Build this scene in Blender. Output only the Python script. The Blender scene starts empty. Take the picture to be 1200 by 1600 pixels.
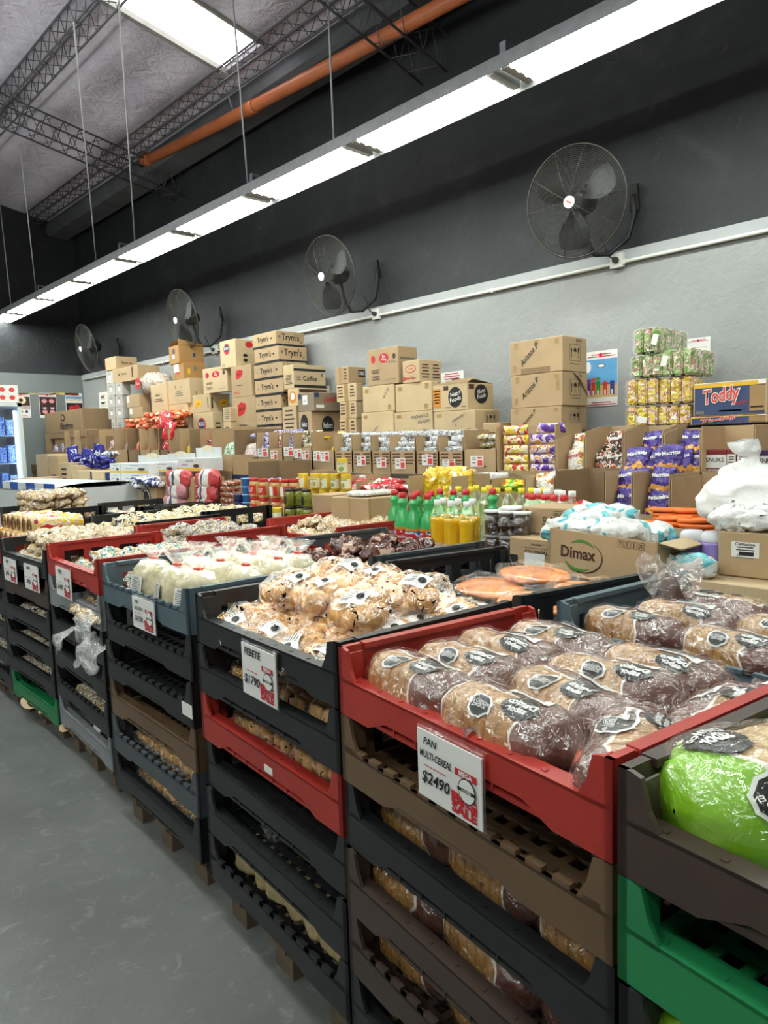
import bpy, bmesh, math, random
from mathutils import Vector, Matrix, Euler, noise
random.seed(7)
R = math.radians
C = bpy.context.scene.collection
SC = bpy.context.scene
# ---------------------------------------------------------------- camera, world, exposure
H = 1.4
RT = Vector((0.71928594, -0.693993, -0.0316457))
UP = Vector((0.09057937, 0.04852252, 0.99470646))
FW = Vector((0.68878379, 0.71834482, -0.09776301))
FPX = 1109.0
cd = bpy.data.cameras.new('camera'); cam = bpy.data.objects.new('camera', cd); C.objects.link(cam)
cd.sensor_fit = 'AUTO'; cd.sensor_width = 36.0; cd.lens = FPX / 1600 * 36; cd.clip_start = 0.05
cam.matrix_world = Matrix(((RT.x, UP.x, -FW.x, 0), (RT.y, UP.y, -FW.y, 0), (RT.z, UP.z, -FW.z, H), (0, 0, 0, 1)))
SC.camera = cam
w = bpy.data.worlds.new('daylight'); SC.world = w; w.use_nodes = True
w.node_tree.nodes['Background'].inputs[0].default_value = (0.95, 0.97, 1.0, 1)
w.node_tree.nodes['Background'].inputs[1].default_value = 0.13
SC.view_settings.view_transform = 'Standard'; SC.view_settings.look = 'None'
SC.view_settings.exposure = 0.0; SC.view_settings.gamma = 1.0
TUBE_STRENGTH = 31.0
SKY_STRENGTH = 5.0
cy = SC.cycles
cy.use_denoising = True; cy.max_bounces = 6; cy.diffuse_bounces = 3; cy.glossy_bounces = 3
cy.transmission_bounces = 3; cy.transparent_max_bounces = 20; cy.caustics_reflective = False; cy.caustics_refractive = False
cy.sample_clamp_indirect = 6.0

def W(px, py, X):
    """the point of the plane x = X that lies behind a photo pixel: (y, z)"""
    d = FW + RT * ((px - 600) / FPX) - UP * ((py - 800) / FPX)
    t = X / d.x
    return d.y * t, d.z * t + H
def HZ(px, py, z):
    d = FW + RT * ((px - 600) / FPX) - UP * ((py - 800) / FPX)
    t = (z - H) / d.z
    return d.x * t, d.y * t
def PX(p):
    v = Vector(p) - Vector((0, 0, H)); z = v.dot(FW)
    return 600 + FPX * v.dot(RT) / z, 800 - FPX * v.dot(UP) / z
def side_x(px, py, y):
    d = FW + RT * ((px - 600) / FPX) - UP * ((py - 800) / FPX)
    return d.x * y / d.y

# ---------------------------------------------------------------- materials
def hx(s):
    s = s.lstrip('#'); o = []
    for i in (0, 2, 4):
        c = int(s[i:i + 2], 16) / 255
        o.append(c / 12.92 if c <= 0.04045 else ((c + 0.055) / 1.055) ** 2.4)
    return (*o, 1.0)
MATS = {}
class NT:
    def __init__(s, name):
        s.m = bpy.data.materials.new(name); s.m.use_nodes = True
        s.t = s.m.node_tree; s.b = s.t.nodes['Principled BSDF']; s.out = s.t.nodes['Material Output']
    def n(s, typ, **kw):
        nd = s.t.nodes.new(typ)
        for k, v in kw.items():
            if k[0] == 'i' and k[1:].isdigit(): nd.inputs[int(k[1:])].default_value = v
            elif k.startswith('in_'): nd.inputs[k[3:].replace('_', ' ')].default_value = v
            else: setattr(nd, k, v)
        return nd
    def l(s, a, b): s.t.links.new(a, b)
    def ramp(s, fac, stops, interp='LINEAR'):
        r = s.n('ShaderNodeValToRGB'); r.color_ramp.interpolation = interp
        e = r.color_ramp.elements
        while len(e) < len(stops): e.new(0.5)
        for k, (p, c) in enumerate(stops): e[k].position = p; e[k].color = c
        s.l(fac, r.inputs[0]); return r.outputs[0]
    def coords(s, kind='Object', rnd=False):
        tc = s.n('ShaderNodeTexCoord'); o = tc.outputs[kind]
        if rnd:
            oi = s.n('ShaderNodeObjectInfo'); mu = s.n('ShaderNodeMath', operation='MULTIPLY', i1=37.0)
            s.l(oi.outputs['Random'], mu.inputs[0])
            ad = s.n('ShaderNodeVectorMath', operation='ADD'); s.l(o, ad.inputs[0]); s.l(mu.outputs[0], ad.inputs[1]); o = ad.outputs[0]
        return o
    def noise(s, co, scale, detail=3, rough=.55, dist=0):
        nn = s.n('ShaderNodeTexNoise', in_Scale=scale, in_Detail=detail, in_Roughness=rough, in_Distortion=dist)
        s.l(co, nn.inputs['Vector']); return nn.outputs[0]
    def crinkle(s, co, scale):
        v = s.n('ShaderNodeTexVoronoi', in_Scale=scale * 1.3, in_Randomness=1.0)
        mp = s.n('ShaderNodeVectorMath', operation='ADD'); n0 = s.n('ShaderNodeTexNoise', in_Scale=scale * .5, in_Detail=2.0)
        s.l(co, n0.inputs['Vector']); ml = s.n('ShaderNodeVectorMath', operation='SCALE'); s.l(n0.outputs['Color'], ml.inputs[0]); ml.inputs['Scale'].default_value = 1.6 / scale
        s.l(co, mp.inputs[0]); s.l(ml.outputs[0], mp.inputs[1]); s.l(mp.outputs[0], v.inputs['Vector'])
        a = s.n('ShaderNodeMath', operation='ADD'); s.l(v.outputs['Distance'], a.inputs[0]); s.l(s.noise(co, scale, 3, .6, 1.2), a.inputs[1]); return a.outputs[0]
    def mix(s, fac, a, b, blend='MIX'):
        mx = s.n('ShaderNodeMix', data_type='RGBA', blend_type=blend)
        if isinstance(fac, (int, float)): mx.inputs[0].default_value = fac
        else: s.l(fac, mx.inputs[0])
        for q, v in ((6, a), (7, b)):
            if isinstance(v, tuple): mx.inputs[q].default_value = v
            else: s.l(v, mx.inputs[q])
        return mx.outputs[2]
    def bump(s, h, strength=.3, dist=.01):
        bn = s.n('ShaderNodeBump', in_Strength=strength, in_Distance=dist); s.l(h, bn.inputs['Height'])
        s.l(bn.outputs[0], s.b.inputs['Normal']); return bn.outputs[0]
def scale4(c, k): return (min(1, c[0] * k), min(1, c[1] * k), min(1, c[2] * k), 1)

def pm(name, col, rough=.5, var=.12, scale=9, bump=0, bscale=60, bdist=.004, coat=0, metal=0, spec=.5, rv=.0, rnd=False):
    if name in MATS: return MATS[name]
    c = hx(col) if isinstance(col, str) else col
    s = NT(name); co = s.coords('Object', rnd)
    nz = s.noise(co, scale)
    o = s.ramp(nz, [(.3, scale4(c, 1 - var)), (.7, scale4(c, 1 + var))])
    if rv:
        oi = s.n('ShaderNodeObjectInfo'); hs = s.n('ShaderNodeHueSaturation')
        mr = s.n('ShaderNodeMapRange', i3=1 - rv, i4=1 + rv); s.l(oi.outputs['Random'], mr.inputs[0]); s.l(mr.outputs[0], hs.inputs['Value'])
        s.l(o, hs.inputs['Color']); o = hs.outputs[0]
    s.l(o, s.b.inputs['Base Color'])
    s.b.inputs['Roughness'].default_value = rough; s.b.inputs['Metallic'].default_value = metal
    s.b.inputs['Specular IOR Level'].default_value = spec
    if coat: s.b.inputs['Coat Weight'].default_value = coat; s.b.inputs['Coat Roughness'].default_value = .12
    if bump: s.bump(s.noise(co, bscale, 4), bump, bdist)
    MATS[name] = s.m; return s.m

def printed(name, cols, scale=22, rough=.28, wr=.6, wscale=28, fine=None):
    """printed foil or film: patches of ink in the given colours, crinkled"""
    if name in MATS: return MATS[name]
    s = NT(name); co = s.coords('Object', True)
    nz = s.noise(co, scale * 1.9, 1.5, .6, .6)
    n = len(cols); lo, hi = .30, .66
    st = [(0 if k == 0 else lo + (hi - lo) * k / n, hx(c)) for k, c in enumerate(cols)]
    o = s.ramp(nz, st, 'CONSTANT')
    if fine:
        f = s.ramp(s.noise(co, scale * 3.1, 2, .6, .3), [(0, (0, 0, 0, 1)), (fine[1], (1, 1, 1, 1))], 'CONSTANT')
        o = s.mix(f, o, hx(fine[0]))
    s.l(o, s.b.inputs['Base Color']); s.b.inputs['Roughness'].default_value = rough
    s.bump(s.crinkle(co, wscale), wr, .012)
    MATS[name] = s.m; return s.m

def emit(name, col, st):
    if name in MATS: return MATS[name]
    s = NT(name); s.b.inputs['Base Color'].default_value = (*col, 1) if len(col) == 3 else col
    s.b.inputs['Emission Color'].default_value = (*col, 1) if len(col) == 3 else col; s.b.inputs['Emission Strength'].default_value = st
    MATS[name] = s.m; return s.m

def film(name, clear=.8, tint=(1, 1, 1), rough=.12, marks=None, wscale=24, wr=.9, milky=None):
    """clear wrapping film: mostly see-through, glossy, crinkled; marks = (colour, threshold, scale) of ink printed on it"""
    if name in MATS: return MATS[name]
    s = NT(name); co = s.coords('Object', True); t = s.t
    t.nodes.remove(s.b)
    tr = s.n('ShaderNodeBsdfTransparent'); tr.inputs[0].default_value = (*tint, 1)
    gl = s.n('ShaderNodeBsdfGlossy', in_Roughness=rough); gl.inputs[0].default_value = (1, 1, 1, 1)
    bn = s.n('ShaderNodeBump', in_Strength=wr, in_Distance=.02)
    s.l(s.crinkle(co, wscale), bn.inputs['Height']); s.l(bn.outputs[0], gl.inputs['Normal'])
    lw = s.n('ShaderNodeLayerWeight', in_Blend=.35); s.l(bn.outputs[0], lw.inputs['Normal'])
    mr = s.n('ShaderNodeMapRange', i3=(1 - clear) * .35, i4=min(.9, (1 - clear) * 1.6 + .1)); s.l(lw.outputs['Fresnel'], mr.inputs[0])
    cc = s.n('ShaderNodeCombineColor'); [s.l(mr.outputs[0], cc.inputs[q]) for q in range(3)]; s.l(cc.outputs[0], gl.inputs[0])
    tr.inputs[0].default_value = (tint[0] * .96, tint[1] * .96, tint[2] * .96, 1)
    mx = s.n('ShaderNodeAddShader'); s.l(tr.outputs[0], mx.inputs[0]); s.l(gl.outputs[0], mx.inputs[1])
    o = mx.outputs[0]
    if milky:
        df = s.n('ShaderNodeBsdfDiffuse'); df.inputs[0].default_value = (*milky[:3], 1)
        m3 = s.n('ShaderNodeMixShader', i0=milky[3]); s.l(o, m3.inputs[1]); s.l(df.outputs[0], m3.inputs[2]); o = m3.outputs[0]
    if marks:
        df = s.n('ShaderNodeBsdfDiffuse'); df.inputs[0].default_value = hx(marks[0])
        f = s.ramp(s.noise(co, marks[2], 2, .6, .8), [(0, (0, 0, 0, 1)), (marks[1], (1, 1, 1, 1))], 'CONSTANT')
        m2 = s.n('ShaderNodeMixShader'); s.l(f, m2.inputs[0]); s.l(o, m2.inputs[1]); s.l(df.outputs[0], m2.inputs[2]); o = m2.outputs[0]
    s.l(o, s.out.inputs[0]); MATS[name] = s.m; return s.m

# ---------------------------------------------------------------- mesh builder
class MB:
    def __init__(s): s.v = []; s.f = []; s.m = []; s.sm = []
    def add(s, vs, fs, mi=0, smooth=False):
        o = len(s.v); s.v += [tuple(v) for v in vs]
        for f in fs: s.f.append([i + o for i in f]); s.m.append(mi); s.sm.append(smooth)
        return s
    def box(s, x0, x1, y0, y1, z0, z1, mi=0):
        return s.add([(x0, y0, z0), (x1, y0, z0), (x1, y1, z0), (x0, y1, z0), (x0, y0, z1), (x1, y0, z1), (x1, y1, z1), (x0, y1, z1)],
                     [(3, 2, 1, 0), (4, 5, 6, 7), (0, 1, 5, 4), (1, 2, 6, 5), (2, 3, 7, 6), (3, 0, 4, 7)], mi)
    def prism(s, poly, a, b, axis='y', mi=0):
        P = {'y': lambda p, t: (p[0], t, p[1]), 'x': lambda p, t: (t, p[0], p[1]), 'z': lambda p, t: (p[0], p[1], t)}[axis]
        n = len(poly)
        return s.add([P(p, a) for p in poly] + [P(p, b) for p in poly],
                     [tuple(range(n)), tuple(range(2 * n - 1, n - 1, -1))] + [(i, i + n, (i + 1) % n + n, (i + 1) % n) for i in range(n)], mi)
    def grid(s, fn, nu, nv, cu=False, cv=False, mi=0, smooth=True):
        vs = [fn(i / (nu if cu else nu - 1), j / (nv if cv else nv - 1)) for i in range(nu) for j in range(nv)]
        fs = []
        for i in range(nu if cu else nu - 1):
            for j in range(nv if cv else nv - 1):
                a, b = i, (i + 1) % nu; c, d = j, (j + 1) % nv
                fs.append((a * nv + c, b * nv + c, b * nv + d, a * nv + d))
        return s.add(vs, fs, mi, smooth)
    def lathe(s, prof, n=20, cx=0, cy=0, mi=0, smooth=True, cap=True):
        vs = [(cx + r * math.cos(2 * math.pi * k / n), cy + r * math.sin(2 * math.pi * k / n), z) for r, z in prof for k in range(n)]
        fs = [(i * n + k, i * n + (k + 1) % n, (i + 1) * n + (k + 1) % n, (i + 1) * n + k) for i in range(len(prof) - 1) for k in range(n)]
        s.add(vs, fs, mi, smooth)
        if cap:
            o = len(s.v) - len(vs); m = len(prof)
            s.f.append([o + k for k in range(n)][::-1]); s.m.append(mi); s.sm.append(False)
            s.f.append([o + (m - 1) * n + k for k in range(n)]); s.m.append(mi); s.sm.append(False)
        return s
    def tube(s, path, r, n=8, mi=0, closed=False, smooth=True):
        P = [Vector(p) for p in path]; m = len(P); vs = []
        up = Vector((0, 0, 1)); prev = None
        for i in range(m):
            t = (P[(i + 1) % m] - P[i - 1]) if closed else (P[min(i + 1, m - 1)] - P[max(i - 1, 0)])
            t.normalize()
            a = (prev - t * prev.dot(t)) if prev is not None else t.cross(up if abs(t.z) < .9 else Vector((1, 0, 0)))
            if a.length < 1e-6: a = t.orthogonal()
            a.normalize(); prev = a; b = t.cross(a)
            rr = r[i] if isinstance(r, (list, tuple)) else r
            vs += [P[i] + (a * math.cos(2 * math.pi * k / n) + b * math.sin(2 * math.pi * k / n)) * rr for k in range(n)]
        fs = [(i * n + k, ((i + 1) % m) * n + k, ((i + 1) % m) * n + (k + 1) % n, i * n + (k + 1) % n) for i in range(m if closed else m - 1) for k in range(n)]
        s.add(vs, fs, mi, smooth)
        if not closed:
            o = len(s.v) - len(vs)
            s.f.append([o + k for k in range(n)]); s.m.append(mi); s.sm.append(False)
            s.f.append([o + (m - 1) * n + k for k in range(n)][::-1]); s.m.append(mi); s.sm.append(False)
        return s
    def ball(s, c, r, nu=10, nv=14, mi=0):
        return s.grid(lambda u, v: (c[0] + r[0] * math.sin(math.pi * u) * math.cos(2 * math.pi * v), c[1] + r[1] * math.sin(math.pi * u) * math.sin(2 * math.pi * v), c[2] + r[2] * math.cos(math.pi * u)), nu, nv, cv=True, mi=mi)
    def xf(s, M, i0=0):
        for i in range(i0, len(s.v)): s.v[i] = tuple(M @ Vector(s.v[i]))
        return s
    def mesh(s, name, *mats):
        me = bpy.data.meshes.new(name); me.from_pydata(s.v, [], s.f)
        for m in mats: me.materials.append(m)
        me.polygons.foreach_set('material_index', s.m); me.polygons.foreach_set('use_smooth', s.sm)
        bm = bmesh.new(); bm.from_mesh(me); bmesh.ops.recalc_face_normals(bm, faces=bm.faces); bm.to_mesh(me); bm.free()
        return me

def new(name, me, parent=None, loc=None, rot=None, mat=None, scale=None):
    o = bpy.data.objects.new(name, me); C.objects.link(o)
    if parent: o.parent = parent
    if loc is not None: o.location = loc
    if rot is not None: o.rotation_euler = rot
    if scale is not None: o.scale = scale
    if mat is not None and me is not None:
        o.material_slots[0].link = 'OBJECT'; o.material_slots[0].material = mat
    return o
def tag(o, label, cat, group=None):
    o['label'] = label; o['category'] = cat
    if group: o['group'] = group
    return o
def thing(name, label, cat, loc=(0, 0, 0), rz=-90, group=None, rot=None):
    o = bpy.data.objects.new(name, None); C.objects.link(o); o.location = loc
    o.rotation_euler = rot if rot else (0, 0, R(rz)); o.empty_display_size = .05
    return tag(o, label, cat, group)
def copy_tree(o, loc, rot, label=None, group=None, mats=None):
    c = o.copy(); C.objects.link(c); c.location = loc; c.rotation_euler = rot
    if label: c['label'] = label
    if group: c['group'] = group
    for ch in o.children:
        d = ch.copy(); C.objects.link(d); d.parent = c
        if mats and ch.name.split('.')[0] in mats: d.material_slots[0].link = 'OBJECT'; d.material_slots[0].material = mats[ch.name.split('.')[0]]
        for g in ch.children:
            e = g.copy(); C.objects.link(e); e.parent = d
    return c
def struct(name, me):
    o = new(name, me); o['kind'] = 'structure'; return o

# lettering: one flat mesh per string, centred, cap height 1
TX = {}
def text_mesh(s, bold=.0, shear=0.0):
    k = (s, bold, shear)
    if k not in TX:
        cu = bpy.data.curves.new('lettering', 'FONT'); cu.body = s; cu.size = 1.43; cu.align_x = 'CENTER'; cu.align_y = 'CENTER'
        cu.resolution_u = 2; cu.offset = bold; cu.shear = shear; cu.space_line = .8
        ob = bpy.data.objects.new('lettering', cu); C.objects.link(ob); bpy.context.view_layer.update()
        me = bpy.data.meshes.new_from_object(ob.evaluated_get(bpy.context.evaluated_depsgraph_get()))
        bpy.data.objects.remove(ob); me.materials.clear(); me.materials.append(None)
        xs = [v.co.x for v in me.vertices] or [0]; me['w'] = max(xs) - min(xs)
        TX[k] = me
    return TX[k]
FACE = {'F': (R(90), 0, 0), 'R': (R(90), 0, R(90)), 'T': (0, 0, 0), 'B': (R(90), 0, R(180))}
def put_text(parent, s, loc, h, mat, face='F', width=None, bold=.02, shear=0, roll=0, name='lettering', wmax=None):
    me = text_mesh(s, bold, shear); kx = h
    if width: kx = width / max(me['w'], .01)
    elif wmax and me['w'] * h > wmax: kx = wmax / me['w']
    o = new(name, me, parent, loc, None, mat, (kx, h, 1))
    e = Euler(FACE[face]).to_matrix() @ Matrix.Rotation(roll, 3, 'Z'); o.rotation_euler = e.to_euler(); return o
def flat(parent, name, pts, loc, mat, face='F', roll=0, lift=0):
    me = bpy.data.meshes.new(name); n = len(pts)
    me.from_pydata([(p[0], p[1], 0) for p in pts], [], [tuple(range(n))]); me.materials.append(mat)
    o = new(name, me, parent, loc); o.rotation_euler = (Euler(FACE[face]).to_matrix() @ Matrix.Rotation(roll, 3, 'Z')).to_euler(); return o
def ell(rx, ry, n=24): return [(rx * math.cos(2 * math.pi * k / n), ry * math.sin(2 * math.pi * k / n)) for k in range(n)]
def rec(wd, h): return [(-wd / 2, -h / 2), (wd / 2, -h / 2), (wd / 2, h / 2), (-wd / 2, h / 2)]
def octa(r): return [(r * math.cos(R(22.5 + 45 * k)), r * math.sin(R(22.5 + 45 * k))) for k in range(8)]
ORD = 'first second third fourth fifth sixth seventh eighth ninth tenth eleventh twelfth'.split()

INK = pm('ink_black', '#191817', .6, .05); INKB = pm('ink_brown', '#4a2d24', .6, .05); INKR = pm('ink_red', '#c0202c', .5, .05)
INKG = pm('ink_grey', '#6d6a66', .7, .05); WHITE = pm('paper_white', '#e9e8e4', .6, .03); NAVY = pm('ink_navy', '#26365f', .5, .05)
YEL = pm('ink_yellow', '#e2b02a', .5, .05); INKGR = pm('ink_green', '#4f8a35', .5, .05); ORANGE = pm('ink_orange', '#c9822f', .5, .05)
# ---------------------------------------------------------------- the room
WX, FY, LEDGE = 4.5, 11.5, 2.60
def m_floor():
    s = NT('concrete_floor'); co = s.coords()
    a = s.ramp(s.noise(co, 1.3, 6, .62, .4), [(.25, hx('#5a5c5b')), (.5, hx('#6a6c6a')), (.75, hx('#797a77'))])
    b = s.ramp(s.noise(co, 14, 5, .7, .8), [(.56, (0, 0, 0, 1)), (.72, (.5, .5, .5, 1))])
    s.l(s.mix(b, a, hx('#9a9c99')), s.b.inputs['Base Color'])
    rr = s.n('ShaderNodeMapRange', i3=.22, i4=.5); s.l(s.noise(co, 3, 5), rr.inputs[0]); s.l(rr.outputs[0], s.b.inputs['Roughness'])
    s.bump(s.noise(co, 30, 6, .7), .12, .01); return s.m
def m_wall(dark):
    s = NT('black_wall_paint' if dark else 'grey_wall_paint'); co = s.coords()
    if dark:
        a = s.ramp(s.noise(co, 1.6, 5, .62, 1.5), [(.3, hx('#191b1f')), (.56, hx('#202226')), (.7, hx('#2d2e30'))])
        b = s.ramp(s.noise(co, 4.5, 8, .72, 2.5), [(.62, (0, 0, 0, 1)), (.76, (.5, .5, .5, 1))])
        o = s.mix(b, a, hx('#66625c')); s.b.inputs['Roughness'].default_value = .62
    else:
        a = s.ramp(s.noise(co, 1.1, 5, .6, .6), [(.3, hx('#8f9191')), (.7, hx('#9d9e9d'))])
        b = s.ramp(s.noise(co, 6, 6, .7, 2), [(.6, (0, 0, 0, 1)), (.8, (.35, .35, .35, 1))])
        o = s.mix(b, a, hx('#b3b6b6')); s.b.inputs['Roughness'].default_value = .7
    s.l(o, s.b.inputs['Base Color'])
    s.bump(s.noise(co, 9, 8, .68, 1.0), .35, .03); return s.m
GREYW, BLACKW = m_wall(False), m_wall(True)
struct('floor', MB().box(-3, WX + .2, -4, FY + .2, -.05, 0).mesh('floor', m_floor()))
Y0 = -1.5
struct('wall_right', MB().box(WX, WX + .15, Y0, FY + .15, 0, LEDGE).mesh('wall_right', GREYW))
struct('wall_right', MB().box(WX + .025, WX + .15, Y0, FY + .15, LEDGE, 5.4).mesh('wall_right', BLACKW))
struct('wall_far', MB().box(-3, WX, FY, FY + .15, 0, LEDGE).mesh('wall_far', pm('far_wall_grey', '#6f7474', .7, .08, 2, .25, 8, .02)))
struct('wall_far', MB().box(-3, WX + .025, FY + .025, FY + .15, LEDGE, 6.4).mesh('wall_far', BLACKW))
LITE = pm('ledge_grey', '#a2a4a4', .65, .06, 5, .2, 30)
struct('trim_1', MB().box(WX - .012, WX, Y0, FY, LEDGE - .075, LEDGE + .004).mesh('trim_1', LITE))
pt = pm('ochre_peeling_edge', '#b9a468', .8, .3, 14, .4, 40)
tag(new('peeling_strip', MB().box(2.7, 4.0, FY - .006, FY, 2.285, 2.305).box(4.0, 4.42, FY - .006, FY, 2.29, 2.325).mesh('peeling_strip', pt)), 'thin ochre strip of peeling paint along the far grey wall', 'strip')
# wall conduit and sockets
PV = pm('white_plastic', '#dcdcd6', .4, .04)
t = thing('wall_conduit', 'white cable conduit running along the pale ledge below the fans', 'conduit', (0, 0, 0), 0)
new('conduit_pipe', MB().tube([(WX - .025, y, LEDGE - .075) for y in (Y0, 2, 6, FY - .1)], .012, 8).mesh('conduit_pipe', PV), t)
cm = MB()
for k in range(12): cm.box(WX - .04, WX, Y0 + .6 + k * 1.07, Y0 + .62 + k * 1.07, LEDGE - .09, LEDGE - .06)
new('conduit_clip', cm.mesh('conduit_clip', PV), t)

# ceiling: foil insulation sloping down to the wall
def cz(x): return 4.95 + .18 * (3.9 - x)
def m_ceil():
    s = NT('foil_insulation'); co = s.coords()
    a = s.ramp(s.noise(co, 1.2, 4), [(.3, hx('#b9b1c0')), (.7, hx('#d6cfdb'))])
    wv = s.n('ShaderNodeTexWave', bands_direction='X', in_Scale=.55, in_Distortion=1.5, in_Detail=2); s.l(co, wv.inputs['Vector'])
    s.l(a, s.b.inputs['Base Color']); s.b.inputs['Roughness'].default_value = .5; s.b.inputs['Metallic'].default_value = .0
    m = s.n('ShaderNodeMath', operation='ADD'); s.l(wv.outputs['Fac'], m.inputs[0]); s.l(s.noise(co, 5, 5, .6, 1.2), m.inputs[1])
    s.bump(m.outputs[0], .8, .06); return s.m
CEIL = m_ceil(); SY0, SY1 = 5.43, 6.11
def slab(x0, x1, y0, y1, dz=0, th=.03):
    return ([(x0, y0, cz(x0) + dz), (x1, y0, cz(x1) + dz), (x1, y1, cz(x1) + dz), (x0, y1, cz(x0) + dz), (x0, y0, cz(x0) + dz + th), (x1, y0, cz(x1) + dz + th), (x1, y1, cz(x1) + dz + th), (x0, y1, cz(x0) + dz + th)],
            [(3, 2, 1, 0), (4, 5, 6, 7), (0, 1, 5, 4), (1, 2, 6, 5), (2, 3, 7, 6), (3, 0, 4, 7)])
m = MB()
for a in ((-1.2, WX + .1, SY1, FY + .1), (-1.2, WX + .1, 1.2, SY0), (3.93, WX + .1, SY0, SY1), (-1.2, 1.2, SY0, SY1)): m.add(*slab(*a))
struct('ceiling', m.mesh('ceiling', CEIL))
def m_sky():
    s = NT('fibreglass_daylight'); co = s.coords()
    wv = s.n('ShaderNodeTexBrick', in_Scale=1.0); wv.offset = .37
    for k, v in (('Mortar Size', .006), ('Brick Width', .33), ('Row Height', .062)): wv.inputs[k].default_value = v
    wv.inputs['Color1'].default_value = wv.inputs['Color2'].default_value = (1, 1, 1, 1); wv.inputs['Mortar'].default_value = (.45, .44, .40, 1)
    s.l(co, wv.inputs['Vector']); s.l(wv.outputs[0], s.b.inputs['Emission Color']); s.b.inputs['Emission Strength'].default_value = SKY_STRENGTH
    s.b.inputs['Base Color'].default_value = (.8, .8, .75, 1); return s.m
t = thing('skylight_panel', 'bright translucent skylight sheet set in the grey foil ceiling', 'skylight', (0, 0, 0), 0)
new('sheet', MB().add(*slab(1.2, 3.9, SY0 + .02, SY1 - .02, .02, .01)).mesh('sheet', m_sky()), t)
m = MB()
for a in ((1.2, 3.93, SY0, SY0 + .025), (1.2, 3.93, SY1 - .05, SY1)): m.add(*slab(*a, -.03, .06))
new('frame', m.mesh('frame', pm('skylight_frame', '#8d8c86', .6)), t)

STEEL = pm('dark_steel', '#4c4c50', .6, .15, 12); FIXG = pm('fixture_grey', '#a3a6a8', .45, .12, 20); GALV = pm('galvanised', '#9a9ca0', .38, .2, 30, .1, 60, metal=.7)
def lattice(name, label, p, q, wd, hgt, n, across=(1, 0, 0)):
    """lattice beam: four chords and zigzag webs"""
    p, q = Vector(p), Vector(q); ax = Vector(across) * wd / 2; dn = Vector((0, 0, -hgt))
    t = thing(name, label, 'roof truss', (0, 0, 0), 0); ch = MB(); wb = MB()
    for a in (ax, -ax, ax + dn, -ax + dn): ch.tube([p + a, q + a], .010, 6)
    for k in range(n):
        a, b = p.lerp(q, k / n), p.lerp(q, (k + 1) / n); c = a.lerp(b, .5)
        for s in (ax, -ax):
            wb.tube([a + s, c + s + dn], .0045, 4); wb.tube([c + s + dn, b + s], .0045, 4)
        wb.tube([a + ax + dn, c - ax + dn], .004, 4); wb.tube([a + ax, c - ax], .004, 4)
    new('chord', ch.mesh('chord', STEEL), t); new('web', wb.mesh('web', STEEL), t); return t
lattice('roof_truss', 'dark lattice purlin along the foil ceiling edge below the skylight', (3.9, 1.2, 4.90), (3.9, FY, 4.93), .16, .14, 52)
lattice('roof_truss', 'dark lattice purlin crossing the upper left corner of the ceiling', (2.66, 4.0, 5.12), (2.66, FY, 5.14), .18, .20, 36)
lattice('roof_truss', 'lattice rafter sloping down to the black wall by the orange pipe elbow', (1.5, 8.37, 5.32), (4.5, 8.1, 4.66), .22, .24, 18, (0, 1, 0))
lattice('roof_truss', 'lattice rafter end at the black wall above the light, beside the pipe', (2.4, 4.05, 5.12), (4.5, 3.95, 4.55), .26, .28, 12, (0, 1, 0))
GUT = pm('gutter_grey', '#57585c', .55, .25, 4, .2, 20, metal=.3)
m = MB().prism([(4.12, 4.72), (4.16, 4.68), (4.42, 4.66), (4.47, 4.72), (4.47, 4.84), (4.12, 4.86)], 1.2, FY, 'y')
tag(new('roof_gutter', m.mesh('roof_gutter', GUT)), 'grey sheet metal gutter running under the roof along the black wall', 'gutter')
# orange drain pipe
PO = pm('orange_pvc', '#b8663c', .4, .12, 3)
t = thing('drain_pipe', 'long orange drain pipe hung below the gutter along the wall', 'pipe', (0, 0, 0), 0)
pp = [(4.1, .9, 4.31), (4.1, 3.5, 4.475), (4.1, 5.9, 4.61), (4.1, 8.05, 4.765)]
new('pipe_run', MB().tube(pp, .055, 16).mesh('pipe_run', PO), t)
new('elbow', MB().tube([(4.1, 8.0, 4.762), (4.1, 8.1, 4.77), (4.1, 8.18, 4.80), (4.1, 8.2, 4.87)], [.062, .064, .062, .06], 16).mesh('elbow', PO), t)
new('coupling', MB().tube([(4.1, 5.85, 4.607), (4.1, 6.0, 4.617)], .064, 16).mesh('coupling', PO), t)
new('pipe_hanger', MB().tube([(4.1, 3.0, 4.44), (4.1, 3.0, 4.72)], .008, 6).tube([(4.1, 6.2, 4.63), (4.0, 6.2, 4.85)], .008, 6).mesh('pipe_hanger', GALV), t)

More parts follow.
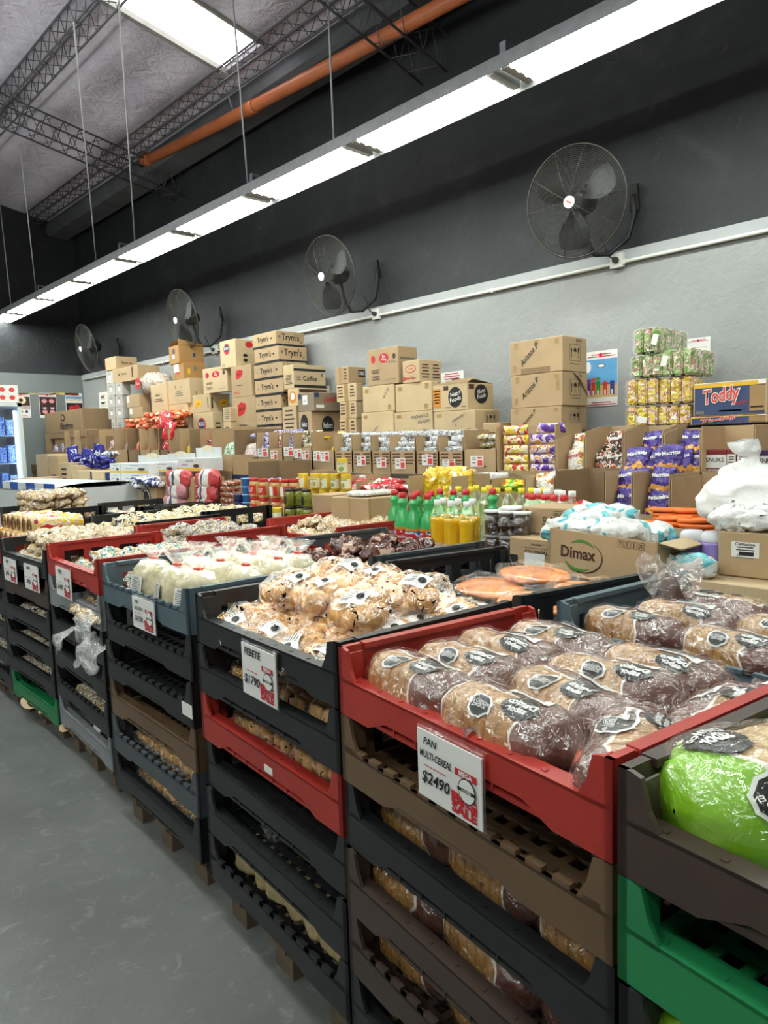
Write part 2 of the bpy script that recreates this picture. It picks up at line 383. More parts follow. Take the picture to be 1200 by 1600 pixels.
# fluorescent rows
TUBE = emit('tube_glow', (.93, 1.0, .93), TUBE_STRENGTH); SOCK = pm('tube_socket', '#8d8b84', .5)
def light_row(x, y0, n, z, label, bare=False, pitch=1.2):
    t = thing('fluorescent_light', label, 'light', (x, y0, z), 0)
    Ln = n * pitch
    # galvanised channel, open below
    new('housing', (MB().box(-.02, .02, 0, Ln, .06, .09) if bare else MB().prism([(-.15, .0), (-.145, .0), (-.13, .07), (.13, .07), (.145, .0), (.15, .0), (.135, .08), (-.135, .08)], 0, Ln, 'y').box(-.05, .05, 0, Ln, .08, .105)).mesh('housing', FIXG), t)
    for k in range(n):
        a, b = k * pitch + .075, (k + 1) * pitch - .075
        for dx in ((-.075, 0, .075) if bare else (-.1, -.034, .034, .1)): new('tube', MB().tube([(dx, a, .022), (dx, b, .022)], .02, 10).mesh('tube', TUBE), t)
        for c in (a - .05, b): new('tube_socket', MB().box(-.118, .118, c, c + .05, .008, .05).mesh('tube_socket', SOCK), t)
    for k in range(1, n, 2):
        if not bare: new('hanger', MB().box(-.075, .075, k * pitch - .02, k * pitch + .02, .0955, .101).box(-.075, -.07, k * pitch - .02, k * pitch + .02, .1, .17).box(.07, .075, k * pitch - .02, k * pitch + .02, .1, .17).box(-.075, .075, k * pitch - .02, k * pitch + .02, .17, .175).mesh('hanger', GALV), t)
    return t
light_row(3.36, -1.2, 11, 3.33, 'long hanging row of white fluorescent tubes running above the goods')
WIRE = pm('wire', '#b9b9bd', .5)
for y, tp, lb in ((3.887, (511, -30), 'nearest one, beside the pipe coupling'), (4.951, (362, -20), 'crossing the orange pipe below the skylight corner'), (6.996, (185, -10), 'second from the left of those over the foil ceiling'), (7.958, (115, 35), 'running up to the corner truss'), (9.896, (31, 225), 'last but one towards the far wall'), (10.933, (0, 320), 'at the left edge of the picture')):
    tag(new('suspension_wire', MB().tube([(3.36, y, 3.43), (*HZ(*tp, 4.9), 4.9)], .007, 6).mesh('suspension_wire', WIRE)), 'thin suspension wire of the light, ' + lb, 'wire', 'suspension wires of the light row')
light_row(.6, -1.0, 9, 3.36, 'bare fluorescent tube row added over the aisle, unseen, to brighten ceiling and floor', True)  # added row out of view, bare so that it brightens ceiling and floor
light_row(-1.6, -2.5, 9, 3.33, 'bare fluorescent tube row added behind the viewer, unseen, to light the crate fronts', True)  # added fill row out of view, lights the crate fronts
light_row(2.6, 9.9, 1, 3.0, 'short fluorescent fitting far off at the left edge')

# wall fans
CAGE = pm('cage_wire', '#45433e', .45, .1, metal=.5); BLK = pm('black_plastic', '#151617', .5, .2)
def cage_mesh():
    m = MB(); r0 = .33
    for sgn, dep in ((-1, .085), (1, .075)):
        for k in range(1, 27):
            q = .035 + (r0 - .035) * k / 26
            y = sgn * dep * (1 - (q / r0) ** 2.6)
            m.tube([(q * math.cos(2 * math.pi * j / 40), y, q * math.sin(2 * math.pi * j / 40)) for j in range(40)], .0013, 4, closed=True)
        for k in range(10):
            a = 2 * math.pi * k / 10
            m.tube([(q * math.cos(a), sgn * dep * (1 - (q / r0) ** 2.6), q * math.sin(a)) for q in (.03, .1, .18, .25, .3, .33)], .0022, 4)
    m.tube([(r0 * math.cos(2 * math.pi * j / 48), 0, r0 * math.sin(2 * math.pi * j / 48)) for j in range(48)], .006, 6, closed=True)
    return m.mesh('cage', CAGE)
def blade_mesh():
    m = MB()
    for b in range(3):
        a0 = 2 * math.pi * b / 3 + .4
        def fn(u, v):
            q = .05 + .235 * u; hw = .25 + .5 * math.sin(math.pi * min(1, u * .8 + .1)); a = a0 + (v - .5) * hw * 1.3
            return (q * math.cos(a), (v - .5) * .06, q * math.sin(a))
        m.grid(fn, 8, 6)
    return m.mesh('blade', BLK)
CG, BL = cage_mesh(), blade_mesh()
MOT = MB().tube([(0, .02, 0), (0, .05, 0), (0, .17, 0), (0, .2, 0)], [.04, .075, .075, .05], 18).box(-.045, .045, .07, .17, .03, .1).mesh('motor', BLK)
HUBM = MB().tube([(0, -.092, 0), (0, -.078, 0)], .036, 24).mesh('hub_badge', pm('hub_badge', '#c9c6dc', .4))
HUB2 = MB().tube([(0, -.092, 0), (0, -.078, 0)], .036, 24).mesh('hub_badge', pm('hub_badge_pale', '#d8d0c8', .4))
SOC = MB().box(-.045, .045, -.03, 0, -.045, .045).mesh('socket_box', PV)
def fan(y, lb, k):
    t = thing('wall_fan', 'black caged wall fan, ' + lb, 'fan', (4.12, y, 2.865), rot=(R(12), 0, R(-90 + (6 if k == 0 else 0))))
    new('cage', CG, t); new('blade', BL, t); new('motor', MOT, t); hb = new('hub_badge', HUB2 if k == 0 else HUBM, t)
    if k == 0: flat(t, 'red_script', ell(.02, .004, 12), (0, -.0935, 0), INKR, 'F', roll=-.6)
    arm = MB().tube([(0, .16, -.06), (.0, .18, -.2), (-.02, .2, -.28), (-.08, .26, -.3), (-.2, .33, -.24), (-.26, .39, -.1), (-.26, .40, .0)], .016, 8).box(-.3, -.22, .375, .42, -.1, .08)
    for q in (.0,): pass
    new('wall_arm', MB().tube([(0, .12, -.06), (.0, .13, -.22), (.03, .16, -.33), (.1, .23, -.34), (.2, .31, -.26), (.24, .345, -.12), (.24, .35, .0)], .016, 8).box(.21, .27, .345, .37, -.1, .06).mesh('wall_arm', BLK), t)
    return t
for k, (y, lb) in enumerate(((2.47, 'nearest of the four, badge turned to the viewer'), (4.90, 'second along the wall, above the sockets'), (7.52, 'third along the wall, above the open carton'), (10.3, 'furthest one, beside the far corner'))): fan(y, lb, k)
for y, lb in ((2.37, 'under the nearest fan'), (4.68, 'under the second fan'), (7.44, 'behind the topmost cartons')):
    t = thing('power_socket', 'white wall socket with a black plug, ' + lb, 'socket', (WX - .012, y, LEDGE - .06))
    new('socket_box', SOC, t); new('plug', MB().tube([(.0, -.055, 0), (0, -.03, 0)], .02, 12).mesh('plug', BLK), t)
    new('cord', MB().tube([(0, -.05, 0), (-.04, -.06, .03), (-.06, -.07, .1), (-.08, -.1, .16)], .005, 6).mesh('cord', BLK), t)

# supports
WOODT = pm('table_board', '#4b4038', .7, .2, 6)
def table(name, label, x0, x1, y0, y1, z, th=.04):
    t = thing(name, label, 'table', (x0, y0, 0), 0)
    new('table_top', MB().box(0, x1 - x0, 0, y1 - y0, z - th, z).mesh('table_top', WOODT), t)
    n = 3
    for i in range(n):
        for x in (.05, x1 - x0 - .1):
            yy = .05 + (y1 - y0 - .15) * i / (n - 1)
            new('leg', MB().box(x, x + .05, yy, yy + .05, 0, z - th).mesh('leg', WOODT), t)
    return t
TZ, SZ, RZ = .86, 1.165, 1.44
table('display_table', 'low dark display table under the bottles and the tilted carton', 2.48, 3.66, -.4, 2.62, TZ)
table('display_table', 'low dark display table under the jars and cans', 2.9, 3.66, 2.66, 9.9, TZ)
table('display_shelf', 'raised dark shelf carrying the open cartons of sweets', 3.68, 4.06, -.2, 10.6, SZ)
table('display_shelf', 'back shelf against the wall carrying the stacked cartons', 4.08, 4.49, -.2, 10.8, RZ)
# ---------------------------------------------------------------- cardboard boxes
def m_card(name, col, kind=0):
    s = NT(name); co = s.coords('Object', True); c = hx(col)
    wv = s.n('ShaderNodeTexWave', bands_direction='X', in_Scale=38, in_Distortion=.4, in_Detail=1); s.l(co, wv.inputs['Vector'])
    a = s.ramp(s.noise(co, 3.2, 5, .6, .4), [(.3, scale4(c, .9)), (.7, scale4(c, 1.08))])
    b = s.mix(.05, a, wv.outputs[0], 'MULTIPLY')
    oi = s.n('ShaderNodeObjectInfo'); hs = s.n('ShaderNodeHueSaturation'); mr = s.n('ShaderNodeMapRange', i3=.9, i4=1.08)
    s.l(oi.outputs['Random'], mr.inputs[0]); s.l(mr.outputs[0], hs.inputs['Value']); s.l(b, hs.inputs['Color'])
    s.l(hs.outputs[0], s.b.inputs['Base Color']); s.b.inputs['Roughness'].default_value = .78
    s.bump(s.noise(co, 26, 3), .12, .004); return s.m
CARD = m_card('cardboard', '#b59975'); CARDL = m_card('cardboard_light', '#cbb28c'); CARDD = m_card('cardboard_dark', '#8d7355')
CARDW = m_card('cardboard_white', '#b9b3ad'); CARDO = m_card('cardboard_orange', '#a37a48'); CARDG = m_card('cardboard_grey', '#8b7a66')
TAPE = pm('packing_tape', '#a5855a', .3, .08)
def bx_mesh(w, d, h, r=.004):
    m = MB().box(0, w, 0, d, 0, h).mesh('box_body', None); bm = bmesh.new(); bm.from_mesh(m)
    bmesh.ops.bevel(bm, geom=list(bm.edges), offset=r, segments=1, affect='EDGES'); bm.to_mesh(m); bm.free(); return m
def marks(t, w, d, h, mk):
    """lettering and signs printed on a box: side F (front) or R (right end)"""
    for k in mk:
        f = k[0][0]; W_ = w if f == 'F' else d
        loc = lambda u, v, e=.0012: (u * w, -e, v * h) if f == 'F' else (w + e, u * d, v * h)
        ty = k[0][1:]
        if ty == '': put_text(t, k[1], loc(k[2], k[3], .0022), k[4] * h, k[5], f, wmax=(k[6] if len(k) > 6 else .9) * W_, shear=(k[7] if len(k) > 7 else 0), roll=(k[8] if len(k) > 8 else 0))
        elif ty == 'e': flat(t, 'printed_oval', ell(k[4] * W_, k[5] * h), loc(k[2], k[3], k[6] if len(k) > 6 else .0012), k[1], f)
        elif ty == 'r': flat(t, 'printed_panel', rec(k[4] * W_, k[5] * h), loc(k[2], k[3], k[6] if len(k) > 6 else .0012), k[1], f)
        elif ty == 't': flat(t, 'tape_strip', rec(k[3] * W_, k[4] * h), loc(k[1], k[2]), TAPE, f)
        elif ty == 'l':   # lines of small print
            n, u, v, wd, dv = k[1:6]; mt = k[6] if len(k) > 6 else INKG
            m = MB(); rr = random.Random(n * 7 + int(u * 90))
            for i in range(n):
                L = wd * W_ * rr.uniform(.6, 1); zz = -i * dv * h
                m.add([(-L / 2, zz, 0), (L / 2, zz, 0), (L / 2, zz + dv * h * .4, 0), (-L / 2, zz + dv * h * .4, 0)], [(0, 1, 2, 3)])
            new('small_print', m.mesh('small_print', mt), t, loc(u, v), FACE[f])
        elif ty == 'p':   # leaf-shaped crest
            u, v, a, b, mt = k[1:6]; A, B = a * W_, b * h
            flat(t, 'crest', [(-A, .6 * B), (-.2 * A, B), (A, B * .75), (A, 0), (.5 * A, -.7 * B), (-.3 * A, -B), (-A, -B)], loc(u, v), mt, f)
            put_text(t, k[6], loc(u, v, .0024), B * .4, INKB, f, wmax=A * 1.7, roll=.2)
        elif ty == 'g':   # handling symbols: arrow, umbrella, glass in a frame
            u, v, a, b = k[1:5]; A, B = a * W_ / 2, b * h / 2; m = MB()
            q = lambda P: m.add([(x * A, y * B, 0) for x, y in P], [tuple(range(len(P)))])
            for s in ((-1, -1, 1, -.96), (-1, .96, 1, 1), (-1, -1, -.95, 1), (.95, -1, 1, 1)): q([(s[0], s[1]), (s[2], s[1]), (s[2], s[3]), (s[0], s[3])])
            q([(-.72, -.6), (-.62, -.6), (-.62, .2), (-.52, .2), (-.67, .6), (-.82, .2), (-.72, .2)])
            q([(.3 * math.cos(R(a2)), .1 + .5 * math.sin(R(a2))) for a2 in range(0, 181, 20)]); q([(-.03, -.55), (.03, -.55), (.03, .1), (-.03, .1)])
            q([(.5, .6), (.82, .6), (.78, .05), (.69, -.05), (.69, -.5), (.8, -.58), (.52, -.58), (.63, -.5), (.63, -.05), (.54, .05)])
            new('handling_symbols', m.mesh('handling_symbols', INK), t, loc(u, v), FACE[f])
def carton(label, x0, xm, x1, yt, zb, X, mat=CARD, mk=(), zt=None, d=None, yaw=0, name='cardboard_box', cat='box', group=None, yb=None, dz=0):
    """closed box: front spans pixels x0..xm, its right end runs back to pixel x1; top from pixel yt, base height zb"""
    y0, z1 = W(x0, yt, X)
    if zt is None: zt = z1
    if zb is None: zb = W(x0, yb, X)[1]
    ym = (yt + (yb or yt + 40)) / 2
    ya = W(x0, ym, X)[0]; yb_ = W(xm, ym, X)[0]; w_ = ya - yb_; h_ = zt - zb - .001
    if d is None:
        d = max(.08, side_x(x1, ym, yb_) - X) if x1 > xm else .34
    d = min(d, WX - .02 - X)
    t = thing(name, label, cat, (X, ya, zb), -90 + yaw, group)
    new('box_body', bx_mesh(w_, d, h_), t, mat=mat); marks(t, w_, d, h_, mk)
    return t, zt
def stack(X, zb, rows):
    for r in rows:
        t, zb = carton(r[0], *r[1:5], zb, r[5] if r[5] else X, **r[6]) if len(r) > 6 else carton(r[0], *r[1:5], zb, r[5] or X)
    return zb
BAND = [('Fr', INK, .5, .09, 1, .14), ('Rr', INK, .5, .09, 1, .14), ('Fl', 1, .55, .07, .4, .06, WHITE), ('Rl', 1, .3, .07, .3, .06, WHITE)]
def tryms(k): return dict(mat=CARD, mk=BAND + [('F', "Trym's", .45, .57, .34, INK, .5), ('Fe', INK, .8, .55, .035, .07), ('Fe', INKG, .12, .5, .02, .06), ('R', "Trym's", .5, .6, .42, INK, .62), ('Re', INKG, .12, .62, .04, .09), ('Re', INKG, .88, .35, .03, .08)])
Z0 = RZ
X4 = 4.06
TR = "cardboard box of biscuits with a black band, %s of the tall stack"
stack(X4, Z0, [(TR % 'lowest', 401, 441, 470, 668, 0, tryms(0)), (TR % 'second from the bottom', 401, 441, 475, 644.5, 0, tryms(1)), (TR % 'third from the bottom', 400, 440, 475, 621, 0, tryms(2)),
    (TR % 'middle one', 399, 443, 478, 596, 0, tryms(3)), (TR % 'third from the top', 397, 442, 479, 572, 0, tryms(4)), (TR % 'second from the top', 398, 436, 480, 547, 0, tryms(5)), (TR % 'topmost', 395, 432, 476, 524, 0, tryms(6))])
LEAF = lambda: dict(mat=CARD, mk=[('Fp', .42, .74, .17, .15, INKR, 'Madre'), ('F', 'PROFESIONAL', .45, .38, .035, INK, .45), ('Fl', 2, .25, .16, .3, .05, INKR)])
stack(X4, Z0, [('lower of two plain cartons with a red leaf crest', 363, 400, 401, 622, 0, LEAF()), ('upper of two plain cartons with a red leaf crest', 361, 393, 400, 574, 0, LEAF()),
    ('carton with an oval sweet emblem, on the upper red leaf carton', 344, 368, 398, 534, 0, dict(mat=CARDL, mk=[('Fe', INKR, .45, .68, .2, .2), ('Fe', NAVY, .45, .7, .16, .13, .002), ('F', 'MOGUI', .45, .7, .1, WHITE, .3), ('Fl', 2, .2, .12, .25, .05), ('Re', INKR, .72, .82, .2, .12), ('Re', INK, .5, .42, .12, .06), ('Re', INK, .5, .25, .12, .06), ('F', '', .5, .5, .1, INK)][:-1]))])
YY = lambda: [('Fe', INKR, .55, .72, .15, .13), ('F', 'Yin', .55, .765, .07, WHITE, .2), ('F', 'Yang', .55, .69, .07, WHITE, .24), ('Fe', INKR, .2, .72, .07, .11), ('Fe', INKB, .88, .74, .05, .08), ('Fl', 4, .27, .42, .3, .03, INK), ('Fl', 4, .27, .24, .3, .03, INK), ('Fl', 1, .75, .13, .35, .03)]
stack(X4, Z0, [('carton with a red and blue oval emblem, under the yellow printed carton', 302, 333, 349, 646, 0, dict(mat=CARDL, mk=[('Fe', INKR, .45, .62, .2, .22), ('Fe', NAVY, .45, .64, .16, .15, .002), ('F', 'MOGUI', .45, .64, .12, WHITE, .28), ('Fl', 1, .25, .1, .3, .05), ('Rl', 4, .5, .62, .6, .14, INKB)])),
    ('carton printed with a yellow emblem, below the leaning carton', 294, 328, 360, 619, 0, dict(mat=CARDL, mk=[('Fp', .5, .5, .17, .2, YEL, 'Misky'), ('Fr', INK, .05, .5, .03, .6), ('Fr', INK, .93, .5, .03, .6), ('Fl', 2, .2, .85, .2, .06), ('Rp', .7, .5, .25, .2, YEL, 'Misky'), ('Rr', INK, .12, .5, .08, .6)])),
    ('pale carton with a round red logo, leaning beside the red leaf cartons', 317, 353, 361, 577, 0, dict(mat=CARDL, mk=YY(), yaw=2))])
for x0, x1, a, b, lb in ((349, 362, 658, 656, 'lower'), (349, 361, 637, 658, 'upper')):
    pass
stack(X4 - .06, Z0, [('small beige box, lower of two beside the red leaf carton', 349.5, 361.5, 362, 659, 0, dict(mat=CARDL, d=.2, mk=[('Fl', 3, .5, .7, .8, .15)])), ('small beige box with lines of print, upper one beside the red leaf carton', 349, 361, 362, 637, 0, dict(mat=CARDL, d=.2, mk=[('Fl', 6, .5, .85, .8, .13)]))])
# left far stacks
PK = lambda: dict(mat=CARDW, mk=[('Fr', WHITE, .5, .5, .3, .3), ('Fl', 3, .5, .85, .6, .08)])
WL = 'white carton, %s of the %s far white column'
stack(X4, Z0, [(WL % ('lowest', 'left'), 175, 181, 181, 655, 0, PK()), (WL % ('second from bottom', 'left'), 170, 181, 181, 637.5, 0, PK()), (WL % ('third from bottom', 'left'), 169, 180.5, 181, 619, 0, PK()), (WL % ('second from the top', 'left'), 168, 180.5, 181, 600, 0, PK()), (WL % ('topmost', 'left'), 167, 177, 178, 581, 0, dict(d=.2, **PK()))])
z = stack(X4, Z0, [(WL % ('lowest', 'right'), 182.5, 194, 206, 655, 0, PK()), (WL % ('second from bottom', 'right'), 182, 193.5, 205.5, 637, 0, PK()), (WL % ('second from the top', 'right'), 181.5, 192, 205, 618.5, 0, PK()), (WL % ('topmost', 'right'), 181.5, 191.5, 205, 599, 0, PK()),
    ('brown carton with a small black logo, lower of two atop the white column', 177, 216, 216.5, 577.5, 0, dict(mat=CARD, d=.3, mk=[('F', 'Plastirres', .47, .55, .16, INK, .45), ('Fe', INK, .27, .55, .03, .08), ('Fr', INKB, .8, .55, .06, .7)])),
    ('brown carton, topmost of the far white column', 165, 182, 215, 560, 0, dict(mat=CARD, mk=[('R', 'Plastirres', .5, .5, .2, INK, .5)]))])
BP = lambda: dict(mat=CARD, mk=[('Fr', WHITE, .13, .65, .2, .5)])
z = stack(X4, Z0, [('brown carton with a white ticket, lowest of three beside the white column', 206, 225, 240, 654, 0, BP()), ('brown carton with a white ticket, middle of three', 203, 224, 237, 637, 0, BP()), ('brown carton with a white ticket, top of three under the wrapped pack', 198.5, 219, 236, 617.5, 0, BP())])
stack(X4 - .04, Z0, [('tall pale carton printed with a dark red leaf, behind the orange packets', 236, 260.5, 262, 602, 0, dict(mat=CARDL, d=.3, mk=[('F', 'FRAGIL', .45, .82, .035, INK, .4), ('Fl', 2, .5, .75, .6, .03, INK), ('Fp', .48, .45, .14, .1, INKR, ''), ('Fl', 5, .8, .56, .2, .035)]))])
BB = lambda: [('F', 'b.', .38, .72, .12, INK, .3), ('F', 'materiales', .6, .7, .05, INK, .4), ('Fl', 3, .52, .52, .35, .09)]
z = stack(X4 - .02, Z0, [('lower pale carton with a small black logo, behind the orange packets', 264, 294, 303, 633.5, 0, dict(mat=CARDL, mk=BB())), ('upper pale carton with a small black logo and a grey end', 262.5, 297, 321, 596, 0, dict(mat=CARDL, mk=BB() + [('Rr', INKG, .5, .2, .3, .12), ('Rr', INK, .4, .35, .03, .25)])),
    ('orange brown carton with a price slip hanging on it, under the open one', 271, 287, 322, 569.5, 0, dict(mat=CARDO, mk=[('Fr', WHITE, .35, .72, .5, .5, .002), ('Fe', INKR, .45, .4, .15, .08), ('Re', YEL, .25, .5, .06, .2), ('Re', INKG, .52, .68, .06, .16), ('Rr', ORANGE, .5, .03, 1, .03)]))])
# open carton on the very top
t, zt = carton('orange brown carton with its top flaps open, topmost by the third fan', 264.5, 280, 319, 542, z, X4 - .03, mat=CARDO, mk=[('Fe', NAVY, .5, .7, .12, .15), ('Fr', WHITE, .45, .4, .25, .2), ('Rr', ORANGE, .5, .08, 1, .04), ('Re', NAVY, .6, .5, .06, .12)])
bd = [c for c in t.children if c.name.startswith('box_body')][0]; dx, dy, dz = bd.dimensions
new('lid_flap', MB().add([(dx * .1, 0, dz), (dx * .1, dy, dz), (dx * .5, dy, dz + .02), (dx * .5, 0, dz + .06)], [(0, 1, 2, 3)]).add([(dx, 0, dz), (dx, dy, dz), (dx * 1.05, dy, dz + .02), (dx * .95, 0, dz + .07)], [(0, 1, 2, 3)]).mesh('lid_flap', CARDO), t)
# coffee, fish sticker, black egg and white boxes right of the tall stack
stack(X4 - .1, Z0, [('brown carton with a black egg logo on both faces, under the grey carton', 467, 487, 530, 644, 0, dict(mat=CARD, d=.36, mk=[('Fe', INK, .45, .55, .3, .36), ('F', 'Felfort', .45, .55, .16, WHITE, .4), ('Re', INK, .52, .5, .2, .34), ('R', 'Felfort', .52, .5, .2, WHITE, .3)])),
    ('grey brown carton with red script on its end and a white ticket', 466, 491, 530, 615, 0, dict(mat=CARDG, d=.37, mk=[('Fr', NAVY, .12, .82, .2, .25), ('Fr', WHITE, .45, .62, .3, .5), ('Fl', 2, .45, .6, .2, .08, INK), ('R', 'Georgina', .55, .66, .3, INKR, .55, .3, .15), ('Rr', WHITE, .18, .25, .24, .16), ('Rr', NAVY, .08, .85, .14, .25)]))])
z9 = stack(X4 - .03, Z0, [('small box printed in rows, below the white sweets carton', 441.5, 463, 465, 636, 0, dict(mat=CARDL, d=.16, mk=[('Fl', 6, .5, .85, .8, .12, INKB)])), ('white carton printed with an orange picture, under the coffee carton', 450, 466, 500, 608, 0, dict(mat=CARDL, d=.36, mk=[('Fe', ORANGE, .5, .5, .35, .35), ('Fe', WHITE, .5, .55, .2, .2, .002), ('Rr', INKB, .5, .85, .9, .2)])),
    ('brown carton with a black wavy border, coffee print on its end', 443, 459, 498, 571, 0, dict(mat=CARDL, d=.38, mk=[('Fl', 7, .5, .55, .8, .06, INKB), ('Rr', INK, .5, .78, 1, .1), ('Rr', INK, .5, .1, 1, .12), ('R', 'Coffee', .5, .42, .2, INK, .5), ('Re', INKG, .88, .6, .04, .08), ('Rl', 3, .15, .5, .14, .08)]))])
SM = lambda: dict(mat=CARDL, mk=[('Fr', TAPE, .5, .5, .2, 1), ('Fl', 4, .2, .8, .3, .18, INKB), ('Fl', 4, .8, .8, .25, .18, INKB)])
SL = 'small flat carton, %s of the column of four'
stack(X4, Z0, [(SL % 'lowest', 531, 557, 566, 655, 0, SM()), (SL % 'second from the bottom', 531, 557, 566, 628.5, 0, SM()), (SL % 'second from the top', 526, 557, 566, 601.5, 0, SM()), (SL % 'topmost, with a black panel,', 524, 545, 572, 575, 0, dict(mat=CARD, mk=[('Fr', TAPE, .4, .5, .2, 1), ('Fl', 4, .75, .8, .25, .18, INKB), ('Rr', INK, .75, .62, .4, .4), ('R', 'SEIS', .75, .62, .2, WHITE, .3)]))])
PL = lambda mk=(): dict(mat=CARDL, mk=[('Ft', .14, .82, .12, .14), ('Ft', .85, .15, .1, .18)] + list(mk))
XB = 4.0
zb1 = stack(XB, Z0, [('plain carton with handwriting, lower left of the big pile', 565, 615, 616, 645.5, 0, PL([('F', 'cri. gato', .42, .3, .1, INKG, .4, .2, .7)])), ('plain carton, upper left of the big pile, under the red logo box', 567, 616, 618, 605, 0, PL([('F', '6/12 Sal', .75, .68, .1, INKG, .4, .3, .9)])),
    ('large carton with a red oval logo and two barcodes, top of the pile', 574, 622, 652, 547.5, 0, dict(mat=CARD, mk=YY() + [('F', 'R. Rosi', .82, .6, .06, INKG, .25), ('Rr', INKG, .5, .68, .8, .05)]))])
zb2 = stack(XB, Z0, [('plain carton with a handwritten name, middle of the bottom row', 616, 676, 677, 645, 0, PL([('F', 'POCHOCLO', .68, .78, .12, INKG, .5, .1, .08), ('F', 'SALADO', .78, .58, .12, INKG, .4, .1, .08), ('F', '6/12', .78, .2, .12, INKG, .25)])), ('plain taped carton in the middle of the upper row', 618, 674.5, 676, 601, 0, PL([('Ft', .88, .85, .1, .2)])),
    ('tilted carton with red oval print and dark grids on its end', 629, 657, 689, 565, 0, dict(mat=CARDL, yaw=-4, mk=[('Fe', INKR, .5, .62, .32, .17), ('Fe', CARDL, .5, .62, .28, .13, .0018), ('F', 'Terrini', .5, .62, .1, INKR, .5, .3), ('F', 'Mini Raja', .5, .2, .12, INKR, .7, .3), ('Fe', INKR, .12, .2, .07, .1), ('Rl', 5, .28, .75, .38, .14, INKB), ('Rl', 5, .75, .75, .38, .14, INKB)]))])
zb3 = stack(XB, Z0, [('carton with a handwritten scrawl and handling symbols, lower right of the pile', 678, 743, 781, 644, 0, PL([('F', 'esparcidor', .6, .7, .12, INKG, .5, .3, .35), ('F', 'K', .55, .4, .12, INKG), ('Rg', .62, .62, .42, .5)])),
    ('open topped carton with a black egg shaped logo on both faces', 676, 730.5, 771, 603, 0, dict(mat=CARDL, mk=[('Fe', INK, .66, .5, .2, .38), ('F', 'Nutri', .66, .62, .16, WHITE, .3, .1, .2), ('F', 'Foods', .66, .42, .16, WHITE, .34, .1, .2), ('Fr', ORANGE, .13, .5, .22, .7), ('Fl', 5, .13, .75, .17, .11, INKB), ('Fr', INKB, .4, .86, .14, .16), ('Fr', INKG, .9, .14, .14, .04), ('Fl', 1, .45, .12, .2, .06, INK), ('Re', INK, .52, .6, .26, .36), ('R', 'Nutri', .52, .7, .15, WHITE, .4, .1, .2), ('R', 'Foods', .52, .52, .15, WHITE, .42, .1, .2), ('Rr', INKB, .15, .86, .2, .18)]))])
t = [o for o in bpy.data.objects if o.get('label', '').startswith('open topped carton')][0]
bd = [c for c in t.children if c.name.startswith('box_body')][0]; dx, dy, dz = bd.dimensions
new('lid_flap', MB().add([(0, 0, dz), (dx, 0, dz), (dx * .9, dy * .45, dz + .05), (dx * .15, dy * .45, dz + .04)], [(0, 1, 2, 3)]).add([(0, dy, dz), (dx, dy, dz), (dx * .9, dy * .5, dz + .03), (dx * .15, dy * .5, dz + .06)], [(0, 1, 2, 3)]).mesh('lid_flap', CARDD), t)
carton('small low carton right of the handwritten carton, behind the dark sweets', 755, 781, 781, 661, RZ, 3.99, d=.3, mat=CARD)
# the three handwritten cartons
AR = lambda mk=(): dict(mat=CARD, mk=[('Ft', .13, .85, .08, .2), ('Ft', .9, .85, .08, .16), ('Ft', .1, .2, .07, .2), ('F', 'Aristos P', .38, .56, .16, INK, .45, .35, .75), ('Rg', .5, .55, .42, .48), ('Rl', 1, .5, .22, .4, .04, INK), ('R', '12/X-2', .65, .9, .08, INK, .4)] + list(mk))
stack(4.02, RZ, [('brown carton with handwriting, lowest of the stack of three', 797.5, 877, 917, 639, 0, AR()), ('brown carton with handwriting, middle of the stack of three, tape peeling', 799, 878.5, 918, 588, 0, AR([('Ft', .92, .6, .06, .3)])), ('brown carton with handwriting, topmost of the stack of three, dented front', 796.5, 879, 917, 535.5, 0, AR([('Ft', .52, .9, .08, .14), ('Fr', CARDD, .5, .1, .55, .16)]))])
t = [o for o in bpy.data.objects if o.get('label', '').startswith('brown carton with handwriting, middle')][0]
bd = [c for c in t.children if c.name.startswith('box_body')][0]; dx, dy, dz = bd.dimensions
new('loose_tape', MB().add([(dx + .004, dy * .4, dz), (dx + .004, dy * .55, dz), (dx + .01, dy * .95, dz * .5), (dx + .008, dy, dz * .3), (dx + .01, dy * .88, dz * .45), (dx + .02, dy * .6, dz * .8)], [(0, 1, 4, 5), (4, 1, 2, 3)]).mesh('loose_tape', TAPE), t)
# blue cocoa cartons
BLUEC = m_card('cardboard_blue', '#3c4a6e')
RED3 = pm('ink_bright_red', '#d8443c', .5, .05)
def toddy(lb, x0, x1, yt, zb, X):
    t, zt = carton(lb, x0, x1, x1, yt, zb, X, mat=CARDL, d=.3, mk=[('Fr', BLUEC, .5, .45, .96, .84), ('Fr', YEL, .5, .9, .97, .1, .0022), ('Fl', 1, .3, .89, .5, .05, INK), ('F', 'ORIGINAL', .65, .35, .08, INKR, .2, .3, .12), ('Fr', TAPE, .88, .47, .2, .72, .003), ('Fl', 4, .88, .65, .15, .09, INKB), ('Fr', INK, .88, .22, .17, .05, .004), ('Fr', WHITE, .94, .93, .1, .12, .004), ('F', '616', .94, .93, .07, INK, .08), ('Fl', 1, .52, .12, .36, .12, WHITE), ('Fr', INKG, .1, .12, .12, .1, .003)])
    h = zt - zb; wd = [c for c in t.children if c.name.startswith('box_body')][0].dimensions[0]
    put_text(t, 'Toddy', (wd * .38, -.0035, h * .6), .40 * h, WHITE, 'F', width=wd * .53, bold=.09, shear=.2, roll=.12, name='lettering_outline')
    put_text(t, 'Toddy', (wd * .38, -.0045, h * .6), .39 * h, RED3, 'F', width=wd * .50, bold=.03, shear=.2, roll=.12, name='brand_lettering'); return zt
z = toddy('dark blue cocoa carton with red lettering, lower one, partly hidden', 1078.5, 1198, 652, RZ, 4.02)
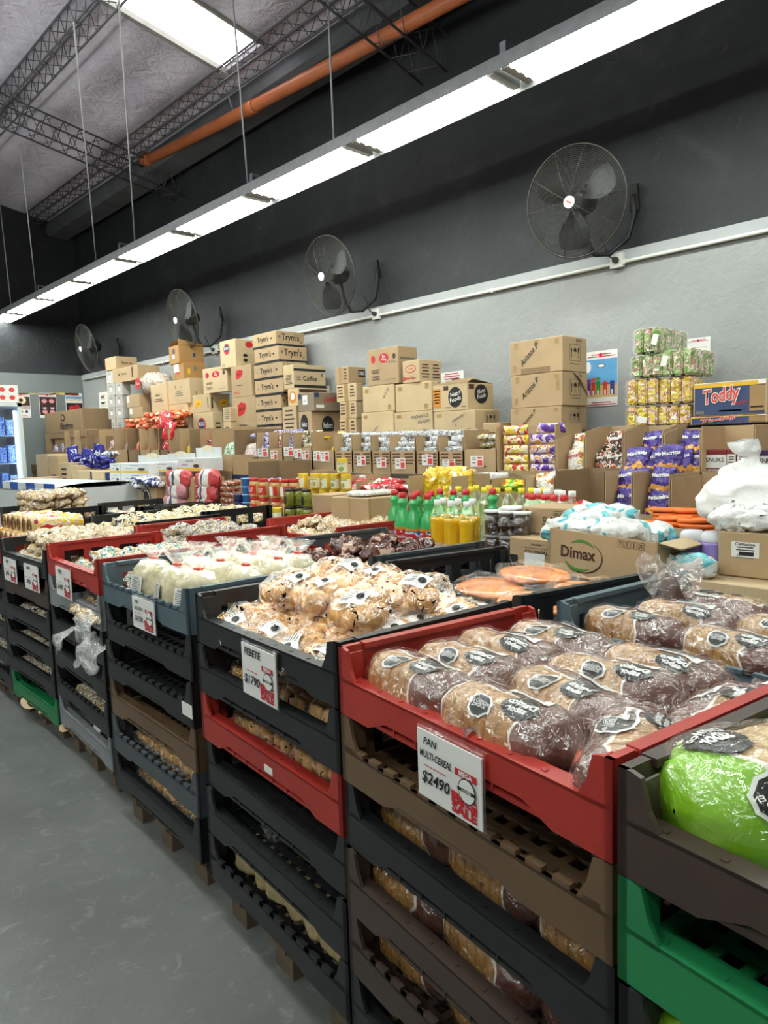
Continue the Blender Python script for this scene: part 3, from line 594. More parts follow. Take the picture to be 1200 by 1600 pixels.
toddy('dark blue cocoa carton with red lettering, upper one', 1083.5, 1198, 600, z, 4.02)

# promotional posters on the walls
def poster(lb, X, x0, x1, yt, yb, art, tilt=0):
    ya, zt = W(x0, yt, X); yb_, _ = W(x1, yt, X); zb = W(x0, yb, X)[1]; w_, h_ = ya - yb_, zt - zb
    t = thing('promotional_poster', lb, 'poster', (X, ya, zb), -90)
    t.rotation_euler = (0, R(tilt), R(-90))
    new('paper_sheet', MB().box(0, w_, 0, .004, 0, h_).mesh('paper_sheet', WHITE), t); marks(t, w_, .004, h_, art); return t
HDR = lambda n=5: [('Fl', 2, .5, .93, .9, .04, INKR), ('Fe', INKR, .48, .92, .05, .04, .0018)]
SKYB = pm('poster_sky', '#5f9fd0', .5, .2, 3); SAND = pm('poster_sand', '#d6b377', .5, .15, 20)
cand = []
for u, c, hh in ((.1, '#6b2f8a', .3), (.25, '#d3402c', .32), (.4, '#3f8a3a', .33), (.62, '#d4453a', .25), (.84, '#2d3f9a', .25)):
    mt = pm('poster_sweet_' + c[1:], c, .4)
    cand += [('Fr', mt, u, .2 + hh / 2 - .03, .13, hh * .75, .002), ('Fe', mt, u, .17 + hh, .075, .03, .002), ('Fr', WHITE, u, .25, .05, .08, .003)]
poster('wall poster of wrapped sweets under a blue sky, beside the handwritten cartons', WX - .006, 915, 965, 551, 636, HDR() + [('Fr', SKYB, .5, .62, .98, .46), ('Fr', SAND, .5, .28, .98, .24), ('Fe', WHITE, .08, .72, .1, .1, .0018), ('Fe', INK, .5, .73, .12, .035, .0018), ('Fe', WHITE, .5, .73, .1, .025, .0025), ('Fl', 2, .5, .06, .9, .04, INKR)] + cand)
poster('white wall poster with a red frieze, half hidden by the green packs', WX - .006, 1074, 1110, 530, 580, HDR() + [('Fl', 1, .5, .7, .8, .02, INKR)])
DK = pm('poster_dark', '#3a1c1e', .5, .4, 10); PNK = pm('poster_pink', '#d98f96', .5, .3, 20); CRM = pm('poster_cream', '#d9c7a6', .5, .3, 30)
poster('wall poster with a dark picture, behind the open topped carton', WX - .006, 688, 724, 583, 610, [('Fl', 3, .5, .85, .9, .14, INKR), ('Fr', DK, .5, .2, .96, .36)])
poster('white wall poster behind the coffee carton, only a corner showing', WX - .006, 500, 514, 604, 640, [('Fl', 3, .6, .9, .6, .06, INKR)])
poster('white sheet with rows of biscuits, on the wall beside the far white column', WX - .006, 154, 167.5, 614, 652, [('Fl', 5, .5, .85, .75, .15, CRM), ('Fl', 3, .45, .75, .5, .25, INKG)])
def far_poster(lb, x0, x1, yt, yb, art):
    Y = FY - .006
    def WY(px, py):
        d = FW + RT * ((px - 600) / FPX) - UP * ((py - 800) / FPX); tt = Y / d.y; return d.x * tt, d.z * tt + H
    xa, zt = WY(x0, yt); xb, _ = WY(x1, yt); zb = WY(x0, yb)[1]
    t = thing('promotional_poster', lb, 'poster', (xa, Y, zb), 0)
    w_, h_ = xb - xa, zt - zb
    new('paper_sheet', MB().box(0, w_, 0, .004, 0, h_).mesh('paper_sheet', WHITE), t); marks(t, w_, .004, h_, art)
far_poster('poster of a plate of sweets on a dark ground, far wall, first from the fridge', 17, 46, 614, 653, HDR() + [('Fr', DK, .5, .68, .96, .36), ('Fe', CRM, .5, .72, .28, .16, .0018), ('Fe', DK, .5, .72, .12, .07, .0024), ('Fr', pm('poster_mauve', '#b8a4a0', .5, .2), .5, .42, .96, .18), ('Fe', INKG, .25, .26, .08, .07), ('Fe', ORANGE, .5, .26, .08, .06), ('Fe', NAVY, .77, .26, .08, .06), ('Fl', 2, .5, .08, .9, .04, INKR)])
far_poster('dark red poster of four pink sweets, far wall, middle of the three', 60, 87, 614, 653, HDR() + [('Fr', DK, .5, .48, .96, .74)] + [('Fe', PNK, u, v, .15, .08, .002) for u, v in ((.3, .68), (.72, .68), (.3, .25), (.72, .25))] + [('Fr', WHITE, .3, .4, .2, .05, .002), ('Fr', WHITE, .74, .4, .2, .05, .002)])
far_poster('poster of red apples on black, far wall, nearest the corner', 101.5, 128, 614, 650, HDR() + [('Fr', SKYB, .5, .8, .96, .1), ('Fr', CRM, .5, .7, .96, .1), ('Fr', INK, .5, .3, .96, .55), ('Fe', INKR, .35, .32, .18, .15, .002), ('Fe', INKR, .65, .34, .2, .16, .002), ('Fe', PNK, .5, .18, .3, .08, .003)])

# ---------------------------------------------------------------- price cards
def slip(lb, X, x0, x1, yt, yb, big=False):
    ya, zt = W(x0, yt, X); yb_, _ = W(x1, yt, X); zb = W(x0, yb, X)[1]; w_, h_ = ya - yb_, zt - zb
    t = thing('price_card', lb, 'price card', (X, ya, zb), -90, 'price cards on the sweets cartons')
    new('card', MB().box(0, w_, 0, .002, 0, h_).mesh('card', WHITE), t)
    marks(t, w_, .002, h_, [('Fr', RED3, .75, .36, .36, .5), ('Fr', INKR, .72, .82, .36, .14), ('Fl', 2, .28, .8, .4, .16, INK), ('Fl', 1, .28, .34, .4, .2, INK)])
# ---------------------------------------------------------------- packets and bags
def pillow(wd, ht, th, seed=0, nu=14, nv=16, crumple=.012, seal=.05, flatb=False, mats=(), name='bag'):
    """filled bag standing in the x-z plane, sealed at foot and head; base at z = 0"""
    rr = random.Random(seed); off = Vector((rr.uniform(0, 50), rr.uniform(0, 50), rr.uniform(0, 50)))
    def fn(u, v):
        a = 2 * math.pi * v; e = 1 - abs(2 * u - 1) ** 3.2
        f = max(.05, e ** .55); wf = .93 + .07 * (1 - e) if seal else f ** .4
        ca, sa = math.cos(a), math.sin(a)
        x = wd / 2 * math.copysign(abs(ca) ** .7, ca) * wf; y = th / 2 * math.copysign(abs(sa) ** .8, sa) * f; z = ht * u
        p = Vector((x, y, z)); n = noise.noise_vector(p * (3.2 / max(wd, ht)) * 2.2 + off)
        n2 = noise.noise_vector(p * (3.2 / max(wd, ht)) * 6 + off)
        return p + n * crumple + n2 * crumple * .45
    return MB().grid(fn, nu, nv, cv=True).mesh(name, *(mats or (None,)))
def lump(wd, dp, ht, seed=0, crumple=.02, nu=16, nv=22, k=2.4, mats=(), name='bag', ridge=0):
    """soft bag lying down, flat below; base at z = 0"""
    rr = random.Random(seed); off = Vector((rr.uniform(0, 50), rr.uniform(0, 50), rr.uniform(0, 50)))
    def fn(u, v):
        a = math.pi * (u - .5); b = 2 * math.pi * v; q = 2 / k
        s = lambda t: math.copysign(abs(t) ** q, t)
        p = Vector((wd / 2 * s(math.cos(a)) * s(math.cos(b)), dp / 2 * s(math.cos(a)) * s(math.sin(b)), ht / 2 * s(math.sin(a))))
        m = 3.0 / max(wd, dp)
        n = noise.noise_vector(p * m * 2 + off) * crumple + noise.noise_vector(p * m * 5 + off) * crumple * .5
        if ridge: n = n + p.normalized() * ridge * abs(noise.noise(Vector((p.x * 14, p.y * 48, p.z * 48)) + off))
        p = p + n; p.z = max(p.z, -ht / 2 * .96)
        return p + Vector((0, 0, ht / 2))
    return MB().grid(fn, nu, nv, cv=True).mesh(name, *(mats or (None,)))
M_SILVER = printed('silver_wrapper', ['#c9cacc', '#e6e6e6', '#a5a6a9', '#d2d2d4', '#83848a'], 20, .25)
M_DKSILV = printed('dark_striped_wrapper', ['#e4e2dc', '#2d2926', '#efe9d8', '#4a4036', '#d8b84a'], 20, .3)
M_PURP0 = printed('purple_bag', ['#3b2a78', '#46318a', '#32246a', '#443084', '#3a2874', '#e0913a', '#f0e6ee'], 9, .22)
def snack(name, base, b2, fire):
    s = NT(name); co = s.coords('Object', True); c0 = s.coords('Object')
    a = s.mix(s.ramp(s.noise(co, 18, 2), [(.45, (0, 0, 0, 1)), (.5, (1, 1, 1, 1))]), hx(base), hx(b2))
    sx = s.n('ShaderNodeSeparateXYZ'); s.l(c0, sx.inputs[0]); m = s.n('ShaderNodeMath', operation='MULTIPLY_ADD', i1=.11); s.l(s.noise(co, 26, 2), m.inputs[0]); s.l(sx.outputs[2], m.inputs[2])
    f = s.ramp(m.outputs[0], [(0, (0, 0, 0, 1)), (.075, (1, 1, 1, 1)), (.128, (0, 0, 0, 1))], 'CONSTANT')
    b = s.mix(s.noise(co, 70, 2), hx(fire), hx('#f0c060')); s.l(s.mix(f, a, b), s.b.inputs['Base Color']); s.b.inputs['Roughness'].default_value = .24
    s.bump(s.crinkle(co, 22), .5, .012); return s.m
M_PURP = snack('purple_snack_bag', '#3b2a78', '#463187', '#d9822e')
M_PURPB = printed('blue_purple_wrapper', ['#3a3a9c', '#e6e6f2', '#4b2f86', '#b9b3d6'], 18, .25)
M_WHITEB = printed('white_gold_bag', ['#ece8e2', '#e6dfd2', '#f2f0ec', '#d9b45a', '#b3542f'], 10, .25)
M_BROWNB = printed('brown_black_bag', ['#3a1f1a', '#5b2b20', '#2a1714', '#e8ddd0', '#b0502e'], 12, .25)
M_YELB = printed('yellow_bag', ['#e8c21f', '#edcf2b', '#dba818', '#e8c21f', '#e3bb20', '#f3ead8'], 7, .28)
M_YELPK = printed('yellow_cookie_pack', ['#e6bf22', '#ead03e', '#f1e5c8', '#c9452f'], 12, .3)
M_PURPK = printed('purple_cookie_pack', ['#5a2f96', '#6a3aa8', '#efe2ea', '#d99a5a'], 11, .3)
M_RED = printed('red_bag', ['#c6202a', '#d5303a', '#a91822', '#f0e4e0'], 9, .28)
M_ORANGE = printed('orange_red_bag', ['#d8542a', '#c8322a', '#e5843a', '#e9c9b0'], 12, .28)
M_MIX = printed('blue_white_sweets', ['#2f6fb4', '#e9e6e0', '#c2473a', '#3a3f90', '#e8c85a'], 20, .28)
M_MIX2 = printed('pink_white_sweets', ['#e6d9d6', '#c98a8f', '#efe9e4', '#d9b89a', '#8fa3b8'], 20, .28)
M_GREENW = printed('green_white_bag', ['#dfe6d8', '#8fb890', '#f0f0ea', '#5a8f5f'], 14, .28)
M_BLUEB = printed('royal_blue_bag', ['#2a2a8c', '#3434a6', '#1f1f70', '#2a2a8c', '#30309a', '#26267e', '#30309a', '#e9e9f2'], 7, .25)
M_GREENP = printed('green_wafer_pack', ['#8fae6a', '#a9bf86', '#7f9f5a', '#dcdcc4', '#c9808a', '#7fa05a', '#6f9a4a'], 13, .25)
M_YELWP = printed('yellow_wafer_pack', ['#d9b838', '#e6cf58', '#d0b040', '#ece3cf', '#c9808a', '#dcc04a', '#b99a3a'], 13, .25)
M_GRNB = printed('bright_green_bag', ['#4fa52a', '#79c23a', '#e6d23a', '#d8322a'], 9, .25)
M_PINKW = printed('pink_white_wafers', ['#e8dcd2', '#d98a9a', '#f0ece4', '#b98a7a'], 30, .4)
FOIL = film('clear_wrap', .78)
BAGS = [pillow(.16, .21, .065, k, name='bag') for k in (1, 2, 3)]
SMALL = [pillow(.05, .11, .04, k + 10, 8, 10, .006, name='wrapper') for k in (1, 2, 3)]
PACK = [pillow(.062, .19, .058, k + 20, 12, 14, .004, .02, name='pack') for k in (1, 2)]
FLATB = [lump(.2, .15, .05, k + 30, .018, 10, 16, name='bag') for k in (1, 2, 3)]
def place(me, name, label, cat, group, M, mat):
    o = new(name, me, mat=mat); o.matrix_world = M; return tag(o, label, cat, group)
def TM(x, y, z, rx=0, ry=0, rz=0, s=1): return Matrix.Translation((x, y, z)) @ Euler((R(rx), R(ry), R(rz))).to_matrix().to_4x4() @ Matrix.Scale(s, 4)
IN_CARD = CARD
def open_box(label, x0, x1, yt, yf, X, zb=None, d=.3, yb=None, mat=CARD, flap=0, cut=0, mk=(), sideflap=False, name='open_carton'):
    """open display carton: back and sides up to pixel yt, front wall cut down to pixel yf"""
    ya, zt = W(x0, yt, X); yc = W(x1, yt, X)[0]; zf = W(x0, yf, X)[1]; zb = SZ if zb is None else zb
    w_, h_, hf = ya - yc, zt - zb, max(.03, zf - zb); T = .006
    t = thing(name, label, 'carton', (X, ya, zb), -90)
    hs = max(hf, h_ * (1 - cut))
    m = MB().box(0, w_, 0, d, 0, T).box(0, w_, 0, T, T, hf)
    for xx in (0, w_ - T): m.prism([(0, T), (d, T), (d, h_), (d * .55, h_), (0.0, hs)], xx, xx + T, 'x')
    m.box(T, w_ - T, d - T, d, T, h_)
    new('carton_body', m.mesh('carton_body', None), t, mat=mat)
    if flap: new('back_flap', MB().add([(0, d, h_), (w_, d, h_), (w_ * .97, d + .03, h_ + flap), (w_ * .03, d + .03, h_ + flap), (0, d - .005, h_), (w_, d - .005, h_), (w_ * .97, d + .025, h_ + flap), (w_ * .03, d + .025, h_ + flap)], [(0, 1, 2, 3), (7, 6, 5, 4), (3, 2, 6, 7), (0, 3, 7, 4), (1, 5, 6, 2)]).mesh('back_flap', None), t, mat=mat)
    if sideflap: new('side_flap', MB().add([(w_, 0, hs), (w_, d, h_), (w_ + .05, d * .9, h_ + .06), (w_ + .05, .03, hs + .06)], [(0, 1, 2, 3)]).mesh('side_flap', None), t, mat=CARDD)
    marks(t, w_, d, hf, mk)
    return t, w_, d, h_, hf
def fill(b, kind, n, rows, mat, label, cat, group, name, seed=1, depth=None, z0=None, zmax=None):
    t, w_, d, h_, hf = b; rr = random.Random(seed); Mt = Matrix.Translation(t.location) @ Euler(t.rotation_euler).to_matrix().to_4x4()
    for r in range(rows):
        for k in range(n):
            u = (k + .5) / n
            if kind == 'small':
                z = hf - .06 + r * .038; L = Mt @ TM(.03 + u * (w_ - .06) + rr.uniform(-.008, .008), .05 + rr.uniform(0, .04) + .012 * r, z + .03, 0, 90, rr.uniform(-35, 35)) @ Matrix.Translation((0, 0, -.055)); me = SMALL[rr.randrange(3)]
            elif kind == 'bags':
                z = hf - .03 + r * .105; L = Mt @ TM(.06 + u * max(.02, w_ - .12), .06 + .055 * r + rr.uniform(-.01, .01), z, -22 + rr.uniform(-8, 8), rr.uniform(-8, 8), rr.uniform(-12, 12), .74 if w_ < .3 else .9); me = BAGS[rr.randrange(3)]
            elif kind == 'packs':
                z = .012 + r * .061; L = Mt @ TM(.012 + u * w_ - .5 * w_ / n + (w_ / n - .19) / 2, .045, z + .03, 0, 90, 0); me = PACK[rr.randrange(2)]
            else:   # flat bags in layers
                z = hf - .04 + r * .045; L = Mt @ TM(.09 + u * max(.02, w_ - .18) + rr.uniform(-.02, .02), .1 + rr.uniform(-.02, .03), z, rr.uniform(-8, 8), rr.uniform(-8, 8), rr.uniform(-25, 25)); me = FLATB[rr.randrange(3)]
            o = place(me, name, label, cat, group, L, mat)
            if kind == 'bags' and name == 'snack_bag' and mat in LETTER: put_text(o, LETTER[mat][0], (0, -.037, .145), .026, LETTER[mat][1], 'F', wmax=.12, bold=.04, roll=.15)
XU = 3.72
LETTER = {M_PURP: ('Macritas', WHITE), M_BROWNB: ('Moritas', WHITE), M_WHITEB: ('Merengue', INKR)}
# the silver boxes with price cards, from the left of the picture
SB = [('MIGHT', 522, 549, 680), ('first', 550, 579, 681), ('second', 580, 609, 681), ('third', 609, 648, 682), ('fourth', 650, 684, 683), ('fifth', 685, 723, 684), ('sixth', 724, 775, 672)]
PRL = [('Fl', 4, .25, .85, .4, .14, INKB), ('Fl', 4, .75, .85, .4, .14, INKB)]
for k, (q, x0, x1, yt) in enumerate(SB):
    dark = k == 6
    b = open_box('open carton of %s packets, %s' % ('dark striped' if dark else 'silver', 'last on the right, beside the yellow packs' if dark else '%s of the six from the left' % ORD[k]), x0, x1, yt, 702.5 if dark else 705.5, XU, flap=0, mk=PRL if not dark else [('Fl', 1, .5, .3, .4, .1, INKB)])
    if dark: fill(b, 'flat', 1, 3, M_DKSILV, 'dark and white striped foil packet in the rightmost tagged carton', 'packet', 'dark striped packets', 'foil_packet', k)
    else: fill(b, 'small', 4 if k > 2 else 3, 5, M_SILVER, 'small silver foil packet heaped in one of the tagged cartons', 'packet', 'silver packets in the tagged cartons', 'foil_packet', k)
CL = [('open carton of blue purple sweets with two price cards, below the black banded stack', 401, 420, 676, 701, M_PURPB, 'blue and purple wrapped sweet in the carton below the black banded stack'),
      ('open carton of blue and red sweets packets beside the purple pile', 420.5, 440, 677, 701, M_MIX, 'blue and red wrapped sweet in a low carton with one price card'),
      ('narrow open carton between the purple and the white sweets', 441.5, 457.5, 678, 701, M_PURPB, 'blue and purple wrapped sweet in the narrow carton'),
      ('open carton of white and yellow sweets packets with two price cards', 458, 486, 676, 700, M_DKSILV, 'white and yellow wrapped sweet in the carton with two price cards'),
      ('open carton with a yellow printed bag standing in it, two price cards', 487, 521, 679, 704, M_YELB, '')]
for k, (lb, x0, x1, yt, yf, mt, il) in enumerate(CL):
    b = open_box(lb, x0, x1, yt, yf, XU)
    if il: fill(b, 'small', 3, 5, mt, il, 'sweets packet', il[:60], 'sweets_packet', k + 20)
t_, w_, d_, h_, hf_ = b; place(BAGS[0], 'printed_bag', 'yellow bag with a picture leaning in the carton left of the silver packets', 'bag', None, Matrix.Translation(t_.location) @ TM(0, 0, 0, 0, 0, -90) @ TM(.2, .1, .1, -15, 12, 0, 1.15), M_YELB)
for k in range(7):
    y, z = W(404 + k * 11.5, 668 - (k % 3) * 3, 3.9); place(FLATB[k % 3], 'sweets_bag', 'purple and blue sweets bag heaped on top of the low cartons', 'bag', 'purple bags heaped before the banded stack', TM(3.9, y, h_ + SZ - .01 + .02 * (k % 2), 5, 4, k * 40, .9), M_PURPB)
for k in range(5):
    y, z = W(585 + k * 22, 676, 3.86); place(FLATB[k % 3], 'sweets_bag', 'pale silver bag lying on top of the silver packet cartons', 'bag', 'silver bags on top of the tagged cartons', TM(3.9, y, SZ + .27, 3, 3, k * 50, .8), M_SILVER)
y, z = W(530, 672, 3.9); place(FLATB[1], 'sweets_bag', 'bright yellow bag lying before the column of small cartons', 'bag', None, TM(3.9, W(505, 672, 3.9)[0], SZ + .27, 0, 0, 20, 1), M_YELB)
for a in ((402, 418, 701, 714), (422, 433, 704, 719), (443, 458, 699, 713), (459, 470.5, 702, 716), (471.5, 482, 704, 718), (489, 500, 705, 720), (500.5, 514, 706, 721), (557, 571, 712, 728), (588, 603, 715, 730.5), (617, 633, 716, 733), (659, 676, 710, 727), (691, 711, 718, 729), (735, 755, 712.5, 729.5)):
    q = {402: 'first', 422: 'second', 443: 'third', 459: 'fourth', 471.5: 'fifth', 489: 'sixth', 500.5: 'seventh', 557: 'eighth', 588: 'ninth', 617: 'tenth', 659: 'eleventh', 691: 'twelfth', 735: 'last'}[a[0]]
    slip('white price card on a sweets carton, %s of thirteen from the left' % q, XU - .006, *a)
# cookies, bags to the right
b = open_box('open carton of yellow and purple cookie packs', 775.5, 868, 667, 736, XU, d=.3)
fill((b[0], .21, b[2], b[3], b[4]), 'packs', 1, 5, M_YELPK, 'yellow cookie pack lying in the column of five', 'cookie pack', 'yellow cookie packs', 'cookie_pack', 3)
t_ = b[0]; keep = t_.location.copy(); t_.location.y -= .2
fill((t_, .22, b[2], b[3], b[4]), 'packs', 1, 4, M_PURPK, 'purple cookie pack lying beside the yellow column', 'cookie pack', 'purple cookie packs', 'cookie_pack', 5); t_.location = keep
place(PACK[0], 'cookie_pack', 'purple cookie pack lying on top of the others, near the white bags', 'cookie pack', None, Matrix.Translation(keep) @ TM(0, 0, 0, 0, 0, -90) @ TM(.27, .06, .29, 0, 90, 4), M_PURPK)
RB = [('open carton of white and gold sweets bags', 869, 913, 680, 733, M_WHITEB, 'white and gold sweets bag in the carton beside the purple cookies', 1, 2),
      ('open carton of dark brown sweets bags', 914, 973, 667, 735, M_BROWNB, 'dark brown sweets bag in the carton between white and purple bags', 2, 2),
      ('open carton of purple snack bags, beside the brown bags', 974, 1036, 666, 737, M_PURP, 'purple snack bag standing in the left of two upper cartons', 2, 2),
      ('open carton of purple snack bags, under the blue cocoa carton', 1037, 1095, 670, 738, M_PURP, 'purple snack bag standing in the right of two upper cartons', 2, 2)]
for k, (lb, x0, x1, yt, yf, mt, il, n, r) in enumerate(RB):
    b = open_box(lb, x0, x1, yt, yf, XU, flap=0, cut=.1, d=.3)
    fill(b, 'bags', n, r, mt, il, 'snack bag', il[:70], 'snack_bag', k + 40)
    if k == 1: continue
SNL = []
def carton_food(lb, x0, x1, yt, yb, X, colr, n, word):
    ya, zt = W(x0, yt, X); yc = W(x1, yt, X)[0]; zb = W(x0, yb, X)[1]; w_ = ya - yc
    for k in range(n):
        t = thing('snack_box', lb[k], 'snack box', (X + .002 * k, ya - k * (.05 if k else 0) - (w_ - .05 if k else 0), zb)); ww = w_ if k == 0 else .048
        new('box_body', bx_mesh(ww, .16, zt - zb, .002), t, mat=colr); hh = zt - zb
        mk = [('Fr', WHITE, .5, .55, .999, .5), ('F', 'SNUKS', .5, .6, .17, INK, .8), ('F', word, .5, .2, .1, WHITE, .9), ('F', 'SALADAS', .5, .09, .09, WHITE, .6)] if k == 0 else [('Fr', WHITE, .5, .45, .9, .75), ('Fl', 5, .5, .7, .7, .1, INKG)]
        marks(t, ww, .16, hh, mk)
b = open_box('open carton of dark red snack boxes behind the tied white bag', 1096, 1178, 666, 742, XU, d=.3)
DR = pm('dark_red_card', '#7a2420', .5, .05); DP = pm('dark_purple_card', '#45275a', .5, .05)
carton_food(['dark red and white snack box facing the aisle, behind the tied bag', 'dark red snack box seen by its narrow side, next to the facing one', 'dark red snack box seen by its narrow side, further from the facing one'], 1100, 1135, 703, 743, XU + .05, DR, 3, 'ALMENDRADITAS')
b = open_box('open carton of purple snack boxes at the right edge', 1179, 1240, 666, 742, XU, d=.3)
carton_food(['purple and white snack box at the right edge'], 1183, 1222, 704, 745, XU + .05, DP, 1, 'ALMENDRAS')
# shrink-wrapped blocks of wafers on the back shelf
BLK6 = {}
def wafer_block(lb, x0, xm, x1, yt, zb, X, mat, grp, slipm=None, dx=0):
    ya, zt = W(x0, yt, X); yc = W(xm, yt, X)[0]; w_ = ya - yc; d = min(.42, max(.15, side_x(x1, yt + 20, yc) - X), WX - .02 - X); h_ = zt - zb - .002
    t = thing('wafer_block', lb, 'pack', (X, ya, zb), -90, grp); n = 3
    for r in range(n):   # three columns of packs seen by their ends, several deep
        mm = MB(); k5 = max(2, int(d / .075))
        for q in range(k5): mm.xf(Matrix.Identity(4)); i0 = len(mm.v); mm.box(r * w_ / n + .002, (r + 1) * w_ / n - .002, q * d / k5 + .001, (q + 1) * d / k5 - .001, .004, h_ - .004)
        me = mm.mesh('wafer_pack', None); bm = bmesh.new(); bm.from_mesh(me); bmesh.ops.bevel(bm, geom=list(bm.edges), offset=.010, segments=2, affect='EDGES'); bm.to_mesh(me); bm.free()
        new('wafer_pack', me, t, mat=mat)
    def fn(u, v):
        a = 2 * math.pi * v; c, s = math.cos(a), math.sin(a); q = .28
        p = Vector((w_ / 2 + (w_ / 2 + .006) * math.copysign(abs(c) ** q, c), -.006 + (d + .012) * u, h_ / 2 + (h_ / 2 - .001) * math.copysign(abs(s) ** q, s)))
        return p + noise.noise_vector(p * 16) * .004
    new('shrink_wrap', MB().grid(fn, 10, 36, cv=True).mesh('shrink_wrap', FOIL), t)
    if slipm: flat(t, 'price_sticker', rec(.06, .035), (w_ * slipm[0], -.014, h_ * slipm[1]), WHITE, 'F', slipm[2])
    return zt
XW = 4.02
z = wafer_block('shrink wrapped block of yellow wafers with a white sticker, lower left', 979, 1026, 1028, 635, RZ, XW, M_YELWP, 'wafer blocks', (.55, .35, -.2))
z = wafer_block('shrink wrapped block of yellow wafers, upper left, under the green block', 979, 1027, 1029, 593, z, XW, M_YELWP, 'wafer blocks')
z = wafer_block('shrink wrapped block of green wafers, middle of the left stack', 986, 1034, 1036, 556, z, XW, M_GREENP, 'wafer blocks')
wafer_block('shrink wrapped block of green wafers on top of the left stack', 991, 1031, 1075, 514, z, XW, M_GREENP, 'wafer blocks', (.85, .5, 1.3))
z = wafer_block('shrink wrapped block of yellow wafers, lower right', 1028, 1077, 1082, 633, RZ, XW, M_YELWP, 'wafer blocks')
z = wafer_block('shrink wrapped block of yellow wafers, upper right, beside the cocoa carton', 1029.5, 1081, 1100, 590.5, z, XW, M_YELWP, 'wafer blocks')
wafer_block('shrink wrapped block of green wafers on top of the right stack, slanting', 1034, 1083, 1118, 547, z, XW, M_GREENP, 'wafer blocks', (.12, .6, 1.3))

# far cartons of sweets along the shelf
FC = [(70, 99, 677, 706, M_PURPB, 'tall carton of purple sweets, below the box in the far corner'), (100, 115, 674, 704, M_MIX, 'far open carton of blue sweets, second from the corner'), (116, 133, 672, 703, M_MIX2, 'far open carton of pink sweets, third from the corner'), (134, 153.5, 672, 703, M_GREENW, 'far open carton of green and white bags, fourth from the corner'),
      (154, 176.5, 671, 703, M_MIX, 'far open carton of blue and red sweets, fifth from the corner'), (177.5, 197, 671, 703, M_MIX, 'far open carton of blue sweets, before the column of white tickets'), (198, 216, 670, 703, M_ORANGE, 'far open carton of orange bags, left of the empty ones'), (217, 232, 670, 703, M_ORANGE, 'far open carton nearly empty, left of its empty twin'), (233, 247, 670, 703, M_ORANGE, 'far open carton nearly empty, right of its twin'), (248, 261, 670, 703, M_RED, 'far open carton of red bags heaped to the rim'),
      (262.5, 278.5, 671, 707, M_PURPB, 'open carton of dark blue sweets, below the yellow printed carton'), (279.5, 295, 671, 708, M_YELB, 'open carton of yellow sweets bags, among the far cartons'), (296, 311.5, 671, 709, M_PURPB, 'open carton of navy sweets, among the far cartons'), (312.5, 329.5, 671, 710, M_RED, 'open carton of red packs in a column'), (330.5, 365, 670, 712, M_GREENW, 'open carton with a few green and white bags'), (366.5, 399.5, 672, 714, M_MIX2, 'open carton with a clear bag of pale sweets')]
FI = ['purple and white sweets bag', 'blue sweets bag', 'pink and white sweets bag', 'green and white sweets bag', 'blue and red sweets bag', 'blue and white sweets bag', 'orange sweets bag', 'orange sweets bag', 'orange sweets bag', 'red sweets bag', 'dark blue sweets bag', 'yellow sweets bag', 'navy sweets bag', 'red sweets bag', 'green and white sweets bag', 'pale sweets bag']
for k, (x0, x1, yt, yf, mt, lb) in enumerate(FC):
    b = open_box(lb, x0, x1, yt, yf, XU, flap=.0, cut=.0, d=.32, mat=CARD if k % 3 else CARDD)
    n = 1 if x1 - x0 < 24 else 2
    if k in (7, 8): n, rws = 1, 1
    else: rws = 2 if k < 9 else 1
    il = '%s in the %s far carton from the corner' % (FI[k], 'first second third fourth fifth sixth seventh eighth ninth tenth eleventh twelfth thirteenth fourteenth fifteenth sixteenth'.split()[k])
    if k == 13:
        for q in range(4): place(FLATB[q % 3], 'sweets_bag', il, 'bag', il, Matrix.Translation(b[0].location) @ TM(0, 0, 0, 0, 0, -90) @ TM(b[1] / 2, .1, b[4] - .02 + q * .045, 0, 0, q * 10, .8), mt)
    else: fill((b[0], b[1], b[2], b[3], b[4] - .02), 'bags', n, rws, mt, il, 'bag', il, 'sweets_bag', k + 60)
for k in range(22):
    px = 212 + (k % 6) * 12.5 if k < 14 else 243 + (k % 5) * 9
    y, _ = W(px, 668, 3.9); place(FLATB[k % 3], 'sweets_bag', 'orange and red sweets bag in the heap before the tall leaf carton', 'bag', 'orange bags heaped on the far cartons', TM(3.88 + .04 * (k % 2), y, SZ + .46 + .045 * (k // 6), 4, 4, k * 37, 1.25), M_ORANGE)
for k, px in enumerate((250, 252, 249)):
    y, _ = W(px, 690, 3.66); place(BAGS[k], 'sweets_bag', 'red sweets bag hanging over the carton rim below the orange heap', 'bag', 'red bags over the carton rim', TM(3.72, y, SZ + .22 + .12 * k, -20, 8 * k, -90 + 20 * k, 1), M_RED)
tag(new('clear_wrapped_pack', lump(.55, .3, .26, 5, .03), mat=printed('clear_pack_grey', ['#b9b2aa', '#d8d4cf', '#c9a98f', '#a39a92'], 9, .15)), 'clear wrapped pack with a red logo lying on the ticketed cartons', 'pack')
o = bpy.data.objects['clear_wrapped_pack']; y, z_ = W(236, 616, 4.12); o.matrix_world = TM(4.2, y, W(219, 617.5, X4)[1] + .005, 0, 0, -90)
flat(o, 'red_logo', ell(.07, .07), (-.19, -.155, .14), INKR, 'F'); put_text(o, 'Cuor', (-.19, -.157, .14), .035, WHITE, 'F')
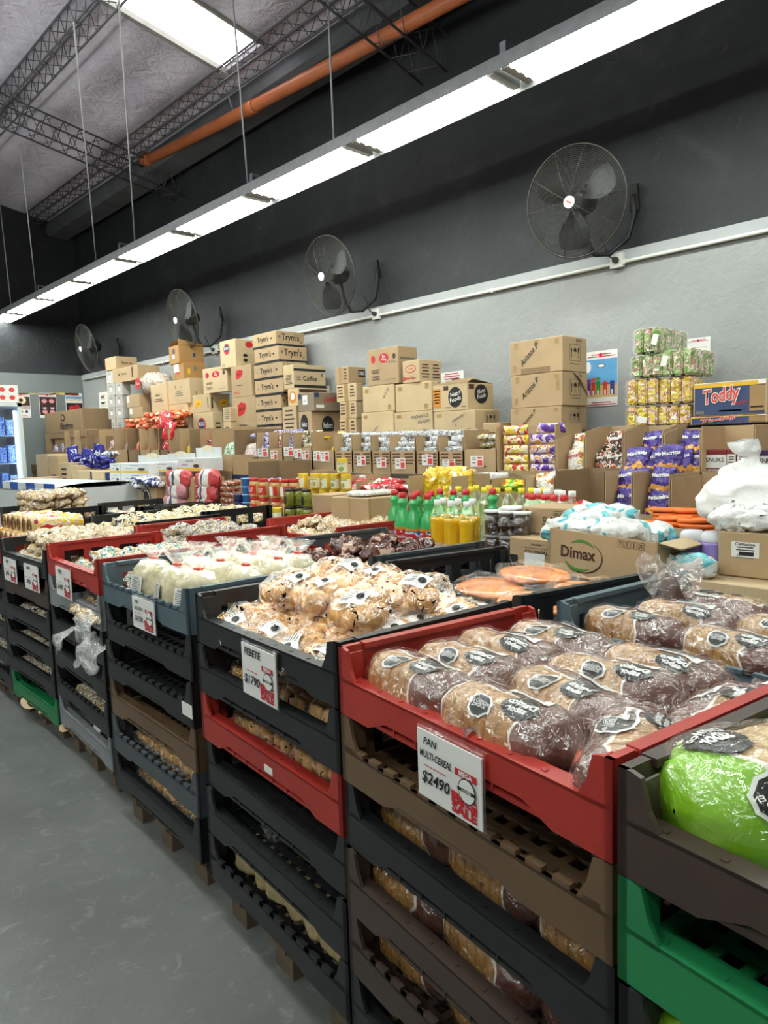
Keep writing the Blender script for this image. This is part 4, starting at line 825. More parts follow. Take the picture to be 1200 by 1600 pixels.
# far corner: big brand carton
FARB = 3.75
carton('big brown carton with a black script logo in the far corner', 71, 130, 131, 646, 1.60, 3.79, mat=CARDD, d=.5, mk=[('F', 'Plastirres', .58, .44, .24, INK, .45, .3), ('Fe', INK, .5, .75, .055, .14), ('Fe', CARDD, .5, .75, .03, .08, .002), ('Fl', 1, .5, .2, .6, .03, INK)])
tag(new('back_shelf_riser', MB().box(3.8, 4.07, 9.0, 10.9, SZ, 1.595).mesh('back_shelf_riser', CARDD)), 'brown carton below the big script logo carton', 'box')
# ---------------------------------------------------------------- bread crates
CL_, CD_, CH_, PIT = .72, .55, .1425, .144
def m_crate(name, col):
    s = NT(name); co = s.coords('Object', True); c = hx(col)
    a = s.ramp(s.noise(co, 5, 5, .6), [(.3, scale4(c, .85)), (.7, scale4(c, 1.12))])
    b = s.ramp(s.noise(co, 60, 6, .75, 1.5), [(.64, (0, 0, 0, 1)), (.8, (.4, .4, .4, 1))])
    s.l(s.mix(b, a, hx('#a09a92')), s.b.inputs['Base Color']); s.b.inputs['Roughness'].default_value = .42
    s.bump(s.noise(co, 40, 4), .08, .003); return s.m
KR = {k: m_crate('crate_' + k, c) for k, c in dict(red='#a82f26', brown='#675039', dark_brown='#40322c', black='#1d1f21', blue_grey='#52636c', grey='#85898c', green='#1f7a48', charcoal='#474c50').items()}
def panel(kind, full=False):
    m = MB(); b = .024
    if kind == 's':
        m.prism([(0, 0), (.11, 0), (.17, b), (.55, b), (.61, 0), (.72, 0), (.72, .076), (0, .076)], 0, .008)
        m.box(0, .72, 0, .034, .071, .077)
        for k in range(9): x = .06 + k * .075; m.box(x - .004, x + .004, .01, .018, .0772, .0785)
        for x in (.2, .27, .34, .41, .48): m.box(x - .002, x + .002, .001, .03, b - .014, b)
    else:
        m.prism([(0, 0), (.16, 0), (.21, .018), (.47, .018), (.53, 0), (.72, 0), (.72, .070), (0, .070)], 0, .008)
        m.box(0, .72, 0, .013, .064, .070)
        x = .05
        while x < .68: m.box(x, x + .034, 0, .013, .070, .078); x += .056
        m.box(0, .05, 0, .013, .07, .078)
    return m.mesh('panel', None)
PAN = {k: panel(k) for k in 'sn'}
POST = [MB().prism([(0, .07), (.064, .07), (.045, .10), (.034, CH_ - .004), (.02, CH_), (0, CH_)], .0, .008).box(0, .014, 0, .05, .0, CH_).box(.03, .034, .008, .04, .07, CH_ - .01).mesh('corner_post', None)]
def sidem(solid):
    m = MB(); T = .012
    m.box(0, T, .03, CD_ - .03, 0, .034); m.box(0, T, .03, CD_ - .03, .098, CH_ - .003); m.box(-.004, T + .008, .055, CD_ - .055, CH_ - .012, CH_)
    ys = [.03, .075, .165, .2, .3, .335, .435, .475, CD_ - .03] if not solid else [.03, .075, .15, CD_ - .17, CD_ - .1, CD_ - .03]
    for a, b in zip(ys[::2], ys[1::2]): m.box(0, T, a, b, .03, .1)
    if not solid: m.box(0, T, CD_ - .06, CD_ - .03, .03, .1)
    return m.mesh('side_panel', None)
SIDE = {False: sidem(False), True: sidem(True)}
def gridm():
    m = MB()
    for k in range(16): x = .012 + k * (.696 / 15); m.box(x - .009, x + .009, .01, CD_ - .01, .006, .012)
    for k in range(12): y = .012 + k * (.526 / 11); m.box(.01, .71, y - .009, y + .009, .0065, .0145)
    return m.mesh('base_grid', None)
GRID = gridm()
def crate(label, col, kind, x, y, z, yaw, solid=False, group=None, sx0=1):
    t = thing('bread_crate', label, 'crate', (x, y, z), -90 - yaw, group); mt = KR[col]; t.scale = (sx0, 1, 1)
    new('front_panel', PAN[kind], t, mat=mt)
    new('back_panel', PAN[kind], t, (CL_, CD_, 0), (0, 0, R(180)), mt)
    new('side_panel', SIDE[solid], t, mat=mt); new('side_panel', SIDE[solid], t, (CL_, CD_, 0), (0, 0, R(180)), mt)
    new('base_grid', GRID, t, mat=mt)
    new('corner_post', POST[0], t, mat=mt); new('corner_post', POST[0], t, (CL_, CD_, 0), (0, 0, R(180)), mt)
    for sx, sy, lx, ly in ((-1, 1, CL_, 0), (1, -1, 0, CD_)): new('corner_post', POST[0], t, (lx, ly, 0), None, mt, (sx, sy, 1))
    return t
WOOD = pm('pallet_wood', '#6b5a47', .8, .3, 7, .3, 40)
def pallet(label, x, y, yaw, h=.12):
    t = thing('pallet', label, 'pallet', (x, y, 0), -90 - yaw)
    for k in range(4): new('deck_board', MB().box(.02, .70, .02 + k * .135, .12 + k * .135, h - .02, h).mesh('deck_board', WOOD), t)
    for k in range(3):
        xx = .05 + k * .26
        new('stringer', MB().box(xx, xx + .09, .02, .53, h - .04, h - .02).mesh('stringer', WOOD), t)
        for q in range(2): new('block', MB().box(xx, xx + .09, .04 + q * .38, .13 + q * .38, 0, h - .04).mesh('block', WOOD), t)
    return t
def mat_of(t): return Matrix.Translation(t.location) @ Euler(t.rotation_euler).to_matrix().to_4x4()
POS = ['bottom', 'second from the bottom', 'third from the bottom', 'fourth from the bottom', 'second from the top', 'top']
ST = {}
STACKS = [('Z', 'the stack at the right edge', .803, .425, 9, .12, [('black', 's'), ('black', 's'), ('black', 'n'), ('black', 'n'), ('green', 's'), ('dark_brown', 's')]),
          ('A', 'the stack with the multi-cereal loaves', .92, 1.11, 9, .12, [('black', 's'), ('dark_brown', 'n'), ('dark_brown', 's'), ('black', 's'), ('brown', 'n'), ('red', 's')]),
          ('B', 'the stack with the PEBETE sign', 1.0, 1.845, 5.6, .12, [('black', 'n'), ('black', 's'), ('black', 's'), ('red', 's'), ('black', 's'), ('black', 's')]),
          ('C', 'the stack with the breadcrumb bags', 1.05, 2.635, 3, .12, [('black', 's'), ('charcoal', 'n'), ('brown', 's'), ('black', 'n'), ('black', 'n'), ('blue_grey', 'n')]),
          ('D', 'the stack with hanging clear bags', 1.13, 3.46, 4, .12, [('grey', 's'), ('black', 'n'), ('black', 's'), ('black', 's'), ('grey', 's'), ('red', 's')]),
          ('E', 'the stack with two price signs', 1.138, 4.2, .6, .085, [('green', 's'), ('black', 's'), ('black', 's'), ('black', 's'), ('dark_brown', 'n'), ('black', 's')]),
          ('F', 'the left edge stack with swiss rolls', 1.15, 4.94, .6, .085, [('black', 's'), ('black', 'n'), ('black', 's'), ('black', 's'), ('black', 's'), ('red', 's')])]
for q, where, x, y, yaw, z0, cols in STACKS:
    pallet('low wooden pallet under ' + where, x, y, yaw, z0); ST[q] = []
    for k, (c, kd) in enumerate(cols):
        rr = random.Random(k * 31 + ord(q)); j = rr.uniform(-.006, .006) if k < 5 else 0
        ST[q].append(crate('%s plastic bread crate, %s of %s' % (c.replace('_', ' '), POS[k], where), c, kd, x + j, y - abs(j), z0 + k * PIT, yaw, solid=c in ('blue_grey', 'charcoal'), sx0=.945 if q == 'A' else 1))
BACK = [('R1', 'blue_grey', 'n', 1.545, .985, 8, 'blue grey bread crate of brown loaves, behind the red one', True),
        ('R2', 'black', 'n', 1.70, 1.79, 13, 'black bread crate of flat orange breads, behind the PEBETE crate', False),
        ('R3', 'charcoal', 'n', 1.87, 2.605, 9, 'grey slotted bread crate of brown bags, by the green bottles', False),
        ('R4', 'red', 's', 1.71, 3.80, 4, 'red bread crate in the second row, before the peanut butter jars', False),
        ('R8', 'red', 's', 2.33, 3.42, 4, 'red bread crate in the third row, behind the grey slotted one', False),
        ('R5', 'black', 's', 1.80, 4.66, 0, 'black bread crate of filled buns, in the second row near its middle', False),
        ('R9', 'black', 's', 1.70, 6.2, 0, 'black bread crate of long pastry bags, behind the swiss rolls', False),
        ('R6', 'black', 's', 2.36, 4.9, 0, 'black bread crate of filled buns, third row, before the white confectionery boxes', False),
        ('R7', 'black', 's', 2.3, 5.75, 0, 'black bread crate with its high rail up, third row beside the freezer', False)]
for q, c, kd, x, y, yaw, lb, sol in BACK:
    zt = .12 + 5 * PIT
    t = thing('display_stand', 'black stand under the ' + lb.split(',')[0] + (' in the %s row' % ('second' if 'second' in lb else 'third') if 'filled' in lb else ''), 'stand', (x, y, 0), -90 - yaw)
    new('stand_body', MB().box(.01, .71, .01, CD_ - .01, zt - .02, zt).box(.02, .7, .03, .04, .1, zt - .02).box(.02, .7, CD_ - .04, CD_ - .03, .1, zt - .02).mesh('stand_body', BLK), t)
    for lx, ly in ((.02, .02), (.65, .02), (.02, CD_ - .07), (.65, CD_ - .07)): new('leg', MB().box(lx, lx + .05, ly, ly + .05, 0, zt - .02).mesh('leg', BLK), t)
    ST[q] = [crate(lb, c, kd, x, y, zt, yaw, sol)]
def top(q): return ST[q][-1]

# ---------------------------------------------------------------- bread in printed bags
def m_loaf(name, bread, bread2, ink, x1, x0, yb=None):
    s = NT(name); co = s.coords('Object', False); cr = s.coords('Object', True)
    wv = s.n('ShaderNodeTexWave', bands_direction='X', in_Scale=13, in_Distortion=1.2, in_Detail=1); s.l(co, wv.inputs['Vector'])
    a = s.mix(s.noise(cr, 28, 4, .7), hx(bread), hx(bread2))
    a = s.mix(s.ramp(wv.outputs['Fac'], [(.0, (.55, .55, .55, 1)), (.25, (0, 0, 0, 1))]), a, scale4(hx(bread2), .6))
    sd = s.ramp(s.noise(cr, 120, 2, .5), [(.61, (0, 0, 0, 1)), (.66, (.7, .7, .7, 1))]); a = s.mix(sd, a, hx('#d9c096'))
    sx = s.n('ShaderNodeSeparateXYZ'); s.l(co, sx.inputs[0])
    ad = s.n('ShaderNodeMath', operation='MULTIPLY_ADD', i1=.10); s.l(s.noise(cr, 7, 2), ad.inputs[0]); s.l(sx.outputs[0], ad.inputs[2])
    def step(v, lo, hi):
        mr = s.n('ShaderNodeMapRange', i1=lo, i2=hi); s.l(v, mr.inputs[0]); return mr.outputs[0]
    def mx(op, p, q):
        m = s.n('ShaderNodeMath', operation=op); s.l(p, m.inputs[0]); s.l(q, m.inputs[1]); return m.outputs[0]
    r = mx('MAXIMUM', step(ad.outputs[0], x1 + .05, x1 + .053), step(ad.outputs[0], x0 + .05, x0 + .047))
    e = mx('MAXIMUM', step(ad.outputs[0], x1 + .046, x1 + .048), step(ad.outputs[0], x0 + .054, x0 + .052))
    if yb is not None:
        ay = s.n('ShaderNodeMath', operation='MULTIPLY_ADD', i1=.05); s.l(s.noise(cr, 9, 2), ay.inputs[0]); s.l(sx.outputs[1], ay.inputs[2])
        az = mx('MULTIPLY', step(ay.outputs[0], yb + .022, yb + .025), step(ay.outputs[0], yb + .075, yb + .072))
        ae = mx('MULTIPLY', step(ay.outputs[0], yb + .018, yb + .020), step(ay.outputs[0], yb + .079, yb + .077))
        r = mx('MAXIMUM', r, az); e = mx('MAXIMUM', e, ae)
    a = s.mix(e, a, hx('#e9e2d8')); a = s.mix(r, a, hx(ink))
    s.l(a, s.b.inputs['Base Color']); s.b.inputs['Roughness'].default_value = .5
    s.b.inputs['Coat Weight'].default_value = 1; s.b.inputs['Coat Roughness'].default_value = .12; s.b.inputs['Coat IOR'].default_value = 1.9
    bn = s.bump(s.noise(cr, 19, 4, .62, 1.8), .4, .01)
    bn2 = s.n('ShaderNodeBump', in_Strength=.95, in_Distance=.022); s.l(s.crinkle(cr, 17), bn2.inputs['Height']); s.l(bn2.outputs[0], s.b.inputs['Coat Normal'])
    return s.m
M_LOAF = m_loaf('multi_cereal_loaf', '#bd8c4c', '#90602c', '#62382a', .045, -.115, .012)
M_LOAFG = m_loaf('white_loaf_green_bag', '#d6b684', '#c39d66', '#86bf1a', .085, -.085)
M_TAILB = film('brown_tail_film', .45, (.75, .6, .55), .15, milky=(.12, .06, .05, .45)); M_TAILC = film('clear_tail_film', .68, (.97, .97, .97), .12)
M_TAILG = printed('green_tail_film', ['#8fc41e', '#9fd033', '#79ad14', '#d5e6b0'], 9, .2)
M_WRAPC = film('loaf_wrap', .86, rough=.1, wr=.6, wscale=30)
M_TIE = pm('orange_tie', '#e5501e', .5)
BLKP = pm('print_black', '#141414', .35); WHTP = pm('print_white', '#efeeea', .35)
def loaf_fn(L, wd, h, seed, cr=.006):
    off = Vector((seed * 7.3, seed * 3.1, seed * 1.7))
    prof = [(0, .02), (.006, .34), (.05, .68), (.12, .9), (.2, .98), (.5, 1.0), (.78, .97), (.88, .8), (.95, .45), (1, .12)]
    def pr(s_):
        for (a, p), (b, q) in zip(prof, prof[1:]):
            if s_ <= b: t = (s_ - a) / (b - a); t = t * t * (3 - 2 * t); return p + (q - p) * t
        return prof[-1][1]
    def fn(s_, th, lift=0):
        r = pr(min(1, max(0, s_))); c, s2 = math.cos(th), math.sin(th); k = .78
        y = wd / 2 * math.copysign(abs(c) ** k, c) * r; z = h / 2 * math.copysign(abs(s2) ** k, s2) * (r ** .8)
        p = Vector(((s_ - .5) * L, y, z)); n = noise.noise_vector(p * 22 + off) * cr + noise.noise_vector(p * 55 + off) * cr * .35
        p = p + n; p.z = max(p.z, -h / 2 * .95)
        if lift: p += Vector((0, c, s2)) * lift
        return p + Vector((0, 0, h / 2))
    return fn
def wrap(me, fn, L, rad, s0, th0, rot=0, sc=1, lift=.0025):
    o = me.copy(); c_, s_ = math.cos(rot), math.sin(rot)
    for v in o.vertices:
        a, b = (v.co.x * c_ - v.co.y * s_) * sc, (v.co.x * s_ + v.co.y * c_) * sc
        v.co = fn(s0 + a / L, th0 + b / rad, lift + v.co.z)
    return o
def disc2(poly, inner, rings=4):
    """flat outline filled by rings, so that it can be wrapped on a curved bag"""
    m = MB(); n = len(poly); P = []
    for i in range(n):
        for k in range(4): a, b = poly[i], poly[(i + 1) % n]; P.append((a[0] + (b[0] - a[0]) * k / 4, a[1] + (b[1] - a[1]) * k / 4))
    m.grid(lambda u, v: (P[int(round(v * len(P))) % len(P)][0] * u, P[int(round(v * len(P))) % len(P)][1] * u, inner), rings, len(P), cv=True, smooth=True); return m
SEAL_T = text_mesh('EXCESO EN\nSODIO', .03); BRAND_T = text_mesh('Damico\nsabor', .05); RIB_T = text_mesh('Pan Multicereal', .02)
def merge(name, lst, mats):
    bm = bmesh.new()
    for i, me in enumerate(lst):
        n0 = len(bm.faces); bm.from_mesh(me); bm.faces.ensure_lookup_table()
        for f in bm.faces[n0:]: f.material_index = i
    o = bpy.data.meshes.new(name); bm.to_mesh(o); bm.free()
    for m in mats: o.materials.append(m)
    return o
def loaf_proto(seed, L=.275, wd=.125, h=.105, th_seal=1.75, s_seal=.40, s_br=.66, th_br=1.5):
    fn = loaf_fn(L, wd, h, seed); rad = .06; k = {}
    k['bag_body'] = MB().grid(lambda u, v: fn(u, 2 * math.pi * v), 40, 34, cv=True).mesh('bag_body', None)
    x0 = L / 2; rr = random.Random(seed)
    def wrapf(u, v):
        p = fn(u, 6.283 * v, .003); q = noise.noise(p * 16 + Vector((seed, 0, 0))); r = noise.noise(Vector((p.x * 9, p.y * 45, p.z * 45)) + Vector((seed * 3, 1, 2)))
        d = Vector((0, math.cos(6.283 * v), math.sin(6.283 * v))) * (.006 * abs(r) + .008 * max(0, q)) * (.3 if u < .02 or u > .97 else 1); p = p + d; p.z = max(p.z, .0005); return p
    k['clear_wrap'] = MB().grid(wrapf, 46, 52, cv=True).mesh('clear_wrap', None)
    def tail(u, v):
        a = 2 * math.pi * v; q = .008 + .052 * u ** .8; w_ = 1 + .35 * math.sin(a * 5 + seed)
        return (x0 + .075 * u + .012 * math.sin(3 * a) * u, q * w_ * math.cos(a) * 1.1, h * .45 + q * w_ * math.sin(a) * .7 - .02 * u)
    k['bag_tail'] = MB().grid(tail, 8, 28, cv=True).mesh('bag_tail', None)
    k['tie'] = MB().tube([(x0 - .004, 0, h * .46), (x0 + .006, 0, h * .46)], .013, 10).mesh('tie', M_TIE)
    o8 = disc2(octa(.026), 0).mesh('a', None); i8 = disc2(octa(.022), .0008).mesh('a', None)
    wr = lambda me, s0, t0, rot, sc, lift=.003: wrap(me, fn, L, rad, s0, t0, rot, sc, lift)
    k['warning_seal'] = merge('warning_seal', [wr(o8, s_seal, th_seal, math.pi, 1), wr(i8, s_seal, th_seal, math.pi, 1), wr(SEAL_T, s_seal, th_seal, math.pi, .0065, .0048)], [WHTP, BLKP, WHTP])
    e = disc2([(.034 * math.cos(a * .524), .024 * math.sin(a * .524)) for a in range(12)], 0).mesh('a', None)
    k['brand_roundel'] = merge('brand_roundel', [wr(e, s_br, th_br, math.pi, 1), wr(BRAND_T, s_br, th_br, math.pi, .0115, .0042)], [BLKP, WHTP])
    rb = MB().grid(lambda u, v: ((u - .5) * .085, (v - .5) * .014, 0), 10, 3).mesh('a', None)
    k['ribbon_print'] = merge('ribbon_print', [wr(rb, .58, th_br - .62, math.pi, 1), wr(RIB_T, .58, th_br - .62, math.pi, .0065, .0042)], [WHTP, INKB])
    return k
LOAF = [loaf_proto(s, th_seal=a, s_seal=b, th_br=c, s_br=d) for s, a, b, c, d in ((1, 2.0, .36, 1.75, .62), (2, 2.3, .42, 1.9, .66), (3, 1.3, .45, 2.2, .64))]
def loaf(label, M, v=0, mat=None, tailm=None, group=None, brand=True, name='bread_loaf', s=1, pro=None):
    t = bpy.data.objects.new(name, None); C.objects.link(t); t.matrix_world = M; tag(t, label, 'bread', group)
    for k, me in (pro or LOAF[v % 3]).items():
        if not brand and k in ('warning_seal', 'ribbon_print', 'brand_roundel'): continue
        mt = {'bag_body': mat or M_LOAF, 'clear_wrap': M_WRAPC, 'bag_tail': tailm or (M_TAILB if v != 1 else M_TAILC)}.get(k)
        new(k, me, t, mat=mt)
    return t
FL = .0165
MA = mat_of(top('A')); ROWN = ['row along the lip', 'second row from the lip', 'third row from the lip', 'back row']
AL = [(.165, .085, 0, -2, 0, 'row along the lip, first from the far rail'), (.41, .085, 1, 3, 0, 'front middle over the sign'), (.61, .14, 2, 118, .0, 'tied tail pointing at the aisle'),
      (.17, .215, 1, 4, 0, 'second row from the lip, nearest the far rail'), (.43, .225, 0, -10, 0, 'second row from the lip, behind the front middle'),
      (.15, .345, 2, 5, 0, 'third row from the lip, nearest the far rail'), (.42, .355, 1, 6, .004, 'third row from the lip, its tail over the middle'), (.64, .34, 0, 100, 0, 'against the near red rail, middle of it'),
      (.18, .475, 0, 2, 0, 'back row, nearest the far rail'), (.44, .478, 2, -4, 0, 'back row, middle, with an orange tie'), (.66, .50, 1, 84, -.01, 'back corner by the near red rail')]
for lx, ly, v, rz, dz, lb in AL:
    loaf('brown bagged multi-cereal loaf, red crate, ' + lb, MA @ TM(lx, ly, FL + .004 + dz, random.Random(int(lx * 99)).uniform(-9, 9), 0, rz, 1.05), v)
for lv, rows in ((3, [(.14, .12), (.36, .12), (.60, .12)]), (2, [(.115, .12), (.35, .12), (.60, .115)]), (1, [(.13, .12), (.37, .12), (.61, .12)])):
    MM = mat_of(ST['A'][lv])
    for k, (lx, ly) in enumerate(rows):
        wh = {3: 'behind the black panel two below the red crate', 2: 'on the dark brown crate', 1: 'on the notched dark brown crate, lowest seen'}[lv]
        loaf('multi-cereal loaf %s, %s' % (wh, ['far end', 'middle', 'near end'][k]), MM @ TM(lx, ly, FL + .004, 8 if lv != 3 else 0, 0, (2, -3, 4)[k] + (180 if (lv == 2 and k == 2) else 0)), (k + lv) % 3, brand=not (lv == 3))
M1 = mat_of(top('R1'))
for k, (lx, ly, v, rz, dz, lb) in enumerate([(.16, .10, 0, 0, 0, 'at the lip, nearest the corner'), (.42, .10, 1, -6, 0, 'at the lip, second from the corner'), (.64, .12, 2, 100, 0, 'at the lip, third from the corner'), (.2, .27, 2, 8, .0, 'middle of the left side'), (.46, .28, 0, -4, 0, 'middle of the crate'), (.2, .42, 1, 172, .0, 'at the back left, its clear tail standing up'), (.48, .43, 2, 0, 0, 'at the back, second from the corner'), (.66, .40, 0, 95, .0, 'at the back, third from the corner')]):
    loaf('multi-cereal loaf in the blue grey crate, ' + lb, M1 @ TM(lx, ly, FL + .004 + dz, 0, 0, rz), v)
tl = thing('bag_tail', 'clear twisted bag end with brown inside, standing up from the blue grey crate', 'bag end', (0, 0, 0)); tl.matrix_world = M1 @ TM(.09, .36, .10)
def tailfn(u, v):
    a = 6.283 * v; r = .034 + .03 * math.sin(2.6 * u); f = 1 + .35 * math.sin(a * 4) * u
    p = Vector((r * f * math.cos(a) * 1.25, r * f * math.sin(a) * .75, .115 * u + .02 * math.sin(a * 2) * u)); return p + noise.noise_vector(p * 26) * .016 * u
new('bag_film', MB().grid(tailfn, 16, 44, cv=True).mesh('bag_film', film('tail_film_grey', .55, (.9, .88, .86), .16, milky=(.45, .40, .38, .22))), tl)
new('brown_lining', MB().grid(lambda u, v: ((.045 - .03 * u) * math.cos(6.283 * v), (.04 - .03 * u) * math.sin(6.283 * v), .075 * u), 8, 18, cv=True).mesh('brown_lining', pm('brown_lining', '#4a2b22', .3, .2, 20, .4, 30)), tl)
# green bags of white bread
LOAFG = loaf_proto(5, .275, .14, .11, th_seal=2.6, s_seal=.2, s_br=.22, th_br=1.3)
MZ = mat_of(top('Z'))
for k, (lx, ly, rz, dz, lb) in enumerate([(.11, .21, 74, 0, 'nearest the dark brown corner post'), (.31, .2, 82, 0, 'second, at the right edge'), (.17, .46, 5, .01, 'behind the first, only its tail showing'), (.5, .2, 90, 0, 'third, out at the edge')]):
    t = loaf('white loaf in a bright green bag, ' + lb, MZ @ TM(lx, ly, FL + .004 + dz, 0, 0, rz, 1.32), k % 3, M_LOAFG, M_TAILG, pro=LOAFG)
MZ2 = mat_of(ST['Z'][3])
for k, (lx, ly, rz, lb) in enumerate([(.14, .12, 40, 'first from the corner'), (.36, .13, 30, 'second from the corner'), (.2, .32, 0, 'behind the first')]):
    loaf('bright green bread bag two crates below the top one, ' + lb, MZ2 @ TM(lx, ly, FL + .004, 0, 0, rz, 1.0), k, M_LOAFG, M_TAILG)
tag(new('cardboard_scrap', MB().box(0, .14, 0, .004, 0, .06).mesh('cardboard_scrap', CARDL)), 'torn cardboard scrap stuck on the notched black crate lip below the green one', 'cardboard scrap')
bpy.data.objects['cardboard_scrap'].matrix_world = MZ2 @ TM(.03, -.005, .03, 0, 0, 0)

# bags of rolls
M_ROLL = pm('roll_crust', '#cf9a55', .45, .2, 22, .15, 60, rv=.12); M_ROLLP = pm('roll_pale', '#d9b27a', .5, .25, 22, .15, 60, rv=.1)
M_FILMP = film('printed_roll_film', .54, marks=('#1c1a18', .66, 38), wr=1.0, rough=.15)
def roll_proto(seed, n=5, wd=.21, dp=.165, ht=.085):
    rr = random.Random(seed); k = {}
    k['bag_film'] = lump(wd, dp, ht, seed, .016, 26, 44, 3.0, name='bag_film', ridge=.014)
    k['rolls'] = []
    for i in range(n):
        h_ = (n + 1) // 2; a = -.5 + (i % h_) / max(1, h_ - 1); b = -.5 if i < h_ else .5
        k['rolls'].append((a * (wd - .088), b * (dp * .42), rr.uniform(.0, .014), rr.uniform(-14, 14)))
    L = MB().grid(lambda u, v: ((u - .5) * .085, (v - .5) * .058, .0), 6, 5).mesh('a', None)
    o8 = disc2(octa(.0125), 0, 3).mesh('a', None); ln = MB()
    for i in range(5): ln.add([(-.036, .021 - i * .0085, 0), (.006, .021 - i * .0085, 0), (.006, .0235 - i * .0085, 0), (-.036, .0235 - i * .0085, 0)], [(0, 1, 2, 3)])
    for i in range(12): ln.add([(-.03 + i * .0022, -.024, 0), (-.029 + i * .0022, -.024, 0), (-.029 + i * .0022, -.015, 0), (-.03 + i * .0022, -.015, 0)], [(0, 1, 2, 3)])
    for i in (-1, 0, 1): ln.add([(.018, i * .0045 - .0008, .0014), (.032, i * .0045 - .0008, .0014), (.032, i * .0045 + .0008, .0014), (.018, i * .0045 + .0008, .0014)], [(0, 1, 2, 3)])
    l2 = ln.mesh('a', None)
    for v in o8.vertices: v.co.x += .025
    k['paper_label'] = merge('paper_label', [L, o8, l2], [WHTP, BLKP, INKG])
    for v in k['paper_label'].vertices: pass
    for p in k['paper_label'].polygons:
        pass
    for i, me in enumerate((o8, l2)):
        pass
    return k
RB1 = MB().ball((0, 0, 0), (.044, .038, .036), 9, 14).mesh('bread_roll', None)
RB2 = lump(.115, .066, .062, 3, .004, 10, 14, 2.2, name='bread_roll')
ROLLS = [roll_proto(s, n) for s, n in ((1, 8), (2, 7), (3, 8))]
def lift_label(me):
    for v in me.vertices: v.co.z -= 5 * v.co.x ** 2 + 3 * v.co.y ** 2
    for p in me.polygons:
        if p.material_index:
            for vi in p.vertices: me.vertices[vi].co.z += .0014 * p.material_index if not (p.material_index == 1 and False) else 0
for k in ROLLS: lift_label(k['paper_label'])
def roll_bag(label, M, v=0, lab=True, long=False, group=None, s=1, mat=None, cat='bread rolls', filmm=None, lrot=0):
    t = bpy.data.objects.new('bread_roll_bag', None); C.objects.link(t); t.matrix_world = M; tag(t, label, cat, group); k = ROLLS[v % 3]
    new('bag_film', k['bag_film'], t, mat=filmm or M_FILMP)
    for x, y, z, rz in k['rolls']: new('bread_roll', RB2, t, (x, y, .008 + z), (0, 0, R(rz + 90)), mat or M_ROLL, (.72, .74, 1.0))
    if lab: new('paper_label', k['paper_label'], t, (random.Random(v + int(M.translation.y * 100)).uniform(-.03, .03), random.Random(v + int(M.translation.x * 99)).uniform(-.02, .02), .0905), (R(random.Random(v).uniform(-6, 6)), 0, R(lrot)))
    return t
MBm = mat_of(top('B'))
n_ = 0
for r, (ly, dz, ct, lxs) in enumerate([(.105, .045, 4, (.12, .28, .44, .6)), (.235, .075, 4, (.11, .28, .45, .61)), (.35, .085, 4, (.12, .28, .45, .6)), (.47, .08, 4, (.13, .3, .46, .61))]):
    for k, lx in enumerate(lxs):
        rr = random.Random(r * 9 + k); n_ += 1
        roll_bag('bag of PEBETE rolls, black crate, %s, %s from the far rail' % (ROWN[r], ORD[k]), MBm @ TM(lx, ly, dz - .035, 18 + rr.uniform(-8, 8), rr.uniform(-8, 8), rr.uniform(-25, 25), .95), n_, long=(r < 3), lrot=rr.uniform(-30, 30))
for r, (ly, dz, lxs) in enumerate([(.22, .135, (.2, .36, .55)), (.36, .15, (.22, .4, .56))]):
    for k, lx in enumerate(lxs):
        rr = random.Random(r * 9 + k + 50); n_ += 1
        roll_bag('bag of PEBETE rolls heaped on top, %s line, %s from the far rail' % (['front', 'back'][r], ORD[k]), MBm @ TM(lx, ly, dz - .02, 16 + rr.uniform(-8, 8), rr.uniform(-6, 6), rr.uniform(-40, 40), .92), n_, long=True, lrot=rr.uniform(-30, 30))
for lv, nn, wh in ((4, 5, 'below the PEBETE crate'), (3, 6, 'red crate')):
    MM = mat_of(ST['B'][lv])
    for k in range(nn):
        rr = random.Random(k + lv * 20); lx = .09 + k * (.56 / (nn - 1))
        roll_bag('bag of dark rolls, %s, %s from the far end' % ('crate just below the PEBETE one' if lv == 4 else 'red crate of PEBETE stack', ORD[k]), MM @ TM(lx, .14, FL + .002, 0, rr.uniform(-6, 6), 90 + rr.uniform(-15, 15), .72 if lv == 4 else .74), k, lab=False, s=.8)
for lv, nn in ((1, 8), (0, 8)):
    MM = mat_of(ST['C'][lv])
    for k in range(nn):
        rr = random.Random(k + lv * 33)
        roll_bag('small bag of brown rolls, %s crate, breadcrumb stack, %s from the far end' % (['lowest', 'charcoal'][lv], ORD[k]), MM @ TM(.075 + k * .08, .13, FL + .002, 0, 0, 90 + rr.uniform(-15, 15), .62), k, lab=False)
